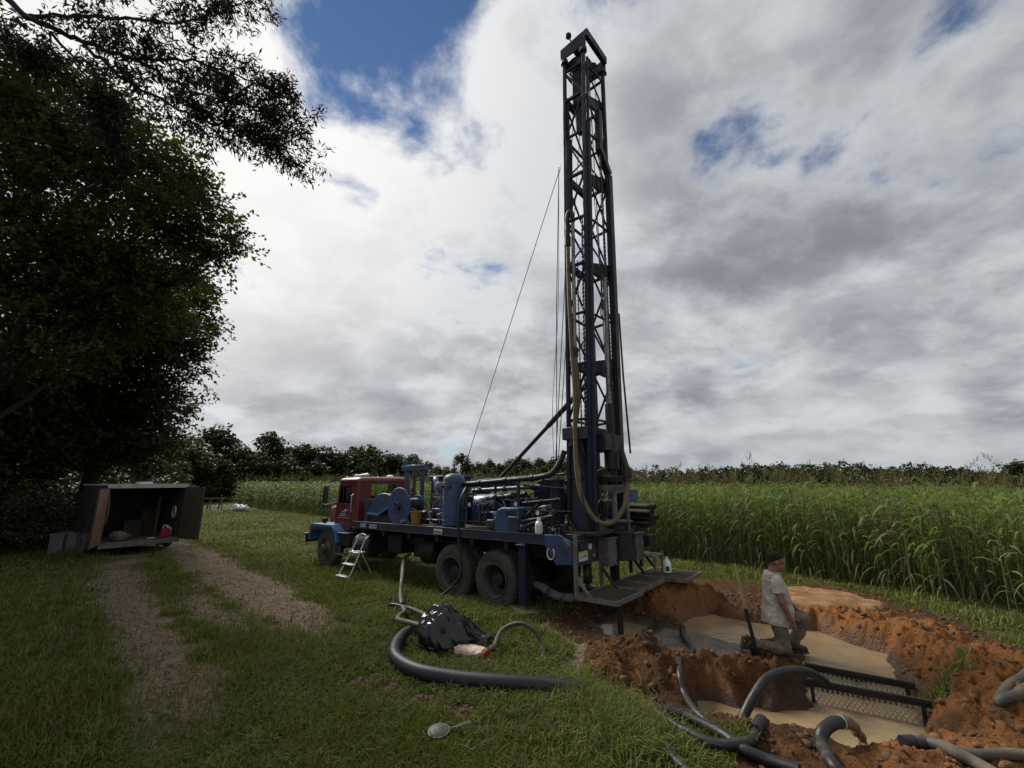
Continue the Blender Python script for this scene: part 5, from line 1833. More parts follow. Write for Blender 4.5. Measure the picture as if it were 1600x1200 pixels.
m_.build('valve_bank', 'galv', egn)
m_ = RB(); m_.tube(spline([(2.75, 0.80, 2.48), (2.62, 0.72, 2.42), (2.55, 0.70, 2.20), (2.45, 0.72, 2.06)], 5), 0.07, 12); m_.build('intake_pipe', 'blue_light', egn, smooth=60)
m_ = RB(); m_.tube(spline([(2.50, 0.95, 2.30), (2.40, 0.80, 2.36), (2.05, 0.72, 2.36), (1.80, 0.70, 2.34)], 5), 0.065, 12); m_.build('charge_pipe', 'blue_light', egn, smooth=60)
m_ = RB(); m_.tube(spline([(2.30, 0.55, 1.62), (2.05, 0.48, 1.64), (1.92, 0.45, 1.78), (1.78, 0.45, 1.92)], 5), 0.06, 12); m_.build('coolant_pipe', 'blue', egn, smooth=60)
m_ = RB(); m_.lathe([(0.02, 0), (0.16, 0.0), (0.19, 0.04), (0.19, 0.16), (0.16, 0.2), (0.02, 0.2)], (2.25, 0.62, 2.20), (0, 0, 1), 20); m_.build('air_cleaner', 'galv', egn, smooth=40)
# tall air receiver tank
m_ = RB()
prof = [(0.05, 0.0), (0.225, 0.01), (0.245, 0.03), (0.245, 0.12), (0.258, 0.125), (0.258, 0.14), (0.248, 0.145), (0.248, 1.02), (0.238, 1.07), (0.205, 1.115), (0.15, 1.15), (0.08, 1.17), (0.02, 1.175)]
m_.lathe(prof, (1.66, 0.42, 1.41), (0, 0, 1), 32)
rt = m_.build('air_receiver_tank', 'blue', RIG, smooth=35)
m_ = RB(); m_.lathe([(0.249, 0), (0.255, 0.01), (0.249, 0.02)], (1.66, 0.42, 2.36), (0, 0, 1), 32); m_.build('weld_seam', 'blue', rt)
m_ = RB(); m_.cyl((1.66, 0.42, 2.58), (1.66, 0.42, 2.70), 0.035, n=10); m_.cyl((1.74, 0.42, 2.68), (1.58, 0.42, 2.68), 0.028, n=8); m_.cyl((1.66, 0.42, 2.70), (1.66, 0.42, 2.79), 0.02, n=8); m_.cyl((1.60, 0.42, 2.77), (1.70, 0.42, 2.80), 0.012, n=6); m_.build('relief_valve', 'blue_dark', rt)
m_ = RB(); m_.cyl((1.74, 0.20, 2.28), (1.74, 0.12, 2.28), 0.030, n=10); m_.cyl((1.54, 0.22, 2.27), (1.54, 0.14, 2.27), 0.030, n=10); m_.build('tank_ports', 'blue_dark', rt)
m_ = RB(); m_.cyl((1.90, 0.24, 1.45), (1.90, 0.24, 2.20), 0.012, n=6); m_.cyl((1.90, 0.24, 1.55), (1.83, 0.27, 1.55), 0.02, n=6); m_.cyl((1.90, 0.24, 1.78), (1.83, 0.27, 1.78), 0.02, n=6); m_.build('sight_tube', 'blue_light', rt)
m_ = RB(); m_.box((1.36, 0.10, 1.40), (1.96, 0.76, 1.412)); m_.build('tank_base', 'blue_dark', rt)
# compressor behind the tank
m_ = RB(); m_.lathe([(0.05, 0), (0.22, 0.0), (0.27, 0.04), (0.27, 0.36), (0.24, 0.42), (0.24, 0.8), (0.05, 0.82)], (0.55, 0.95, 1.86), (1, 0, 0), 26); m_.build('compressor', 'blue', RIG, smooth=40)
m_ = RB(); m_.box((0.50, 0.70, 1.41), (1.05, 1.25, 1.60)); m_.box((0.62, 0.45, 1.41), (0.86, 0.68, 1.86)); m_.cyl((0.70, 0.44, 1.84), (0.70, 0.44, 1.92), 0.10, n=14); m_.build('pump_unit', 'blue_dark', RIG, bevel=0.02)
# long pipes to the mast foot
for (o_, z0, z1, s0, s1, r_, mt_) in ((0.50, 2.33, 2.43, 1.42, -0.62, 0.052, 'blue_mast'), (0.62, 2.02, 2.10, 0.80, -0.30, 0.048, 'blue_dark'), (0.92, 2.42, 2.50, 1.30, -1.10, 0.022, 'black_steel'), (0.80, 1.95, 2.0, 0.6, -0.5, 0.04, 'blue_dark')):
    m_ = RB(); m_.tube([(s0, o_, z0), (s0 * .5 + s1 * .5, o_, (z0 + z1) / 2), (s1, o_, z1)], r_, 12)
    pp = m_.build('discharge_pipe', mt_, RIG, smooth=40)
    m_ = RB()
    for u in (0.25, 0.62, 0.97):
        c_ = Vector((s0 + (s1 - s0) * u, o_, z0 + (z1 - z0) * u)); m_.cyl(c_ + Vector((0.035, 0, 0)), c_ - Vector((0.035, 0, 0)), r_ * 1.35, n=12)
    m_.build('coupling', 'black_steel', pp)
m_ = RB(); m_.tube([(-0.20, 0.50, 2.40), (-0.20, 0.50, 1.90), (-0.18, 0.48, 1.60)], 0.038, 10)
m_.cyl((-0.20, 0.50, 2.12), (-0.20, 0.34, 2.12), 0.022, n=8); m_.cyl((-0.20, 0.42, 1.98), (-0.08, 0.36, 1.98), 0.02, n=8); m_.lathe([(0.03, 0), (0.03, 0.03)], (-0.20, 0.30, 2.12), (0, 1, 0), 10); m_.build('valve_riser', 'blue_dark', RIG, smooth=40)
m_ = RB(); m_.tube(spline([(-0.62, 0.50, 2.43), (-0.85, 0.52, 2.46), (-1.00, 0.58, 2.52), (-1.14, 0.66, 2.74), (-1.22, 0.70, 2.95)], 6), [0.055 * (1 + 0.12 * (k % 2)) for k in range(25)], 12); m_.build('ribbed_hose', 'black_steel', RIG, smooth=30)
# supports standing on the deck
m_ = RB()
for (s_0, o_, z_) in ((1.02, 0.22, 2.26), (0.48, 0.55, 2.35), (0.30, 0.62, 2.02), (-0.05, 0.70, 2.0), (0.62, 0.22, 1.92)):
    m_.box((s_0 - 0.02, o_ - 0.02, 1.40), (s_0 + 0.02, o_ + 0.02, z_))
m_.build('pipe_supports', 'blue_dark', RIG)
# hydraulic power pack box
m_ = RB()
m_.prism([(0.10, 0.10, 1.41), (0.10, 0.10, 1.72), (0.02, 0.10, 1.82), (-0.10, 0.10, 1.86), (-0.52, 0.10, 1.86), (-0.52, 0.10, 1.41)], (0, 0.50, 0)); pk = m_.build('power_pack', 'blue', RIG, bevel=0.015)
m_ = RB(); m_.box((-0.20, 0.088, 1.72), (-0.44, 0.099, 1.80)); m_.build('power_pack_slot', 'black_steel', pk)
m_ = RB(); m_.box((-0.30, 0.05, 1.41), (-0.56, 0.098, 1.70)); m_.build('control_box', 'blue_dark', pk, bevel=0.01)
m_ = RB(); m_.sphere((0.06, 0.088, 1.66), 0.016, 8, 5); m_.build('bright_fitting', 'alu', pk)
# drawworks: drum, guard, flywheel
m_ = RB()
m_.prism([(-0.25, 0.95, 1.42), (-0.25, 0.95, 2.20), (-0.35, 0.95, 2.36), (-0.52, 0.95, 2.42), (-0.74, 0.95, 2.38), (-0.86, 0.95, 2.24), (-0.90, 0.95, 2.0), (-0.90, 0.95, 1.42)], (0, 0.12, 0)); dw = m_.build('drawworks_guard', 'blue_mast', RIG, bevel=0.01)
m_ = RB(); m_.lathe([(0.06, 0), (0.36, 0.0), (0.36, 0.03), (0.26, 0.035), (0.26, 0.5), (0.36, 0.505), (0.36, 0.54), (0.06, 0.54)], (-0.58, 1.12, 2.02), (0, 1, 0), 30); m_.build('drum', 'black_steel', dw, smooth=40)
m_ = RB(); m_.lathe([(0.04, 0), (0.30, 0.0), (0.32, 0.02), (0.32, 0.10), (0.30, 0.12), (0.04, 0.12)], (-0.78, 0.62, 1.58), (0, 1, 0), 28); m_.build('brake_drum', 'blue_dark', dw, smooth=40)
m_ = RB(); m_.box((-0.60, 1.7, 1.42), (-1.5, 2.3, 1.95)); m_.cyl((-0.5, 1.9, 2.25), (-1.4, 1.9, 2.25), 0.16, n=16); m_.box((-0.45, 1.2, 1.42), (-0.9, 2.3, 1.50)); m_.build('mud_pump', 'black_steel', RIG, bevel=0.02)
# upright cylinder near the mast foot
m_ = RB(); m_.lathe([(0.03, 0), (0.125, 0.0), (0.125, 0.92), (0.135, 0.925), (0.135, 0.97), (0.06, 0.98), (0.03, 1.0)], (-1.08, 0.62, 1.42), (0, 0, 1), 20); m_.build('upright_cylinder', 'blue_mast', RIG, smooth=40)
# guards, levers and clutter at the rear of the deck
for (pp_, r_, mt_) in (([(0.0, 0.25, 1.98), (-0.35, 0.25, 1.44)], 0.012, 'steel'), ([(-0.38, 0.22, 1.60), (-0.62, 0.22, 1.72), (-0.90, 0.22, 1.92)], 0.026, 'black_steel'), ([(-0.55, 0.14, 1.62), (-1.25, 0.2, 1.74)], 0.016, 'steel'), ([(-0.55, 0.12, 1.50), (-1.10, 0.2, 1.70)], 0.016, 'steel'), ([(-0.45, 0.30, 1.80), (-1.50, 0.45, 1.80)], 0.015, 'black_steel')):
    m_ = RB(); m_.tube(pp_, r_, 8); m_.build('control_rod', mt_, RIG)
random.seed(9)
for k_ in range(16):
    s_0 = -0.75 - 0.043 * k_ - random.uniform(0, 0.02); z_ = 1.43 + random.uniform(0.07, 0.2)
    m_ = RB(); m_.tube([(s_0, 0.12 + 0.05 * (k_ % 3), 1.40), (s_0 + random.uniform(-.03, .03), 0.12 + 0.05 * (k_ % 3), z_)], 0.009, 6); m_.sphere((s_0, 0.12 + 0.05 * (k_ % 3), z_), 0.018, 6, 4)
    m_.build('valve_lever', 'steel' if k_ % 3 else 'black_steel', RIG)
for k_ in range(26):
    s_0 = -0.15 - 0.05 * k_ + random.uniform(-.03, .03); o_ = random.uniform(0.12, 0.6)
    m_ = RB(); m_.box((s_0, o_, 1.40), (s_0 - random.uniform(0.05, 0.12), o_ + random.uniform(0.05, 0.12), 1.40 + random.uniform(0.04, 0.17)))
    m_.build('valve_block', ('black_steel', 'grey_mud_steel', 'blue_dark')[k_ % 3], RIG, bevel=0.006)
for k_ in range(14):
    s_0 = random.uniform(-0.3, -1.35); o_ = random.uniform(0.08, 0.35); z_ = random.uniform(1.44, 1.62)
    m_ = RB(); m_.cyl((s_0, o_, z_), (s_0 + random.uniform(-.05, .05), o_ - 0.04, z_ + random.uniform(-.02, .03)), random.uniform(0.015, 0.035), n=10)
    m_.build('hydraulic_fitting', 'steel' if k_ % 2 else 'black_steel', RIG)
for k_ in range(9):
    s_0 = random.uniform(-0.2, -1.2); a = Vector((s_0, random.uniform(.2, .6), 1.46)); c_ = Vector((s_0 - random.uniform(.2, .5), random.uniform(.3, .8), 1.46 + random.uniform(0, .5)))
    m_ = RB(); m_.tube(spline([a, a.lerp(c_, .3) + Vector((0, -.05, .22)), a.lerp(c_, .7) + Vector((0, 0, .2)), c_], 5), 0.014, 6); m_.build('hydraulic_line', 'black_steel', RIG, smooth=60)
for (a_, b_) in (((1.0, .3, 2.27), (0.95, .3, 1.5)), ((0.45, .35, 1.95), (0.55, .2, 1.44)), ((2.0, .4, 1.5), (1.9, .3, 1.8))):
    a, c_ = Vector(a_), Vector(b_)
    m_ = RB(); m_.tube(spline([a, a.lerp(c_, .3) + Vector((.1, -.05, .02)), a.lerp(c_, .7) + Vector((-.06, 0, .02)), c_], 5), 0.016, 6); m_.build('hydraulic_line', 'black_steel', RIG, smooth=60)
# more pumps, filters, manifolds and lines packed on the deck
random.seed(91)
for (s_0, o_, r_, h_, mt_) in ((2.35, 1.55, 0.16, 0.75, 'blue_dark'), (1.15, 0.62, 0.075, 0.55, 'blue'), (0.98, 0.60, 0.075, 0.50, 'blue'), (0.25, 0.30, 0.06, 0.34, 'blue_dark'), (0.40, 1.35, 0.20, 0.70, 'blue_dark'), (1.10, 1.55, 0.22, 0.62, 'blue'), (0.10, 0.85, 0.10, 0.62, 'blue_mast'), (-1.22, 0.30, 0.06, 0.45, 'black_steel'), (1.95, 1.75, 0.18, 0.9, 'blue_mast'), (2.85, 0.62, 0.10, 0.32, 'black_steel')):
    m_ = RB(); m_.lathe([(r_ * 0.3, 0), (r_ * 0.95, 0.0), (r_, 0.03), (r_, h_ * 0.8), (r_ * 1.06, h_ * 0.81), (r_ * 1.06, h_ * 0.87), (r_ * 0.8, h_ * 0.96), (r_ * 0.2, h_)], (s_0, o_, 1.40), (0, 0, 1), 18)
    m_.build('filter_housing', mt_, RIG, smooth=40)
for (a_, b_, r_, mt_) in (((1.35, 0.75, 2.18), (-0.55, 0.78, 2.26), 0.045, 'blue'), ((1.9, 0.95, 2.30), (0.2, 1.0, 2.34), 0.05, 'blue_dark'), ((0.9, 0.38, 1.72), (0.10, 0.38, 1.74), 0.03, 'blue'), ((1.3, 0.25, 1.55), (0.2, 0.22, 1.55), 0.022, 'black_steel'), ((-0.55, 0.20, 1.95), (-1.35, 0.32, 2.02), 0.028, 'blue_mast'), ((2.6, 0.34, 1.52), (1.95, 0.30, 1.52), 0.03, 'black_steel'), ((-0.3, 0.42, 2.30), (-1.3, 0.50, 2.22), 0.02, 'black_steel')):
    m_ = RB(); m_.cyl(a_, b_, r_, n=12); pp = m_.build('manifold_pipe', mt_, RIG, smooth=40)
    m_ = RB()
    for u in (0.12, 0.5, 0.9):
        c_ = Vector(a_).lerp(Vector(b_), u); d_ = (Vector(b_) - Vector(a_)).normalized()
        m_.cyl(c_ - d_ * 0.02, c_ + d_ * 0.02, r_ * 1.5, n=8)
    m_.build('flange', 'black_steel', pp)
for (a_, b_, mt_) in (((2.20, 1.35, 1.42), (1.45, 2.2, 2.05), 'blue_dark'), ((1.3, 1.1, 1.42), (0.7, 1.5, 1.66), 'blue'), ((0.30, 1.0, 1.42), (-0.20, 1.5, 1.95), 'blue_dark'), ((3.05, 1.3, 1.42), (2.2, 2.2, 1.8), 'black_steel'), ((0.35, 0.12, 1.42), (0.14, 0.30, 1.62), 'blue_dark')):
    m_ = RB(); m_.box(a_, b_); m_.build('pump_casing', mt_, RIG, bevel=0.03)
for k_ in range(22):
    a = Vector((random.uniform(-0.4, 2.4), random.uniform(.25, .7), random.uniform(1.45, 2.1))); c_ = a + Vector((random.uniform(-.7, .4), random.uniform(-.1, .5), random.uniform(-.3, .45)))
    c_.z = min(max(c_.z, 1.44), 2.3); md = a.lerp(c_, .5) + Vector((0, random.uniform(-.15, .05), random.uniform(-.12, .2)))
    m_ = RB(); m_.tube(spline([a, md, c_], 7), random.choice((0.010, 0.014, 0.019)), 6); m_.build('hydraulic_line', random.choice(('black_steel', 'black_steel', 'blue_dark')), RIG, smooth=60)
for (s_0, z_) in ((0.86, 1.90), (-0.42, 1.93), (-0.95, 1.78)):
    m_ = RB(); m_.lathe([(0.01, -0.02), (0.05, -0.018), (0.052, 0.0), (0.01, 0.0)], (s_0, 0.16, z_), (0, 1, 0), 16); gg = m_.build('gauge', 'black_steel', RIG)
    m_ = RB(); m_.lathe([(0.005, -0.023), (0.042, -0.0225), (0.042, -0.019)], (s_0, 0.16, z_), (0, 1, 0), 16); m_.build('gauge_face', 'label_white', gg)

# hose hanging down the side to the ground
m_ = RB(); m_.tube(spline([(1.02, 0.20, 2.26), (0.98, 0.02, 2.05), (1.0, -0.03, 1.75), (0.98, -0.05, 1.40), (0.92, -0.06, 1.05), (0.86, -0.07, 0.75), (0.90, -0.10, 0.45), (1.15, -0.20, 0.18), (1.42, -0.30, 0.05)], 8), 0.026, 10); m_.build('side_hose', 'hose_black', RIG, smooth=60)

# rear end ---------------------------------------------------------------
m_ = RB(); m_.box((-1.78, 0.03, 0.93), (-1.84, 2.36, 1.33)); m_.box((-1.775, 0.03, 1.332), (-1.90, 2.36, 1.35)); bp = m_.build('rear_bumper', 'blue_dark', RIG, bevel=0.006)
m_ = RB(); m_.box((-1.8425, 0.10, 0.995), (-1.848, 0.40, 1.155)); pl_ = m_.build('license_plate', 'label_white', RIG, bevel=0.002)
m_ = RB(); m_.box((-1.8485, 0.105, 1.118), (-1.850, 0.395, 1.150)); m_.build('plate_band', 'label_yellow', pl_)
rig_text('X11795', -1.8505, 0.25, 1.065, 0.075, 'ink', 'rear', RIG, 'plate_lettering')
for (o_, z_, r_, mt_) in ((0.47, 1.21, 0.055, 'lens_clear'), (0.17, 1.24, 0.06, 'blue_dark'), (0.60, 1.05, 0.035, 'lamp_amber')):
    m_ = RB(); m_.lathe([(r_ * 0.3, -0.03), (r_, -0.02), (r_, 0.0)], (-1.843, o_, z_), (1, 0, 0), 16); m_.build('tail_light', mt_, RIG)
m_ = RB()
for k_ in range(4):
    m_.prism([(-1.60 - 0.03 * k_, -0.006, 1.36 - 0.028 * k_), (-1.70 - 0.015 * k_, -0.006, 1.362 - 0.026 * k_), (-1.70 - 0.015 * k_, -0.006, 1.352 - 0.026 * k_), (-1.60 - 0.03 * k_, -0.006, 1.348 - 0.028 * k_)], (0, 0.003, 0))
m_.build('warning_stripes', 'label_yellow', RIG)
for (o0, o1, s1, zb, zt) in ((0.78, 1.12, -2.05, 0.84, 1.30), (1.20, 1.52, -2.14, 0.90, 1.32), (1.58, 1.92, -2.22, 0.86, 1.33)):
    m_ = RB(); m_.box((-1.845, o0, zb), (s1, o1, zt)); m_.box((-1.845, o0 - 0.02, zt + 0.002), (s1 - 0.03, o1 + 0.02, zt + 0.03)); bx_ = m_.build('slip_box', 'grey_mud_steel', RIG, bevel=0.008)
    m_ = RB()
    for zz_ in (zb + 0.08, zt - 0.08):
        m_.cyl((s1 - 0.001, o1 - 0.05, zz_), (s1 - 0.02, o1 - 0.05, zz_), 0.015, n=6)
    m_.build('bolt', 'black_steel', bx_)
m_ = RB(); m_.cyl((-2.02, 1.36, 0.90), (-2.02, 1.36, 1.40), 0.20, n=22); m_.lathe([(0.08, 0), (0.30, 0.0), (0.30, 0.06), (0.24, 0.08), (0.24, 0.16), (0.30, 0.18), (0.30, 0.22), (0.08, 0.22)], (-1.95, 1.36, 1.38), (0, 0, 1), 26); m_.build('rotary_table', 'black_steel', RIG, smooth=40)
m_ = RB(); m_.box((-1.35, 0.30, 1.40), (-2.05, 2.30, 1.46)); m_.box((-1.60, 0.10, 1.35), (-1.86, 0.9, 1.44)); m_.build('rear_deck_plate', 'black_steel', RIG, bevel=0.006)
# folding work platform
for (o_, zt, zb) in ((-0.06, 1.44, 0.46), (0.80, 1.55, 0.50), (2.02, 1.55, 0.55), (2.52, 1.62, 0.60)):
    m_ = RB(); m_.box((-1.86, o_ - 0.035, zb), (-1.90, o_ + 0.035, zt)); m_.box((-1.852, o_ - 0.035, zb), (-1.86, o_ - 0.025, zt)); ps = m_.build('platform_post', 'galv' if o_ < 1 else 'black_steel', RIG)
    m_ = RB(); m_.prism([(-1.902, o_ - 0.015, zb + 0.34), (-1.902, o_ - 0.015, zb + 0.27), (-2.14, o_ - 0.015, zb + 0.0), (-2.20, o_ - 0.015, zb + 0.0)], (0, 0.03, 0)); m_.build('gusset', 'galv' if o_ < 0.5 else 'black_steel', ps)
plf = empty('work_platform'); plf.parent = RIG


def grate(s0, s1, o0, o1, z, mt_='rust'):
    m_ = RB()
    for k in range(int((o1 - o0) / 0.033)):
        o_ = o0 + 0.03 + k * 0.033
        m_.box((s0 - 0.03, o_ - 0.004, z - 0.022), (s1 + 0.03, o_ + 0.004, z))
    for k in range(int((s0 - s1) / 0.05)):
        s_ = s0 - 0.03 - k * 0.05
        m_.box((s_ - 0.006, o0 + 0.03, z - 0.020), (s_ + 0.006, o1 - 0.03, z + 0.004))
    g_ = m_.build('grate_panel', mt_, plf)
    m_ = RB()
    m_.box((s0, o0, z - 0.06), (s0 - 0.03, o1, z + 0.006)); m_.box((s1 + 0.03, o0, z - 0.06), (s1, o1, z + 0.006)); m_.box((s0 - 0.031, o0, z - 0.06), (s1 + 0.031, o0 + 0.03, z + 0.006)); m_.box((s0 - 0.031, o1 - 0.03, z - 0.06), (s1 + 0.031, o1, z + 0.006))
    m_.build('panel_frame', 'galv' if mt_ == 'rust' else mt_, g_)


grate(-1.90, -2.62, -0.08, 0.90, 0.50)
grate(-1.92, -2.55, 0.92, 1.46, 0.50)
grate(-1.92, -2.56, 1.48, 2.04, 0.51)
grate(-1.94, -2.95, 2.06, 3.00, 0.53)
m_ = RB(); m_.box((-1.9, 2.10, 0.86), (-2.35, 2.60, 0.89)); m_.box((-2.30, 2.15, 0.55), (-2.34, 2.19, 0.86)); m_.box((-2.30, 2.52, 0.55), (-2.34, 2.56, 0.86)); m_.build('side_step', 'galv', plf, bevel=0.004)
m_ = RB(); m_.box((-1.92, 2.20, 1.05), (-2.22, 2.50, 1.26)); m_.build('tool_box', 'black_steel', RIG, bevel=0.01)
m_ = MB(tw); m_.box((-2.42, 0.28, -0.12), (-2.49, 0.35, 0.47)); m_.build('platform_leg', 'black_steel', RIG)
m_ = MB(tw); m_.box((-2.30, 1.75, -0.10), (-2.38, 1.83, 0.47)); m_.build('platform_leg', 'black_steel', RIG)
m_ = RB(); m_.lathe([(0.05, 0), (0.14, 0.0), (0.16, 0.03), (0.16, 0.06), (0.14, 0.09), (0.05, 0.09)], (-1.75, 0.62, 0.72), (0.9, -0.3, 0), 16); m_.build('hydraulic_motor', 'black_steel', RIG, smooth=40)
# rack with drill pipes on the far rear side is a part, each pipe is a thing
m_ = RB(); m_.box((-1.30, 2.05, 1.42), (-1.36, 2.95, 1.46)); m_.box((-2.0, 2.05, 1.42), (-2.06, 2.95, 1.46)); m_.box((-1.30, 2.90, 1.46), (-1.36, 2.95, 2.0)); m_.box((-2.0, 2.90, 1.46), (-2.06, 2.95, 1.86)); m_.prism([(-1.9, 2.2, 1.42), (-1.9, 2.9, 1.42), (-1.9, 2.6, 1.02)], (-0.03, 0, 0)); m_.build('pipe_rack', 'black_steel', RIG)
m_ = RB(); m_.box((-1.25, 2.42, 1.90), (-1.72, 2.90, 2.17)); m_.build('tool_chest', 'blue', RIG, bevel=0.01)

# ------------------------------------------------------------------ mast (part of the rig, its members are sub-parts)
MZ0, MZ1 = 1.42, 12.05
BOT = {'C': (-1.80, 0.60), 'L': (-1.36, 0.60), 'R': (-1.84, 1.74), 'B': (-1.36, 1.74)}
TOP = {'C': (-2.05, 0.62), 'L': (-1.54, 0.62), 'R': (-2.12, 1.40), 'B': (-1.54, 1.40)}
mast = empty('mast'); mast.parent = RIG


def leg(k, z):
    t = (z - MZ0) / (MZ1 - MZ0)
    return Vector((BOT[k][0] + (TOP[k][0] - BOT[k][0]) * t, BOT[k][1] + (TOP[k][1] - BOT[k][1]) * t, z))


def mpart(name, mt_, fn, smooth=35, bevel=0.0):
    m = MB(tw); fn(m)
    return m.build(name, mt_, mast, smooth=smooth, bevel=bevel)


# the mast is built upright in world height, the bed slope is tiny
mpart('leg', 'blue_mast', lambda m: m.beam(leg('C', MZ0), leg('C', MZ1), 0.072), bevel=0.008)
mpart('leg', 'blue_mast', lambda m: m.beam(leg('L', MZ0), leg('L', MZ1), 0.072), bevel=0.008)
mpart('leg', 'blue_mast', lambda m: m.beam(leg('B', MZ0), leg('B', MZ1), 0.072), bevel=0.008)
mpart('leg', 'blue_mast', lambda m: m.beam(leg('R', MZ0), leg('R', MZ1), 0.080), bevel=0.008)
# heavy guide channel on the right leg below z = 9.4
mpart('guide_channel', 'black_steel', lambda m: (m.beam(leg('R', MZ0) + Vector((-0.02, 0.06, 0)), leg('R', 9.30) + Vector((-0.02, 0.06, 0)), 0.12, 0.16), m.beam(leg('R', 9.30) + Vector((-0.02, 0.06, 0)), leg('R', 9.75) + Vector((0, -0.30, 0)), 0.14, 0.16)), bevel=0.01)
mpart('guide_channel', 'black_steel', lambda m: m.beam(leg('R', 9.7) + Vector((0.0, -0.32, 0)), leg('R', 10.75) + Vector((0, -0.30, 0)), 0.13, 0.14), bevel=0.01)
mpart('guide_channel', 'black_steel', lambda m: m.beam(leg('B', MZ0) + Vector((0.02, 0.02, 0)), leg('B', 9.30) + Vector((0.02, 0.02, 0)), 0.12, 0.12), bevel=0.01)
levels = [2.45, 3.55, 4.65, 5.72, 6.80, 7.86, 8.92, 9.95, 10.95, 11.75]
for i, z in enumerate(levels):
    h = 0.045 if i % 2 else 0.055
    mpart('brace', 'blue_mast', lambda m: m.beam(leg('L', z), leg('C', z + 0.0), h))                      # near side
    mpart('brace', 'blue_mast', lambda m: m.beam(leg('B', z), leg('R', z + 0.05), h))
    if i % 2 == 0:
        mpart('cross_channel', 'black_steel', lambda m: (m.beam(leg('L', z + 0.05), leg('B', z + 0.05), 0.09, 0.15)), bevel=0.006)
        if z < 11:
            def gus(m):
                a, b = leg('C', z), leg('R', z)
                m.prism([a + Vector((0.05, 0.02, 0.02)), b + Vector((0.05, 0, 0.30)), b + Vector((0.05, 0, -0.08)), b + Vector((0.05, -0.25, -0.16)), a + Vector((0.05, 0.02, -0.10))], (0.06, 0, 0))
            mpart('bracket_plate', 'black_steel', gus, bevel=0.006)
    else:
        mpart('brace', 'blue_mast', lambda m: m.beam(leg('C', z), leg('R', z), 0.035))
        mpart('brace', 'blue_mast', lambda m: m.beam(leg('L', z), leg('B', z), 0.045))
    if i < len(levels) - 1:
        z2 = levels[i + 1]
        a, b = ('L', 'C') if i % 2 else ('C', 'L')
        mpart('diagonal', 'blue_mast', lambda m: m.beam(leg(a, z), leg(b, z2), 0.035))
        a, b = ('R', 'C') if True else ('C', 'R')
        mpart('diagonal', 'blue_mast', lambda m: m.beam(leg('R', z), leg('C', z2), 0.030))
        mpart('diagonal', 'blue_mast', lambda m: m.beam(leg('B', z), leg('L', z2), 0.035) if i % 2 else m.beam(leg('L', z), leg('B', z2), 0.035))
        mpart('diagonal', 'blue_mast', lambda m: m.beam(leg('B', z), leg('R', z2), 0.035) if i % 2 else m.beam(leg('R', z), leg('B', z2), 0.035))
# crown
mpart('crown_plate', 'blue_mast', lambda m: m.prism([(-1.47, 0.56, 12.10), (-2.14, 0.56, 12.10), (-2.16, 0.56, 12.46), (-2.08, 0.56, 12.50), (-1.47, 0.56, 12.40)], (0, 0.03, 0)), bevel=0.005)
mpart('crown_plate', 'blue_mast', lambda m: m.prism([(-1.47, 1.44, 12.02), (-2.18, 1.44, 12.02), (-2.18, 1.44, 12.40), (-2.08, 1.44, 12.42), (-1.47, 1.44, 12.34)], (0, 0.03, 0)), bevel=0.005)
mpart('crown_beam', 'blue_mast', lambda m: m.beam((-2.15, 0.56, 12.42), (-2.17, 1.47, 12.36), 0.10, 0.20), bevel=0.006)
mpart('crown_beam', 'blue_mast', lambda m: m.beam((-1.50, 0.60, 12.16), (-1.50, 1.43, 12.12), 0.08, 0.22), bevel=0.006)
mpart('crown_beam', 'black_steel', lambda m: m.beam((-1.82, 0.60, 12.28), (-1.82, 1.43, 12.24), 0.12, 0.14), bevel=0.006)
for (s_, o_) in ((-1.70, 0.80), (-1.86, 0.98), (-1.92, 1.18), (-1.74, 1.30)):
    mpart('sheave', 'black_steel', lambda m: m.lathe([(0.03, -0.03), (0.17, -0.03), (0.19, -0.035), (0.155, 0.0), (0.19, 0.035), (0.17, 0.03), (0.03, 0.03)], (s_, o_, 12.02), (0, 1, 0.0), 20), smooth=40)
for k in ('C', 'L', 'R'):
    p = leg(k, 12.0)
    mpart('leg_clamp', 'black_steel', lambda m: (m.lathe([(0.04, 0), (0.085, 0.0), (0.085, 0.10), (0.04, 0.10)], tuple(p), (0, 0, 1), 12), m.sphere(p + Vector((-0.03, -0.05 if k != 'R' else 0.07, 0.02)), 0.05, 8, 5)))
mpart('floodlight', 'black_steel', lambda m: (m.sphere((-1.72, 0.54, 12.62), (0.075, 0.075, 0.075), 12, 8), m.cyl((-1.78, 0.57, 12.40), (-1.73, 0.55, 12.58), 0.02, n=6)), smooth=60)
# feed cylinders, kelly pipe and standpipe
cC = lambda z: leg('C', z) + Vector((-0.035, 0.10, 0))
mpart('feed_cylinder', 'blue_mast', lambda m: (m.cyl(cC(1.5), cC(10.2), 0.060, n=18), m.cyl(cC(10.2), cC(11.9), 0.035, n=14)), smooth=40)
mpart('feed_cylinder', 'blue_mast', lambda m: (m.cyl((-1.52, 0.66, 8.05), (-1.56, 0.66, 9.9), 0.085, n=18), m.cyl((-1.56, 0.66, 9.9), (-1.57, 0.66, 11.0), 0.035, n=12)), smooth=40)
mpart('counterweight_box', 'blue_mast', lambda m: (m.box((-1.62, 0.80, 10.9), (-1.82, 1.02, 12.0)), m.box((-1.66, 0.84, 10.2), (-1.80, 1.0, 10.9))), bevel=0.01)
sp = lambda z: Vector((-1.58 - 0.016 * (z - 2), 0.545, z))
mpart('standpipe', 'steel', lambda m: m.tube([sp(7.75), sp(6), sp(4.85)], 0.038, 12), smooth=40)
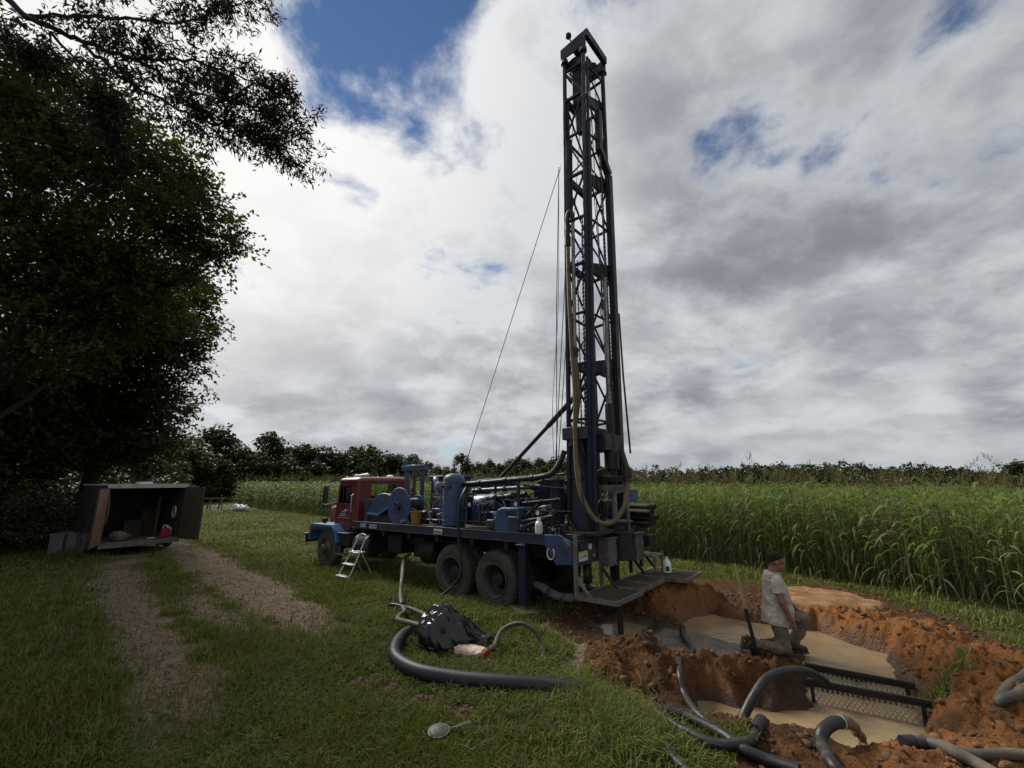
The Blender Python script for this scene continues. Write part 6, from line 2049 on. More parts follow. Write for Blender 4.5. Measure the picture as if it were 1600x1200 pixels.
mpart('gooseneck', 'black_steel', lambda m: m.tube(spline([sp(7.78), sp(7.98) + Vector((0.02, -0.01, 0)), sp(8.02) + Vector((0.07, -0.02, 0)), sp(7.9) + Vector((0.12, -0.02, 0)), sp(7.45) + Vector((0.12, -0.02, 0))], 5), 0.052, 12), smooth=40)
mpart('pipe_union', 'black_steel', lambda m: m.cyl(sp(7.25) + Vector((0.12, -0.02, 0)), sp(7.45) + Vector((0.12, -0.02, 0)), 0.068, n=14), smooth=40)
mpart('pipe_union', 'black_steel', lambda m: m.cyl(sp(4.80), sp(4.98), 0.065, n=12), smooth=40)
# mud hose: from the gooseneck down the mast, loop at the bottom, up to the swivel
h0 = sp(7.25) + Vector((0.12, -0.02, 0))
hp = [h0, h0 + Vector((0.0, 0, -1.2)), h0 + Vector((-0.03, -0.01, -2.2)), h0 + Vector((-0.10, -0.06, -3.2)), (-1.64, 0.44, 3.2), (-1.68, 0.40, 2.5), (-1.80, 0.38, 2.05), (-2.02, 0.44, 1.70), (-2.22, 0.62, 1.66), (-2.34, 0.86, 1.90), (-2.36, 1.02, 2.22), (-2.34, 1.10, 2.50)]
mpart('mud_hose', 'hose_tan', lambda m: m.tube(spline(hp, 8), 0.044, 14), smooth=60)
mpart('mud_hose', 'hose_tan', lambda m: m.tube(spline([sp(4.82), sp(4.4) + Vector((-0.05, -0.02, 0)), sp(3.9) + Vector((-0.06, -0.02, 0)), sp(3.5) + Vector((0.03, 0.02, 0)), (-1.45, 0.58, 3.05)], 6), 0.046, 12), smooth=60)
mpart('hose_clamp', 'black_steel', lambda m: (m.cyl((-2.34, 1.10, 2.44), (-2.33, 1.12, 2.62), 0.085, n=14), m.cyl((-2.345, 1.08, 2.36), (-2.343, 1.09, 2.40), 0.07, n=14)), smooth=40)
# rotary head and swivel in the mast
mpart('rotary_head', 'black_steel', lambda m: (m.box((-1.55, 0.85, 2.95), (-2.05, 1.55, 3.28)), m.cyl((-1.98, 1.20, 2.3), (-1.98, 1.20, 3.9), 0.085, n=16), m.cyl((-1.98, 1.20, 2.60), (-1.98, 1.20, 2.95), 0.14, n=16), m.box((-1.85, 1.0, 2.36), (-2.30, 1.22, 2.48)), m.cyl((-2.32, 1.13, 2.6), (-2.20, 1.18, 2.95), 0.06, n=10)), bevel=0.012)
mpart('head_bracket', 'grey_mud_steel', lambda m: m.prism([(-1.90, 0.92, 2.30), (-2.34, 1.05, 2.32), (-2.34, 1.05, 2.20), (-2.1, 0.98, 2.14), (-1.90, 0.92, 2.24)], (0, 0.03, 0)))
mpart('drill_string', 'steel', lambda m: (m.cyl((-1.99, 1.24, 1.4), (-1.98, 1.22, 2.6), 0.045, n=14), m.cyl((-1.98, 1.20, 3.9), (-2.03, 1.16, 6.6), 0.045, n=14)), smooth=40)
mpart('mast_foot_box', 'blue_dark', lambda m: (m.prism([(-1.30, 0.62, 1.42), (-1.72, 0.62, 1.42), (-1.72, 0.62, 2.9), (-1.62, 0.62, 3.4), (-1.34, 0.62, 3.4), (-1.40, 0.62, 2.8)], (0, 0.35, 0)), m.box((-1.30, 0.50, 3.16), (-1.85, 1.85, 3.40))), bevel=0.01)
mpart('hook_block', 'black_steel', lambda m: (m.tube(spline([(-2.05, 1.0, 6.35), (-2.05, 0.96, 6.25), (-2.05, 1.0, 6.15), (-2.05, 1.05, 6.22)], 4), 0.016, 6), m.box((-2.03, 0.95, 5.85), (-2.07, 1.05, 6.05)), m.tube([(-2.05, 1.0, 6.35), (-2.05, 1.0, 7.0)], 0.01, 6), m.tube(spline([(-2.05, .92, 5.85), (-2.05, .9, 5.70), (-2.05, 1.0, 5.62), (-2.05, 1.1, 5.70), (-2.05, 1.08, 5.85)], 4), 0.014, 6)))
# chains and wire ropes
for (a, b, r_, mt_) in (((-1.60, 0.90, 3.4), (-1.72, 0.86, 8.0), 0.018, 'black_steel'), ((-1.98, 1.36, 3.3), (-2.06, 1.18, 9.6), 0.022, 'black_steel'), ((-1.58, 0.78, 3.2), (-1.60, 0.80, 7.0), 0.012, 'black_steel')):
    a, b = Vector(a), Vector(b); nn_ = int((b - a).length / 0.045)
    mpart('feed_chain', mt_, lambda m: m.tube([a.lerp(b, k / nn_) for k in range(nn_ + 1)], [r_ * (1.0 if k % 2 else 1.5) for k in range(nn_ + 1)], 5), smooth=0)
for (a, b) in (((-2.04, 0.98, 6.4), (-1.86, 0.98, 12.0)), ((-2.02, 1.08, 3.4), (-1.92, 1.10, 12.0)), ((-2.06, 1.20, 3.0), (-2.0, 1.22, 12.0)), ((-1.95, 1.30, 3.0), (-1.80, 1.30, 12.0)), ((-0.60, 1.3, 2.2), (-1.66, 1.28, 12.0)), ((-0.62, 1.2, 2.3), (-1.60, 1.0, 11.9))):
    mpart('wire_rope', 'black_steel', lambda m: m.tube([a, b], 0.010, 5))
mpart('shackle', 'alu', lambda m: m.tube(spline([(-1.36, 0.56, 9.32), (-1.33, 0.55, 9.22), (-1.35, 0.55, 9.12), (-1.38, 0.55, 9.22), (-1.36, 0.56, 9.32)], 4), 0.013, 6))
# guy rope down to the deck and two loose lines
ga = Vector((-1.35, 0.55, 9.15))
gb = RIGM.inverted() @ at_dist(722, 742, RW(1.9, 1.5, 2.5).y); gb = Vector((-gb.x, gb.y, gb.z))
mpart('guy_rope', 'black_steel', lambda m: m.tube([ga, gb], 0.0085, 5))
mpart('guy_rope', 'black_steel', lambda m: m.tube([ga, (-1.16, 0.62, 6.0), (-1.02, 0.70, 2.45)], 0.009, 5))
mpart('guy_rope', 'black_steel', lambda m: m.tube(spline([ga, (-1.20, 0.62, 6.0), (-0.98, 0.66, 3.9), (-0.96, 0.72, 2.45)], 5), 0.006, 5))
# raising strut
mpart('raising_strut', 'pipe_dark', lambda m: (m.cyl((1.30, 1.55, 2.38), (-0.2, 1.60, 3.62), 0.045, n=12), m.cyl((-0.2, 1.60, 3.62), (-1.36, 1.66, 4.60), 0.060, n=12)), smooth=40)
mpart('swing_arm', 'black_steel', lambda m: m.tube([leg('R', 6.0) + Vector((-0.05, 0.22, 0)), leg('R', 4.6) + Vector((-0.06, 0.28, 0)), leg('R', 2.95) + Vector((-0.08, 0.42, 0))], 0.022, 8), smooth=40)
mpart('tail_rod', 'galv', lambda m: m.cyl((-2.22, 1.30, 1.42), (-2.24, 1.30, 2.75), 0.025, n=10))

random.seed(77)
for k_ in range(16):
    a = Vector((random.uniform(-1.2, -2.0), random.uniform(0.3, 1.6), 1.44)); c_ = Vector((random.uniform(-1.3, -2.0), random.uniform(0.5, 1.7), random.uniform(1.6, 3.0)))
    md = a.lerp(c_, .5) + Vector((random.uniform(-.25, .1), random.uniform(-.2, .1), random.uniform(-.1, .15)))
    mpart('hydraulic_line', 'black_steel', lambda m: m.tube(spline([a, md, c_], 7), random.choice((0.010, 0.014, 0.018)), 6), smooth=60)

# ------------------------------------------------------------------ things resting on the rig
def rig_thing(name, label, cat, s, off, z, group=None):
    o = empty(name, RW(s, off, z), RIG.rotation_euler.z)
    tag(o, label, cat, group)
    return o


t_ = rig_thing('plastic_bottle', 'white plastic bottle standing on the truck bed near the mast', 'bottle', -1.02, 0.08, 1.422)
m_ = MB(); m_.lathe([(0.04, 0), (0.065, 0.004), (0.068, 0.02), (0.068, 0.17), (0.055, 0.20), (0.032, 0.22), (0.03, 0.235)], (0, 0, 0), n=18); m_.build('bottle_body', 'white_plastic', t_, smooth=40)
m_ = MB(); m_.cyl((0, 0, 0.236), (0, 0, 0.27), 0.034, n=14); m_.build('cap', 'white_plastic', t_)
m_ = MB(); m_.lathe([(0.0695, 0.03), (0.0695, 0.15)], (0, 0, 0), n=18, cap=False); m_.build('label_band', 'label_white', t_)
t_ = rig_thing('yellow_bucket', 'dirty yellow tub standing on the truck bed by the cable reel', 'bucket', 2.72, 0.22, 1.42)
m_ = MB(); m_.lathe([(0.09, 0), (0.11, 0.005), (0.135, 0.27), (0.148, 0.275), (0.148, 0.30), (0.128, 0.30), (0.105, 0.02), (0.02, 0.02)], (0, 0, 0), n=20); m_.build('tub', 'yellow', t_, smooth=35)
m_ = MB(); m_.tube(spline([(-0.14, 0, 0.28), (-0.10, -0.08, 0.34), (0.10, -0.08, 0.34), (0.14, 0, 0.28)], 6), 0.006, 6); m_.build('handle', 'black_steel', t_)
t_ = rig_thing('chain_pile', 'rusty chain and rags heaped on the bed beside the yellow tub', 'chain', 3.05, 0.14, 1.42)
random.seed(4)
m_ = MB()
for k in range(26):
    c_ = Vector((random.gauss(0, 0.10), random.gauss(0, 0.04), 0.02 + abs(random.gauss(0, 0.05)))); d_ = Vector((random.gauss(0, 1), random.gauss(0, 1), random.gauss(0, 1))).normalized()
    a_, b_ = frame_of(d_)
    m_.tube([c_ + a_ * 0.03 * math.cos(t) + b_ * 0.02 * math.sin(t) for t in [2 * PI * q / 8 for q in range(9)]], 0.007, 5)
m_.build('links', 'galv', t_)
t_ = rig_thing('hose_coil', 'flat coil of grey hose lying on the truck bed beside the tank', 'hose', 0.62, 0.20, 1.42)
m_ = MB()
for k in range(4):
    rr_ = 0.36 - 0.035 * (k % 2); m_.tube([(rr_ * math.cos(t), 0.42 * rr_ * math.sin(t), 0.018 + 0.030 * (k // 2)) for t in [2 * PI * q / 28 for q in range(29)]], 0.017, 7)
m_.build('coils', 'hose_mud', t_, smooth=60)
# jug on the platform
t_ = rig_thing('water_jug', 'white plastic gallon jug with dark label on the work platform', 'jug', -2.42, 2.52, 0.537)
m_ = MB(); m_.lathe([(0.06, 0), (0.082, 0.006), (0.085, 0.02), (0.085, 0.14), (0.080, 0.175), (0.062, 0.215), (0.040, 0.245), (0.024, 0.262), (0.022, 0.27)], (0, 0, 0), n=22); m_.build('jug_body', 'white_plastic', t_, smooth=40)
m_ = MB(); m_.cyl((0, 0, 0.271), (0, 0, 0.295), 0.026, n=14); m_.build('cap', 'white_plastic', t_)
m_ = MB(); m_.tube(spline([(0.05, 0.04, 0.24), (0.085, 0.06, 0.225), (0.095, 0.07, 0.17), (0.07, 0.055, 0.14)], 5), 0.012, 8); m_.build('handle', 'white_plastic', t_, smooth=60)
m_ = MB(); m_.loft([[(0.0868 * math.cos(a), 0.0868 * math.sin(a), z) for a in [-2.5 + 0.12 * k for k in range(8)]] + [(0.0858 * math.cos(a), 0.0858 * math.sin(a), z) for a in [-2.5 + 0.12 * k for k in range(7, -1, -1)]] for z in (0.04, 0.125)]); m_.build('printed_label', 'label_green', t_)
t_.rotation_euler.z = 0.3
# drill pipes on the rack
k_ = 0
for row, (cnt, z_) in enumerate(((4, 1.515), (4, 1.625), (3, 1.735), (3, 1.845))):
    for i in range(cnt):
        if k_ == 0:
            t_ = rig_thing('drill_pipe', 'short rusty drill pipe in the stack on the rear rack', 'pipe', -1.15, 2.14 + 0.115 * i, z_, 'drill pipes stacked on the rear rack')
            m_ = MB(); m_.lathe([(0.040, 0), (0.054, 0.0), (0.056, 0.01), (0.056, 0.10), (0.048, 0.12), (0.048, 1.0), (0.056, 1.02), (0.056, 1.10), (0.054, 1.11), (0.038, 1.11), (0.036, 1.0)], (0, 0, 0), (1, 0, 0), 14, cap=False); m_.build('pipe_body', 'pipe_dark', t_, smooth=35)
            pipe0 = t_
        else:
            c_ = copy_tree(pipe0); c_.location = RW(-1.15 - random.uniform(-.03, .05), 2.14 + 0.115 * i + 0.05 * (row % 2), z_)
        k_ += 1

# ------------------------------------------------------------------ hoses on the ground
def hose(name, label, pts, r, mt_, n=12, step=10, rib=0.0, cat='hose', end=None, group=None, dense=None):
    sp_ = spline(pts, dense or step)
    gh = ground_h(np.array([p.x for p in sp_]), np.array([p.y for p in sp_])) + 0.55 * r
    need = np.maximum(gh - np.array([p.z for p in sp_]), 0)
    kr = np.array([1, 2, 3, 4, 5, 4, 3, 2, 1.0]); kr /= kr.sum()
    need = np.convolve(np.pad(need, 4, mode='edge'), kr, 'valid')
    for p, dz_ in zip(sp_, need):
        p.z += float(dz_)
    pts = sp_
    o_ = sp_[0].copy(); o_.z = 0
    root = empty(name, o_)
    m_ = MB(); loc = [p - o_ for p in sp_]
    if rib:
        L = 0; out = [loc[0]]
        fine = spline(pts, 12); fine = [p - o_ for p in fine]
        out = [fine[0]]
        for p in fine[1:]:
            if (p - out[-1]).length > r * 0.30:
                out.append(p)
        m_.tube(out, [r * (1.0 + (rib if k % 2 else 0)) for k in range(len(out))], n)
    else:
        m_.tube(loc, r, n)
    m_.build('hose_body', mt_, root, smooth=70 if not rib else 40)
    if end:
        for (which, kind) in end:
            p = loc[0] if which == 0 else loc[-1]; q = loc[3] if which == 0 else loc[-4]
            d = (p - q).normalized()
            m_ = MB()
            if kind == 'cuff':
                m_.tube([p - d * 0.10, p + d * 0.01], r * 1.12, n)
                m_.build('end_cuff', 'hose_black', root)
            elif kind == 'flare':
                m_.tube([p - d * 0.30, p - d * 0.12, p + d * 0.02], [r * 1.05, r * 1.25, r * 1.38], n); m_.build('flared_end', 'hose_black', root, smooth=60)
            elif kind == 'clamp':
                m_.tube([p - d * 0.06, p - d * 0.03], r * 1.10, n); m_.build('clamp_ring', 'alu', root)
    tag(root, label, cat, group)
    return root


hose('suction_hose', 'fat black ribbed suction hose curving through the grass below the plastic bag', [G(668, 985, 0.12), G(640, 987, 0.10), G(622, 1003, 0.10), G(618, 1026, 0.10), G(650, 1047, 0.10), G(710, 1059, 0.10), G(780, 1066, 0.10), G(850, 1071, 0.10), G(905, 1078, 0.08), G(935, 1085, 0.02)], 0.082, 'hose_rib', 16, rib=0.06)
# branching steel and hose line coming off the truck
hose('feed_hose', 'muddy grey hose dropping from under the truck to the pipe tee', [RW(3.05, 0.35, 0.72), RW(2.95, 0.10, 0.62), G(628, 905, 0.35), G(626, 930, 0.13), G(628, 945, 0.08)], 0.042, 'hose_mud', end=[(1, 'cuff')])
t0 = G(629, 948, 0.09)
hose('side_branch_hose', 'short dark hose branching left from the pipe tee in the grass', [t0, G(612, 945, 0.06), G(594, 952, 0.04)], 0.034, 'hose_black')
hose('pump_pipe', 'bent muddy pipe from the tee into the black plastic bag', [t0, G(632, 955, 0.12), G(624, 962, 0.16), G(622, 968, 0.18), G(640, 973, 0.20), G(664, 980, 0.22), G(680, 985, 0.25)], 0.040, 'hose_mud')
hose('pump_pipe', 'straight muddy pipe running behind the black plastic bag', [t0, G(645, 952, 0.10), G(668, 962, 0.14), G(690, 970, 0.2)], 0.034, 'hose_mud')
hose('loop_hose', 'thin grey hose standing up in an arch right of the plastic bag', [G(768, 1012, 0.03), G(772, 1010, 0.16), at_dist(784, 985, 7.05), at_dist(810, 974, 7.0), at_dist(834, 984, 6.92), at_dist(846, 1006, 6.86), G(848, 1026, 0.03), G(836, 1032, 0.02)], 0.030, 'hose_mud')
hose('flat_hose', 'thin muddy hose lying flat below the arched hose', [G(770, 1012, 0.02), G(800, 1004, 0.03), G(830, 1010, 0.03), G(848, 1024, 0.03), G(850, 1034, 0.02), G(830, 1044, 0.015)], 0.026, 'hose_mud')
# dig-side hoses
hose('discharge_hose', 'black hose lying over the brown berm from the grey mud', [G(1066, 980, 0.05), G(1068, 995, 0.05), G(1082, 1014, 0.05), G(1078, 1022, 0.06), G(1066, 1028, 0.05), G(1062, 1050, 0.05), G(1070, 1085, 0.05), G(1090, 1115, 0.05), G(1115, 1135, 0.04)], 0.040, 'hose_black', end=[(0, 'cuff')])
hose('intake_hose', 'black hose arching over the berm down into the lower pool', [at_dist(1290, 1066, 5.85), at_dist(1262, 1050, 5.74), at_dist(1228, 1049, 5.65), at_dist(1198, 1061, 5.55), at_dist(1178, 1088, 5.46), at_dist(1164, 1115, 5.40), at_dist(1157, 1134, 5.36)], 0.050, 'hose_black', 14)
hose('coiled_hose', 'black hose doubled back in the grass with a wide flared end', [at_dist(1192, 1150, 4.95), G(1170, 1160, 0.09), G(1120, 1163, 0.07), G(1075, 1145, 0.07), G(1040, 1125, 0.07), G(1027, 1112, 0.07), G(1045, 1110, 0.09), G(1085, 1125, 0.09), G(1130, 1148, 0.08), G(1160, 1170, 0.07), G(1200, 1188, 0.06), G(1250, 1205, 0.06)], 0.048, 'hose_black', 14, end=[(0, 'flare')])
hose('lower_hose', 'black hose snaking out of the bottom edge beside the tall grass', [G(1033, 1125, 0.05), G(1037, 1150, 0.06), G(1045, 1172, 0.06), G(1062, 1195, 0.06), G(1090, 1222, 0.06)], 0.048, 'hose_black', 14)
dh = hose('mud_outlet_hose', 'black hose bent over the front berm spouting brown mud', [G(1330, 1225, 0.05), G(1302, 1196, 0.10), at_dist(1284, 1162, 4.52), at_dist(1287, 1142, 4.60), at_dist(1302, 1130, 4.70), at_dist(1316, 1128, 4.80)], 0.054, 'hose_black', 14, end=[(1, 'clamp')])
m_ = MB()
a_ = at_dist(1316, 1128, 4.80); sp_ = spline([a_, at_dist(1328, 1130, 4.88), at_dist(1340, 1142, 4.95), at_dist(1352, 1164, 5.0)], 8)
random.seed(3)
o_ = Vector((a_.x, a_.y, 0))
m_.tube([p - o_ + Vector((random.gauss(0, .008), random.gauss(0, .008), 0)) for p in sp_], [0.055 * (1 - 0.35 * k / len(sp_)) * random.uniform(0.8, 1.15) for k in range(len(sp_))], 9)
st_ = m_.build('mud_stream', 'mud_stream', smooth=60, loc=o_)
tag(st_, 'brown stream of mud pouring from the black outlet hose', 'mud')
hose('return_hose', 'muddy grey hose lying on the orange soil at the bottom right', [G(1412, 1160, 0.04), G(1450, 1160, 0.06), G(1490, 1175, 0.06), G(1530, 1195, 0.06), G(1580, 1225, 0.06)], 0.050, 'hose_mud', 14, end=[(0, 'cuff')])
hose('return_hose', 'thin muddy hose running off the right edge at the bottom', [G(1490, 1172, 0.04), G(1530, 1180, 0.05), G(1580, 1178, 0.05), G(1640, 1185, 0.05)], 0.042, 'hose_mud', 12)
hose('elbow_hose', 'grey hose with a sharp elbow cut by the right edge', [at_dist(1625, 1035, 5.25), at_dist(1600, 1060, 5.10), at_dist(1572, 1090, 4.98), at_dist(1561, 1102, 4.93), at_dist(1570, 1113, 4.88), at_dist(1600, 1117, 4.88), at_dist(1640, 1119, 4.9)], 0.050, 'hose_mud', 14)

# ------------------------------------------------------------------ black plastic bag over the pump
def blob(name, mt_, parent, c, r, fn, nu=72, nv=44, loc=None):
    vs = []; fs = []
    for j in range(nv + 1):
        ph = -PI / 2 + PI * j / nv
        for i in range(nu):
            th = 2 * PI * i / nu
            d = Vector((math.cos(ph) * math.cos(th), math.cos(ph) * math.sin(th), math.sin(ph)))
            vs.append(fn(d))
    for j in range(nv):
        for i in range(nu):
            i2 = (i + 1) % nu
            fs.append((j * nu + i, j * nu + i2, (j + 1) * nu + i2, (j + 1) * nu + i))
    m_ = MB(); m_.add(vs, fs)
    return m_.build(name, mt_, parent, smooth=60, loc=loc)


bp_ = G(700, 1010, 0)
bg_ = empty('plastic_bag', (bp_.x, bp_.y, bp_.z)); tag(bg_, 'shiny black plastic bag draped over a pump in the grass', 'plastic bag')


def bagf(d):
    x, y, z = d
    n1 = mnoise.noise(Vector((x * 2.1, y * 2.1, z * 2.1)))
    cr = abs(mnoise.noise(Vector((x * 2.0 + 5, y * 2.0, z * 0.9)))) + 0.40 * abs(mnoise.noise(Vector((x * 4.6, y * 4.6 + 3, z * 1.6)))) + 0.12 * abs(mnoise.noise(Vector((x * 10, y * 10, z * 4))))
    rr_ = 1 + 0.08 * n1 - 0.26 * cr + 0.06
    sx = 0.44 if x < 0 else 0.62
    zz_ = z * (0.46 if z > 0 else 0.10)
    drop = 1.0 if x < 0.15 else max(0.30, 1 - 0.95 * (x - 0.15))
    lean = -0.10 * max(z, 0)
    return Vector((x * sx * rr_ + lean, y * 0.40 * rr_ * (0.65 + 0.35 * drop), 0.10 + zz_ * rr_ * drop))


bs_ = blob('bag_skin', 'plastic_bag', bg_, None, None, bagf, 120, 76)
bs_.data.attributes.remove(bs_.data.attributes['sharp_edge']) if 'sharp_edge' in bs_.data.attributes else None
tip = MB(); tip.tube([(0.52, -0.05, 0.10), (0.64, -0.06, 0.16), (0.70, -0.07, 0.12)], [0.07, 0.035, 0.06], 9); tip.build('bag_knot', 'plastic_bag', bg_, smooth=30)

# paper sack
sp0 = G(735, 1026, 0)
sk = empty('paper_sack', (sp0.x, sp0.y, sp0.z), -0.50); tag(sk, 'pale pink paper sack lying in the grass below the plastic bag', 'sack')


def sackf(d):
    x, y, z = d
    pw_ = 0.55
    f = lambda v: math.copysign(abs(v) ** pw_, v)
    w = 0.10 * mnoise.noise(Vector((x * 3, y * 3, z * 3))) - 0.12 * abs(mnoise.noise(Vector((x * 5, y * 5, z * 4))))
    return Vector((f(x) * 0.25 * (1 + w), f(y) * 0.13 * (1 + w), 0.065 + f(z) * 0.065 * (1 + 2 * w)))


blob('sack_body', 'paper', sk, None, None, sackf, 40, 24)
m_ = MB(); m_.box((-0.275, -0.11, 0.045), (-0.235, 0.11, 0.075)); m_.build('sewn_end', 'label_red', sk)
m_ = MB(); m_.loft([[(0.265, 0.10 * math.cos(a), 0.066 + 0.052 * math.sin(a)) for a in [2 * PI * k / 14 for k in range(14)]], [(0.225, 0.122 * math.cos(a), 0.066 + 0.062 * math.sin(a)) for a in [2 * PI * k / 14 for k in range(14)]]]); m_.build('end_flap', 'label_red', sk, smooth=50)

# timber pads beneath the near jack
jp = RIGM @ tw((-0.68, 0.06, 0))
for (dz_, rz_, lab) in ((0.0, 0.3, 'weathered timber block lowest beneath the leveling jack'), (0.052, -0.5, 'weathered timber block directly beneath the leveling jack foot')):
    zb = gz(jp.x, jp.y)
    t_ = empty('timber_block', (jp.x, jp.y, zb + dz_ - 0.01), RIG.rotation_euler.z + rz_)
    m_ = MB(); m_.box((-0.30, -0.17, 0), (0.30, -0.004, 0.05)); m_.build('plank', 'timber', t_, bevel=0.006)
    m_ = MB(); m_.box((-0.29, 0.004, 0), (0.31, 0.17, 0.05)); m_.build('plank', 'timber', t_, bevel=0.006)
    tag(t_, lab, 'timber')
# dirty grey canvas sleeve beneath the rear axle
a_ = G(833, 925, 0.25)
cs = empty('canvas_sleeve', (a_.x, a_.y, 0)); tag(cs, 'dirty grey canvas sleeve trailing on the mud behind the rear wheel', 'canvas')
pts = spline([(0, 0, 0.42), (0.18, -0.05, 0.36), (0.42, -0.05, 0.22), (0.72, 0.0, 0.16), (1.05, 0.1, 0.17)], 10)
random.seed(2)
m_ = MB(); m_.tube(pts, [0.05 + 0.035 * math.sin(PI * min(k / 12, 1) * 0.6) + random.gauss(0, 0.012) for k in range(len(pts))], 18); m_.build('sleeve', 'canvas_grey', cs, smooth=40)

# ------------------------------------------------------------------ step ladder
lp = G(552, 905, 0)
lad = empty('step_ladder', (lp.x, lp.y, lp.z), math.radians(-40)); tag(lad, 'small white aluminium step ladder leaning beside the truck', 'ladder')
# local: x = width, y = depth (steps towards -y), z up
for sx in (-0.21, 0.21):
    m_ = MB(); m_.tube([(sx * 1.25, -0.32, 0), (sx * 0.95, 0.0, 0.62), (sx * 0.80, 0.14, 0.92)], 0.016, 8); m_.build('front_rail', 'alu', lad)
    m_ = MB(); m_.tube([(sx * 1.15, 0.42, 0), (sx * 0.92, 0.05, 0.66)], 0.014, 8); m_.build('rear_leg', 'alu', lad)
m_ = MB(); m_.tube(spline([(-0.168, 0.14, 0.92), (-0.15, 0.18, 1.00), (-0.08, 0.20, 1.05), (0.08, 0.20, 1.05), (0.15, 0.18, 1.00), (0.168, 0.14, 0.92)], 5), 0.016, 8); m_.build('top_hoop', 'alu', lad, smooth=60)
for (z_, y_) in ((0.10, -0.30), (0.36, -0.16), (0.62, 0.0)):
    w_ = 0.255 - 0.09 * z_
    m_ = MB(); m_.box((-w_, y_ - 0.06, z_), (w_, y_ + (0.20 if z_ > 0.6 else 0.09), z_ + 0.028)); m_.build('step', 'alu', lad, bevel=0.006)
m_ = MB(); m_.tube([(-0.235, 0.40, 0.03), (0.235, 0.40, 0.03)], 0.010, 6); m_.build('rear_spreader', 'alu', lad)

# ------------------------------------------------------------------ cargo trailer with open doors
zl = 0.42
LL = on_z(155, 850, zl); RR = on_z(278, 839, zl)
wv = (RR - LL); TWD = wv.length; ang_ = math.atan2(wv.y, wv.x)
TR = empty('cargo_trailer', (LL.x, LL.y, 0), ang_)
tag(TR, 'enclosed cargo trailer with both rear doors open beneath the trees', 'trailer')
# local: x across the rear opening, y forward into the trailer, z up
TH = 2.22; TL = 2.7
m_ = MB(); m_.box((0, 0, zl - 0.06), (TWD, TL, zl)); m_.build('floor', 'timber', TR)
m_ = MB(); m_.box((-0.02, -0.06, zl - 0.16), (TWD + 0.02, -0.003, zl - 0.005)); m_.build('rear_sill', 'galv', TR, bevel=0.006)
for x_ in (-0.032, TWD + 0.002):
    m_ = MB(); m_.box((x_, 0, zl - 0.1), (x_ + 0.03, TL, TH)); m_.build('side_wall', 'black_steel', TR)
for x_ in (0.001, TWD - 0.013):
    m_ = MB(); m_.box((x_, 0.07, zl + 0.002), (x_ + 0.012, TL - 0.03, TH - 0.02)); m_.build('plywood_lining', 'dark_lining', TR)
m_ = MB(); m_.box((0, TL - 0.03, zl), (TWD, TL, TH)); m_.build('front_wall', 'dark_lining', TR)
m_ = MB(); m_.box((-0.05, -0.04, TH + 0.002), (TWD + 0.05, TL + 0.03, TH + 0.03)); m_.box((-0.06, -0.07, TH - 0.09), (TWD + 0.06, -0.042, TH + 0.05)); rf_ = m_.build('roof', 'white_paint', TR, bevel=0.008)
m_ = MB(); m_.prism([(TWD * 0.47, 0.9, TH + 0.032), (TWD * 0.69, 0.9, TH + 0.032), (TWD * 0.66, 0.9, TH + 0.12), (TWD * 0.50, 0.9, TH + 0.12)], (0, 0.40, 0)); m_.build('roof_vent', 'white_plastic', rf_, bevel=0.015)
for x_ in (-0.05, TWD - 0.005):
    m_ = MB(); m_.box((x_, -0.058, zl - 0.004), (x_ + 0.055, -0.002, TH - 0.092)); m_.build('door_post', 'galv', TR, bevel=0.004)
for x_ in (0.18, TWD - 0.30):
    m_ = MB(); m_.box((x_, -0.078, TH - 0.03), (x_ + 0.10, -0.071, TH + 0.0)); m_.build('clearance_light', 'lamp_amber', TR)


def trailer_door(hx, w, ang, mtf, inner):
    """inner: side of the leaf (+1 / -1 in local y) that faces the load when shut"""
    d = empty('door', (hx, -0.065, zl - 0.04), ang); d.parent = TR
    k = inner
    def bx(m, x0, y0, z0, x1, y1, z1):
        m.box((x0, k * y0, z0), (x1, k * y1, z1))
    m_ = MB(); bx(m_, 0, -0.035, 0, w, -0.004, TH - zl - 0.03); m_.build('outer_skin', 'black_steel', d, bevel=0.003)
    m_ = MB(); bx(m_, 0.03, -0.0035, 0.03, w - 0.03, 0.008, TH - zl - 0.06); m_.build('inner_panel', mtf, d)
    m_ = MB(); bx(m_, w - 0.028, -0.0036, 0.0, w, 0.014, TH - zl - 0.03); bx(m_, 0, -0.0036, 0, 0.028, 0.014, TH - zl - 0.03); m_.build('edge_trim', 'rust', d)
    m_ = MB(); m_.tube([(w * 0.8, -0.06 * k, 0.05), (w * 0.8, -0.06 * k, TH - zl - 0.1)], 0.014, 8); m_.build('lock_bar', 'galv', d)
    return d


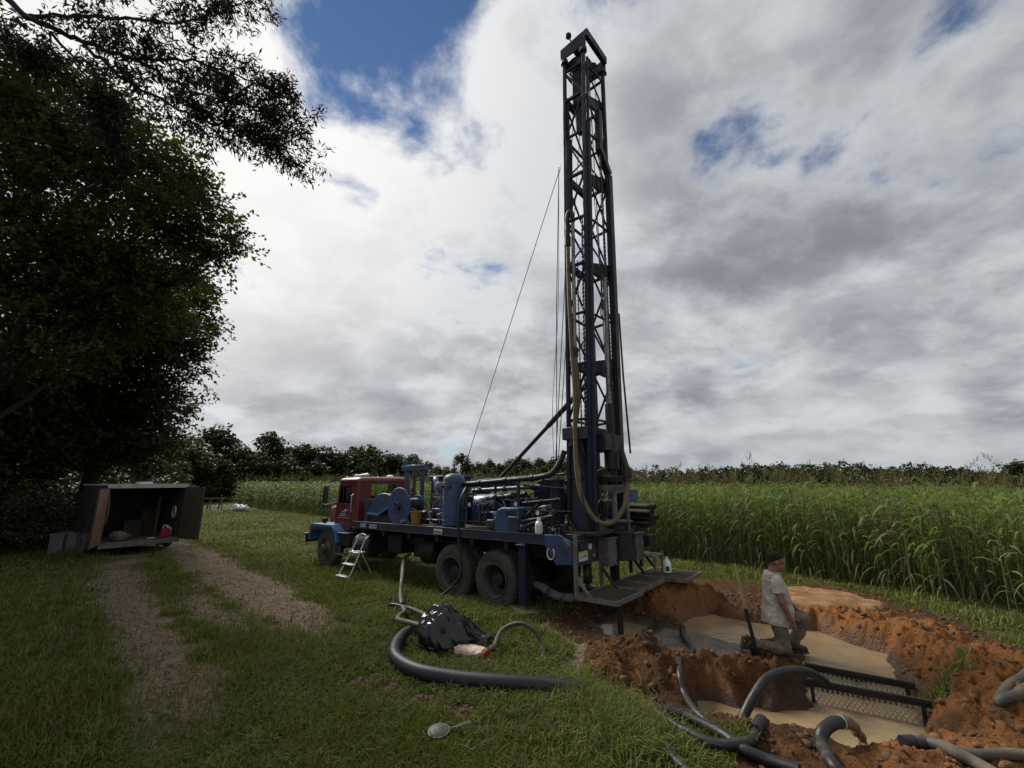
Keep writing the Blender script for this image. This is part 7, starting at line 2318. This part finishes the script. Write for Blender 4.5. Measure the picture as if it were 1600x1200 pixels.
trailer_door(0.0, TWD * 0.5, math.radians(-117), 'wood', 1)
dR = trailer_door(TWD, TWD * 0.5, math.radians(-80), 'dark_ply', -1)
for sx in (-0.16, TWD + 0.02):
    for y_ in (1.15, 1.85):
        wz = empty('wheel'); wz.parent = TR
        m_ = MB(); m_.lathe([(0.19, 0), (0.30, 0.0), (0.335, 0.03), (0.335, 0.15), (0.30, 0.18), (0.19, 0.18)], (sx - 0.01, y_, 0.33), (1, 0, 0), 28, closed=True); m_.build('tyre', 'rubber', wz, smooth=40)
        m_ = MB(); m_.lathe([(0.02, 0.05), (0.12, 0.05), (0.19, 0.02), (0.192, 0.16), (0.12, 0.13), (0.02, 0.13)], (sx - 0.01, y_, 0.33), (1, 0, 0), 20); m_.build('rim', 'rim', wz, smooth=40)
m_ = MB(); m_.box((0.3, 0.1, zl - 0.20), (0.4, TL, zl - 0.062)); m_.box((TWD - 0.4, 0.1, zl - 0.20), (TWD - 0.3, TL, zl - 0.062)); m_.box((0, 1.45, 0.28), (TWD, 1.55, 0.38)); m_.build('trailer_frame', 'black_steel', TR)
TRM = Matrix.Translation((LL.x, LL.y, 0)) @ Matrix.Rotation(ang_, 4, 'Z')


def in_trailer(name, label, cat, x, y, z=0.0):
    o_ = empty(name, TRM @ Vector((x, y, zl + z)), ang_); tag(o_, label, cat)
    return o_


t_ = in_trailer('gas_can', 'red plastic fuel can inside the trailer by the right door', 'fuel can', TWD * 0.86, 0.35)
m_ = MB(); m_.prism([(-0.14, -0.10, 0), (0.14, -0.10, 0), (0.14, -0.10, 0.24), (0.08, -0.10, 0.32), (-0.10, -0.10, 0.32), (-0.14, -0.10, 0.28)], (0, 0.20, 0)); m_.build('can_body', 'gas_red', t_, bevel=0.03)
m_ = MB(); m_.tube([(-0.08, 0, 0.31), (-0.06, 0, 0.40), (0.06, 0, 0.40), (0.09, 0, 0.31)], 0.018, 8); m_.cyl((0.05, 0.05, 0.30), (0.08, 0.05, 0.38), 0.03); m_.build('handle', 'white_plastic', t_)
t_ = in_trailer('cloth_sack', 'brown lumpy sack lying on the trailer floor at left', 'sack', 0.62, 0.42)
def sk2(d):
    w = 0.25 * mnoise.noise(Vector((d.x * 2.5, d.y * 2.5, d.z * 2.5 + 4)))
    return Vector((d.x * 0.30 * (1 + w), d.y * 0.22 * (1 + w), 0.15 + d.z * 0.16 * (1 + w) - 0.1 * d.x * max(d.z, 0)))
blob('sack_body', 'timber', t_, None, None, sk2, 28, 18)
t_ = in_trailer('yellow_strap', 'yellow green strap hanging inside the left wall of the trailer', 'strap', 0.10, 0.35)
m_ = MB(); m_.tube(spline([(0.02, 0, 1.55), (0.05, 0.0, 1.2), (0.06, 0, 0.8), (0.02, 0.02, 0.55), (-0.04, 0.05, 0.50)], 6), 0.026, 8); m_.build('webbing', 'olive', t_, smooth=60)
t_ = in_trailer('wooden_post', 'wooden post standing inside the trailer near the right wall', 'post', TWD * 0.80, 0.9)
m_ = MB(); m_.box((-0.05, -0.05, 0), (0.05, 0.05, 1.35)); m_.build('post_body', 'dark_ply', t_, bevel=0.005)
m_ = MB(); m_.box((-0.06, -0.07, 1.352), (0.40, 0.10, 1.39)); m_.build('shelf', 'dark_ply', t_)
t_ = in_trailer('plastic_jug', 'pale plastic jug standing inside the trailer by the right wall', 'jug', TWD * 0.945, 0.55, 0.0)
m_ = MB(); m_.lathe([(0.07, 0), (0.10, 0.01), (0.10, 0.22), (0.07, 0.30), (0.03, 0.33)], (0, 0, 0), n=16); m_.build('jug_body', 'white_paint', t_, smooth=40)
m_ = MB(); m_.cyl((0, 0, 0.331), (0, 0, 0.36), 0.035); m_.build('cap', 'white_paint', t_)
t_ = in_trailer('coiled_cable', 'pale cable coil hung on the right wall inside the trailer', 'cable', TWD * 0.955, 0.42, 0.85)
m_ = MB()
for k in range(4):
    m_.tube([(0.01 * k, 0.12 * math.cos(a), 0.22 * math.sin(a)) for a in [2 * PI * q / 20 for q in range(21)]], 0.014, 6)
m_.build('coils', 'alu', t_, smooth=60)
t_ = in_trailer('paper_plate', 'small white dish lying on the trailer floor near the sill', 'dish', TWD * 0.66, 0.22)
m_ = MB(); m_.lathe([(0.02, 0.0), (0.11, 0.004), (0.14, 0.03), (0.135, 0.032), (0.10, 0.012), (0.02, 0.01)], (0, 0, 0), n=18); m_.build('dish_body', 'white_plastic', t_, smooth=40)
for (x_, y_, w_, h_, mt_, lab) in ((1.15, 1.5, 0.5, 0.55, 'dark_lining', 'dark box standing deep inside the trailer'), (1.75, 2.0, 0.45, 0.9, 'dark_ply', 'tall wooden box deep inside the trailer')):
    t_ = in_trailer('storage_box', lab, 'box', x_, y_)
    m_ = MB(); m_.box((-w_ / 2, -w_ / 2, 0), (w_ / 2, w_ / 2, h_)); m_.build('box_body', mt_, t_, bevel=0.01)
    m_ = MB(); m_.box((-w_ / 2 - 0.015, -w_ / 2 - 0.015, h_ + 0.002), (w_ / 2 + 0.015, w_ / 2 + 0.015, h_ + 0.035)); m_.build('lid', mt_, t_, bevel=0.006)

# grey crate left of the trailer
cA = on_z(72, 867, 0); cB = on_z(138, 864, 0)
wv = cB - cA
CR = empty('storage_crate', (cA.x, cA.y, 0), math.atan2(wv.y, wv.x) + 0.12); tag(CR, 'grey open topped crate with dark straps left of the trailer', 'crate')
cw = wv.length
for k in range(3):
    m_ = MB(); m_.box((cw * k / 3 + 0.008, 0, 0), (cw * (k + 1) / 3 - 0.008, 0.03, 0.60)); m_.build('front_panel', 'crate_grey', CR, bevel=0.006)
m_ = MB(); m_.box((0, 0.85, 0), (cw, 0.88, 0.60)); m_.build('back_panel', 'crate_grey', CR)
for x_ in (0.0, cw - 0.03):
    m_ = MB(); m_.box((x_, 0.032, 0), (x_ + 0.03, 0.848, 0.60)); m_.build('side_panel', 'crate_grey', CR)
m_ = MB(); m_.box((-0.02, -0.02, 0.602), (cw + 0.02, 0.05, 0.64)); m_.box((-0.02, 0.83, 0.602), (cw + 0.02, 0.90, 0.64)); m_.box((-0.02, 0.052, 0.602), (0.05, 0.828, 0.64)); m_.box((cw - 0.05, 0.052, 0.602), (cw + 0.02, 0.828, 0.64)); m_.build('rim', 'galv', CR, bevel=0.005)
for x_ in (cw * 0.34, cw * 0.86):
    m_ = MB(); m_.box((x_, -0.030, 0.0), (x_ + 0.05, -0.021, 0.645)); m_.build('strap', 'black_steel', CR)
m_ = MB(); m_.box((0.03, 0.04, 0.02), (cw - 0.03, 0.84, 0.30)); m_.build('contents', 'black_steel', CR)

# white covered pile and trestle at the far end of the lane
tp0 = on_z(375, 799, 0)
tpn = empty('white_tarp_pile', (tp0.x, tp0.y, 0)); tag(tpn, 'white tarp covered heap at the far left corner of the crop', 'tarp')
def tarpf(d):
    w = 0.22 * mnoise.noise(Vector((d.x * 3, d.y * 3, d.z * 3))) - 0.15 * abs(mnoise.noise(Vector((d.x * 6, d.y * 6, d.z * 6))))
    return Vector((d.x * 0.62 * (1 + w), d.y * 0.5 * (1 + w), 0.22 + d.z * 0.28 * (1 + 2 * w) + (0.14 if (d.x < -0.55 and d.z > 0.1) else 0)))
blob('tarp', 'tarp_white', tpn, None, None, tarpf, 40, 26)
for k, px in enumerate((327, 333, 339, 344, 350)):
    p = on_z(px, 793 + (k % 2), 0)
    t_ = empty('white_jug', (p.x, p.y, 0)); tag(t_, 'small white jug lying in the grass left of the tarp heap', 'jug', 'white jugs lying near the trestle')
    m_ = MB(); m_.lathe([(0.04, 0), (0.085, 0.01), (0.085, 0.16), (0.05, 0.22), (0.03, 0.25)], (0, 0, 0.0), n=14); m_.build('jug_body', 'tarp_white', t_, smooth=40)
ts = on_z(332, 796, 0)
tr0 = empty('trestle', (ts.x, ts.y, 0), 0.5); tag(tr0, 'dark low trestle frame standing in the grass right of the trailer', 'trestle')
m_ = MB(); m_.box((-1.0, -0.06, 0.86), (1.0, 0.06, 0.93)); m_.build('top_rail', 'timber', tr0)
for x_ in (-0.45, 0.35):
    m_ = MB(); m_.beam((x_, 0.3, 0), (x_ + 0.22, 0, 0.86), 0.08); m_.build('leg', 'timber', tr0)
    m_ = MB(); m_.beam((x_ + 0.3, -0.3, 0), (x_ + 0.22, 0, 0.86), 0.08); m_.build('leg', 'timber', tr0)

# ------------------------------------------------------------------ mud screens across the pit
def screen(label, A, B, ztop, zbot, seed):
    A, B = Vector((A.x, A.y, 0)), Vector((B.x, B.y, 0))
    d = B - A; L = d.length
    root = empty('mud_screen', (A.x, A.y, 0), math.atan2(d.y, d.x)); tag(root, label, 'screen', 'steel mesh screens across the mud pit')
    m_ = MB(); m_.box((-0.06, -0.035, ztop - 0.035), (L + 0.10, 0.0, ztop)); m_.box((-0.06, -0.006, ztop - 0.085), (L + 0.10, 0.0, ztop - 0.036)); m_.build('top_rail', 'black_steel', root, bevel=0.003)
    m_ = MB(); cwid, chgt = 0.048, 0.030
    nzr = int((ztop - 0.085 - zbot) / chgt); nxr = int(L / cwid)
    for i in range(nxr + nzr):
        pass
    z1 = ztop - 0.086
    for i in range(-nzr, nxr + 1):
        for sg in (1, -1):
            # diagonal strands, clipped to the panel
            x0 = i * cwid; run = nzr * chgt / (2 * chgt) * cwid
            a = Vector((x0 if sg > 0 else x0 + run, -0.012 - 0.004 * sg, zbot)); b = Vector((x0 + run if sg > 0 else x0, -0.012 - 0.004 * sg, z1))
            t0_, t1_ = 0.0, 1.0
            dx_ = b.x - a.x
            for lim, s_ in ((0.0, 1), (L, -1)):
                fa, fb = s_ * (a.x - lim), s_ * (b.x - lim)
                if fa < 0 and fb < 0:
                    t0_ = 2; break
                if fa < 0:
                    t0_ = max(t0_, fa / (fa - fb))
                if fb < 0:
                    t1_ = min(t1_, fa / (fa - fb))
            if t0_ < t1_:
                m_.beam(a.lerp(b, t0_), a.lerp(b, t1_), 0.0095, 0.005, up=(0, 1, 0))
    mp_ = m_.build('mesh_panel', 'screen_steel', root, smooth=0)
    mp_['kind'] = 'stuff'
    for x_ in (-0.02, L + 0.02):
        m_ = MB(); m_.box((x_ - 0.02, -0.02, zbot - 0.1), (x_ + 0.02, -0.007, ztop - 0.037)); m_.build('end_post', 'black_steel', root)


screen('rear mud screen with only a thin strip of mesh showing', on_z(1266, 1036, 0.06), on_z(1412, 1063, 0.06), 0.06, -0.13, 1)
screen('front mud screen with a deep strip of bright diamond mesh', on_z(1270, 1060, 0.08), on_z(1436, 1090, 0.08), 0.08, -0.24, 2)

# strainer lying in the grass
sp1 = G(685, 1156, 0)
sr = empty('strainer', (sp1.x, sp1.y, sp1.z + 0.05), math.radians(18)); sr.rotation_euler.x = math.radians(14); tag(sr, 'round pale mesh strainer with a thin handle lying in the foreground grass', 'strainer')
R_ = 0.098
m_ = MB(); m_.tube([(R_ * math.cos(a), R_ * 0.95 * math.sin(a), 0.03 + 0.012 * math.cos(a + 1)) for a in [2 * PI * k / 36 for k in range(37)]], 0.006, 6); m_.build('hoop', 'steel', sr, smooth=60)
m_ = MB()
rings = []
for j in range(6):
    t = j / 5
    rings.append([(R_ * (1 - t * t * 0.96) * math.cos(a), R_ * 0.95 * (1 - t * t * 0.96) * math.sin(a), 0.03 + 0.012 * math.cos(a + 1) * (1 - t) + 0.035 * t) for a in [2 * PI * k / 30 for k in range(30)]])
m_.loft(rings); m_.build('mesh_bowl', 'net', sr, smooth=60)
m_ = MB(); m_.tube([(R_, 0.01, 0.035), (0.15, 0.0, 0.04), (0.17, 0.012, 0.042), (0.30, 0.02, 0.06), (0.305, 0.0, 0.062), (0.17, -0.008, 0.042), (0.15, 0.0, 0.04)], 0.0045, 6); m_.build('handle', 'steel', sr)

# ------------------------------------------------------------------ kneeling person and shovel
pk_ = on_z(1216, 1022, 0.0)
PZ = max(gz(pk_.x, pk_.y), -0.02) + 0.03
per_ = empty('person', (pk_.x, pk_.y, PZ), math.radians(-12))
per_.scale = (0.98, 1.0, 0.93)
per_.rotation_euler.y = 0.09
tag(per_, 'person in a dirty white t-shirt kneeling beside the muddy pool', 'person')


def ring(c, ax, rx, ry, n=16, tilt=None):
    """ellipse round c, normal to ax; rx along 'forward', ry along 'side'"""
    c = Vector(c); ax = Vector(ax).normalized()
    f = Vector((1, 0, 0)) - ax * ax.x
    if f.length < 0.3:
        f = Vector((0, 0, 1)) - ax * ax.z
    f.normalize(); s = ax.cross(f).normalized()
    return [c + f * (rx * math.cos(2 * PI * k / n)) + s * (ry * math.sin(2 * PI * k / n)) for k in range(n)]


def limb(mb, pts, radii, n=12):
    for (p, r) in zip(pts, radii):
        mb.sphere(p, r, n, 8)
    for i in range(len(pts) - 1):
        mb.tube([pts[i], pts[i + 1]], [radii[i], radii[i + 1]], n)


def remesh(ob, vox, it=6, fac=0.5):
    r = ob.modifiers.new('remesh', 'REMESH'); r.mode = 'VOXEL'; r.voxel_size = vox; r.use_smooth_shade = True
    s = ob.modifiers.new('smooth', 'SMOOTH'); s.iterations = it; s.factor = fac
    return ob


hipR, hipL = Vector((-0.03, -0.085, 0.50)), Vector((-0.02, 0.085, 0.50))
knR, anR = Vector((0.06, -0.13, 0.08)), Vector((-0.36, -0.12, 0.10))
knL, anL = Vector((0.42, 0.16, 0.48)), Vector((0.27, 0.16, 0.09))
shR, shL = Vector((-0.06, -0.215, 1.05)), Vector((-0.04, 0.215, 1.05))
elR, wrR = Vector((-0.03, -0.28, 0.77)), Vector((0.10, -0.26, 0.52))
elL, wrL = Vector((0.12, 0.31, 0.80)), Vector((0.33, 0.22, 0.60))
HS = 1.16


def HV(x, y, z):
    return Vector((x, y, z)) * HS


# skin: arms, hands, neck and head in one body
m_ = MB()
torso = [((-0.05, 0, 0.50), 0.115, 0.165), ((-0.04, 0, 0.62), 0.105, 0.15), ((-0.045, 0, 0.78), 0.105, 0.15), ((-0.06, 0, 0.95), 0.115, 0.17), ((-0.07, 0, 1.06), 0.095, 0.16), ((-0.075, 0, 1.12), 0.06, 0.09)]
m_.loft([ring(c, (0, 0, 1), a, b_) for (c, a, b_) in torso])
limb(m_, [(-0.065, 0, 1.08), (-0.03, 0, 1.20)], [0.070, 0.064])
# head: skull, jaw, nose, brow, ears
hc = Vector((0.0, 0, 1.285))
m_.sphere(hc + HV(-0.005, 0, 0.03), (0.1137, 0.0893, 0.1067), 16, 12)
m_.sphere(hc + HV(0.030, 0, -0.045), (0.0719, 0.0650, 0.0719), 14, 10)
m_.sphere(hc + HV(0.070, 0, -0.085), (0.0278, 0.0302, 0.0232), 10, 8)
m_.tube([hc + HV(0.085, 0, 0.018), hc + HV(0.106, 0, -0.020), hc + HV(0.090, 0, -0.032)], [0.009, 0.012, 0.010], 8)
m_.sphere(hc + HV(0.078, 0, 0.028), (0.0232, 0.0580, 0.0139), 10, 6)
m_.sphere(hc + HV(0.088, 0, -0.056), (0.0139, 0.0302, 0.0116), 10, 6)
for sg in (-1, 1):
    m_.sphere(hc + HV(-0.012, sg * 0.078, -0.004), (0.0232, 0.0128, 0.0348), 10, 8)
limb(m_, [shR, elR, wrR], [0.060, 0.050, 0.035]); limb(m_, [shL, elL, wrL], [0.060, 0.050, 0.035])


def hand(mb, w, d, pn, side, curl):
    """w wrist, d pointing direction, pn palm normal, side = thumb side"""
    d = Vector(d).normalized(); pn = Vector(pn).normalized(); sd = d.cross(pn).normalized() * side
    mb.loft([ring_f(w + d * 0.01, d, sd, pn, 0.026, 0.019), ring_f(w + d * 0.05, d, sd, pn, 0.040, 0.016), ring_f(w + d * 0.092, d, sd, pn, 0.040, 0.013)])
    for k, (o, l) in enumerate(((0.030, 0.070), (0.010, 0.080), (-0.010, 0.074), (-0.030, 0.058))):
        b0 = w + d * 0.088 + sd * o
        d1 = (d + pn * curl * 0.5).normalized(); d2 = (d + pn * curl * 1.5).normalized()
        b1 = b0 + d1 * l * 0.5; b2 = b1 + d2 * l * 0.5
        limb(mb, [b0, b1, b2], [0.0095, 0.0088, 0.0075], 8)
    t0 = w + d * 0.035 + sd * 0.032
    limb(mb, [t0, t0 + (d * 0.6 + sd * 0.6).normalized() * 0.038, t0 + (d * 0.6 + sd * 0.6).normalized() * 0.038 + (d + sd * 0.1 + pn * curl * 0.5).normalized() * 0.030], [0.013, 0.011, 0.009], 8)


def ring_f(c, d, s, p, a, b_, n=12):
    return [c + s * (a * math.cos(2 * PI * k / n)) + p * (b_ * math.sin(2 * PI * k / n)) for k in range(n)]


hand(m_, wrR, (wrR - elR).normalized() + Vector((0.1, 0, -0.4)), (0.0, 1, 0), -1, 0.55)
hand(m_, wrL, (0.80, -0.25, -0.50), (-0.45, 0.0, -0.9), 1, 0.45)
body = m_.build('body', 'skin', per_, smooth=80); remesh(body, 0.0055, 3, 0.5)
# eyes and short hair
for sg in (-1, 1):
    m_ = MB(); m_.sphere(hc + HV(0.082, sg * 0.031, 0.008), (0.010, 0.015, 0.009), 8, 6); m_.build('eye', 'ink', per_)
m_ = MB(); rings = []
for j in range(10):
    ph = math.radians(8 + 82 * j / 9)
    rr_ = []
    for k in range(32):
        a = 2 * PI * k / 32
        x_ = 0.1075 * math.cos(ph) * math.cos(a); y_ = 0.0835 * math.cos(ph) * math.sin(a); z_ = 0.0985 * math.sin(ph)
        low = (1 - j / 9) ** 7
        z_ += low * (0.055 * max(0, math.cos(a)) ** 1.5 - 0.060 * max(0, -math.cos(a)) + 0.004 * math.sin(9 * a))
        sc_ = 1.0
        rr_.append(hc + HV(-0.006 + x_ * sc_, y_ * (1 - 0.03 * low), 0.031 + z_))
    rings.append(rr_)
m_.loft(rings); hr = m_.build('hair', 'hair', per_, smooth=60)
# t-shirt
m_ = MB()
sh_ = [((0.0, 0, 0.40), 0.205, 0.228), ((0.005, 0, 0.54), 0.205, 0.225), ((0.012, 0, 0.66), 0.195, 0.212), ((0.0, 0, 0.78), 0.180, 0.204), ((-0.02, 0, 0.92), 0.165, 0.212), ((-0.045, 0, 1.03), 0.138, 0.212), ((-0.058, 0, 1.10), 0.102, 0.160), ((-0.052, 0, 1.14), 0.076, 0.090)]
m_.loft([ring(c, (0, 0, 1), a, b_, 24) for (c, a, b_) in sh_])
for (s0, e0) in ((shR, elR), (shL, elL)):
    d = (e0 - s0)
    m_.sphere(s0 + Vector((0, 0, 0.005)), 0.076, 12, 8)
    m_.tube([s0, s0 + d * 0.38, s0 + d * 0.62], [0.078, 0.078, 0.084], 14)
ts_ = m_.build('t_shirt', 'shirt', per_, smooth=80); remesh(ts_, 0.009, 4, 0.5)
dsp = ts_.modifiers.new('folds', 'DISPLACE'); tx = bpy.data.textures.new('cloth_folds', 'CLOUDS'); tx.noise_scale = 0.075; dsp.texture = tx; dsp.strength = 0.026; dsp.mid_level = 0.5; dsp.texture_coords = 'LOCAL'
# trousers
m_ = MB()
m_.loft([ring((-0.05, 0, 0.60), (0, 0, 1), 0.110, 0.135, 20), ring((-0.04, 0, 0.50), (0, 0, 1), 0.118, 0.145, 20), ring((-0.04, 0, 0.42), (0, 0, 1), 0.10, 0.15, 20)])
limb(m_, [hipR, hipR.lerp(knR, 0.5), knR, knR.lerp(anR, 0.45), anR + Vector((0.02, 0, 0))], [0.098, 0.100, 0.082, 0.078, 0.064], 14)
limb(m_, [hipL, hipL.lerp(knL, 0.5), knL, knL.lerp(anL, 0.45), anL + Vector((0, 0, 0.05))], [0.112, 0.098, 0.076, 0.078, 0.072], 14)
tro = m_.build('trousers', 'trousers', per_, smooth=80); remesh(tro, 0.010, 4, 0.5)
dsp = tro.modifiers.new('folds', 'DISPLACE'); dsp.texture = tx; dsp.strength = 0.038; dsp.mid_level = 0.5; dsp.texture_coords = 'LOCAL'
# boots
m_ = MB(); limb(m_, [anL + Vector((-0.01, 0, 0.06)), anL + Vector((-0.01, 0, -0.02)), anL + Vector((0.14, 0.0, -0.045))], [0.056, 0.056, 0.044], 12); m_.sphere(anL + Vector((-0.045, 0, -0.035)), (0.05, 0.042, 0.045), 10, 8)
bt = m_.build('boot', 'boot', per_, smooth=80); remesh(bt, 0.008, 3)
m_ = MB(); m_.box((anL.x - 0.09, anL.y - 0.045, -0.005), (anL.x + 0.19, anL.y + 0.045, 0.018)); m_.build('sole', 'boot', per_, bevel=0.012)
m_ = MB(); limb(m_, [anR + Vector((0.06, 0, 0)), anR + Vector((-0.03, 0, 0.01)), anR + Vector((-0.095, 0, -0.06))], [0.055, 0.056, 0.044], 12); m_.sphere(anR + Vector((-0.075, 0, 0.055)), (0.045, 0.042, 0.05), 10, 8)
bt = m_.build('boot', 'boot', per_, smooth=80); remesh(bt, 0.008, 3)
m_ = MB(); m_.prism([(anR.x - 0.118, anR.y - 0.045, 0.175), (anR.x - 0.142, anR.y - 0.045, 0.175), (anR.x - 0.168, anR.y - 0.045, -0.01), (anR.x - 0.140, anR.y - 0.045, -0.01)], (0, 0.09, 0)); m_.build('sole', 'boot', per_, bevel=0.01)

# shovel stuck in the ground behind the person
sb = on_z(1183, 1024, 0.02); stp = at_dist(1141, 857, sb.y + 0.12)
SHV = empty('shovel', (sb.x, sb.y, PZ)); tag(SHV, 'long handled shovel stuck upright in the soil behind the kneeling person', 'shovel')
d_ = stp - Vector((sb.x, sb.y, PZ))
m_ = MB(); m_.tube([d_ * 0.40, d_ * 0.6 + Vector((0.006, 0, 0)), d_ * 0.86], [0.021, 0.020, 0.020], 10); m_.build('handle', 'shovel_wood', SHV, smooth=60)
m_ = MB(); m_.tube([d_ * 0.855, d_ * 0.98, d_], [0.026, 0.026, 0.020], 10); m_.build('grip', 'hose_black', SHV, smooth=60)
m_ = MB(); m_.tube([d_ * 0.0 + Vector((0.004, 0, 0.0)), d_ * 0.15, d_ * 0.42], [0.026, 0.026, 0.024], 10)
m_.build('socket', 'black_steel', SHV, smooth=60)
dn = d_.normalized(); m_ = MB(); sdv = Vector((0.25, -0.95, 0)).normalized()
bl = [(-0.105, 0.06), (0.105, 0.06), (0.115, -0.06), (0.09, -0.17), (0.0, -0.25), (-0.09, -0.17), (-0.115, -0.06)]
m_.prism([sdv * a + dn * b_ for (a, b_) in bl], sdv.cross(dn) * 0.008); m_.build('blade', 'black_steel', SHV)
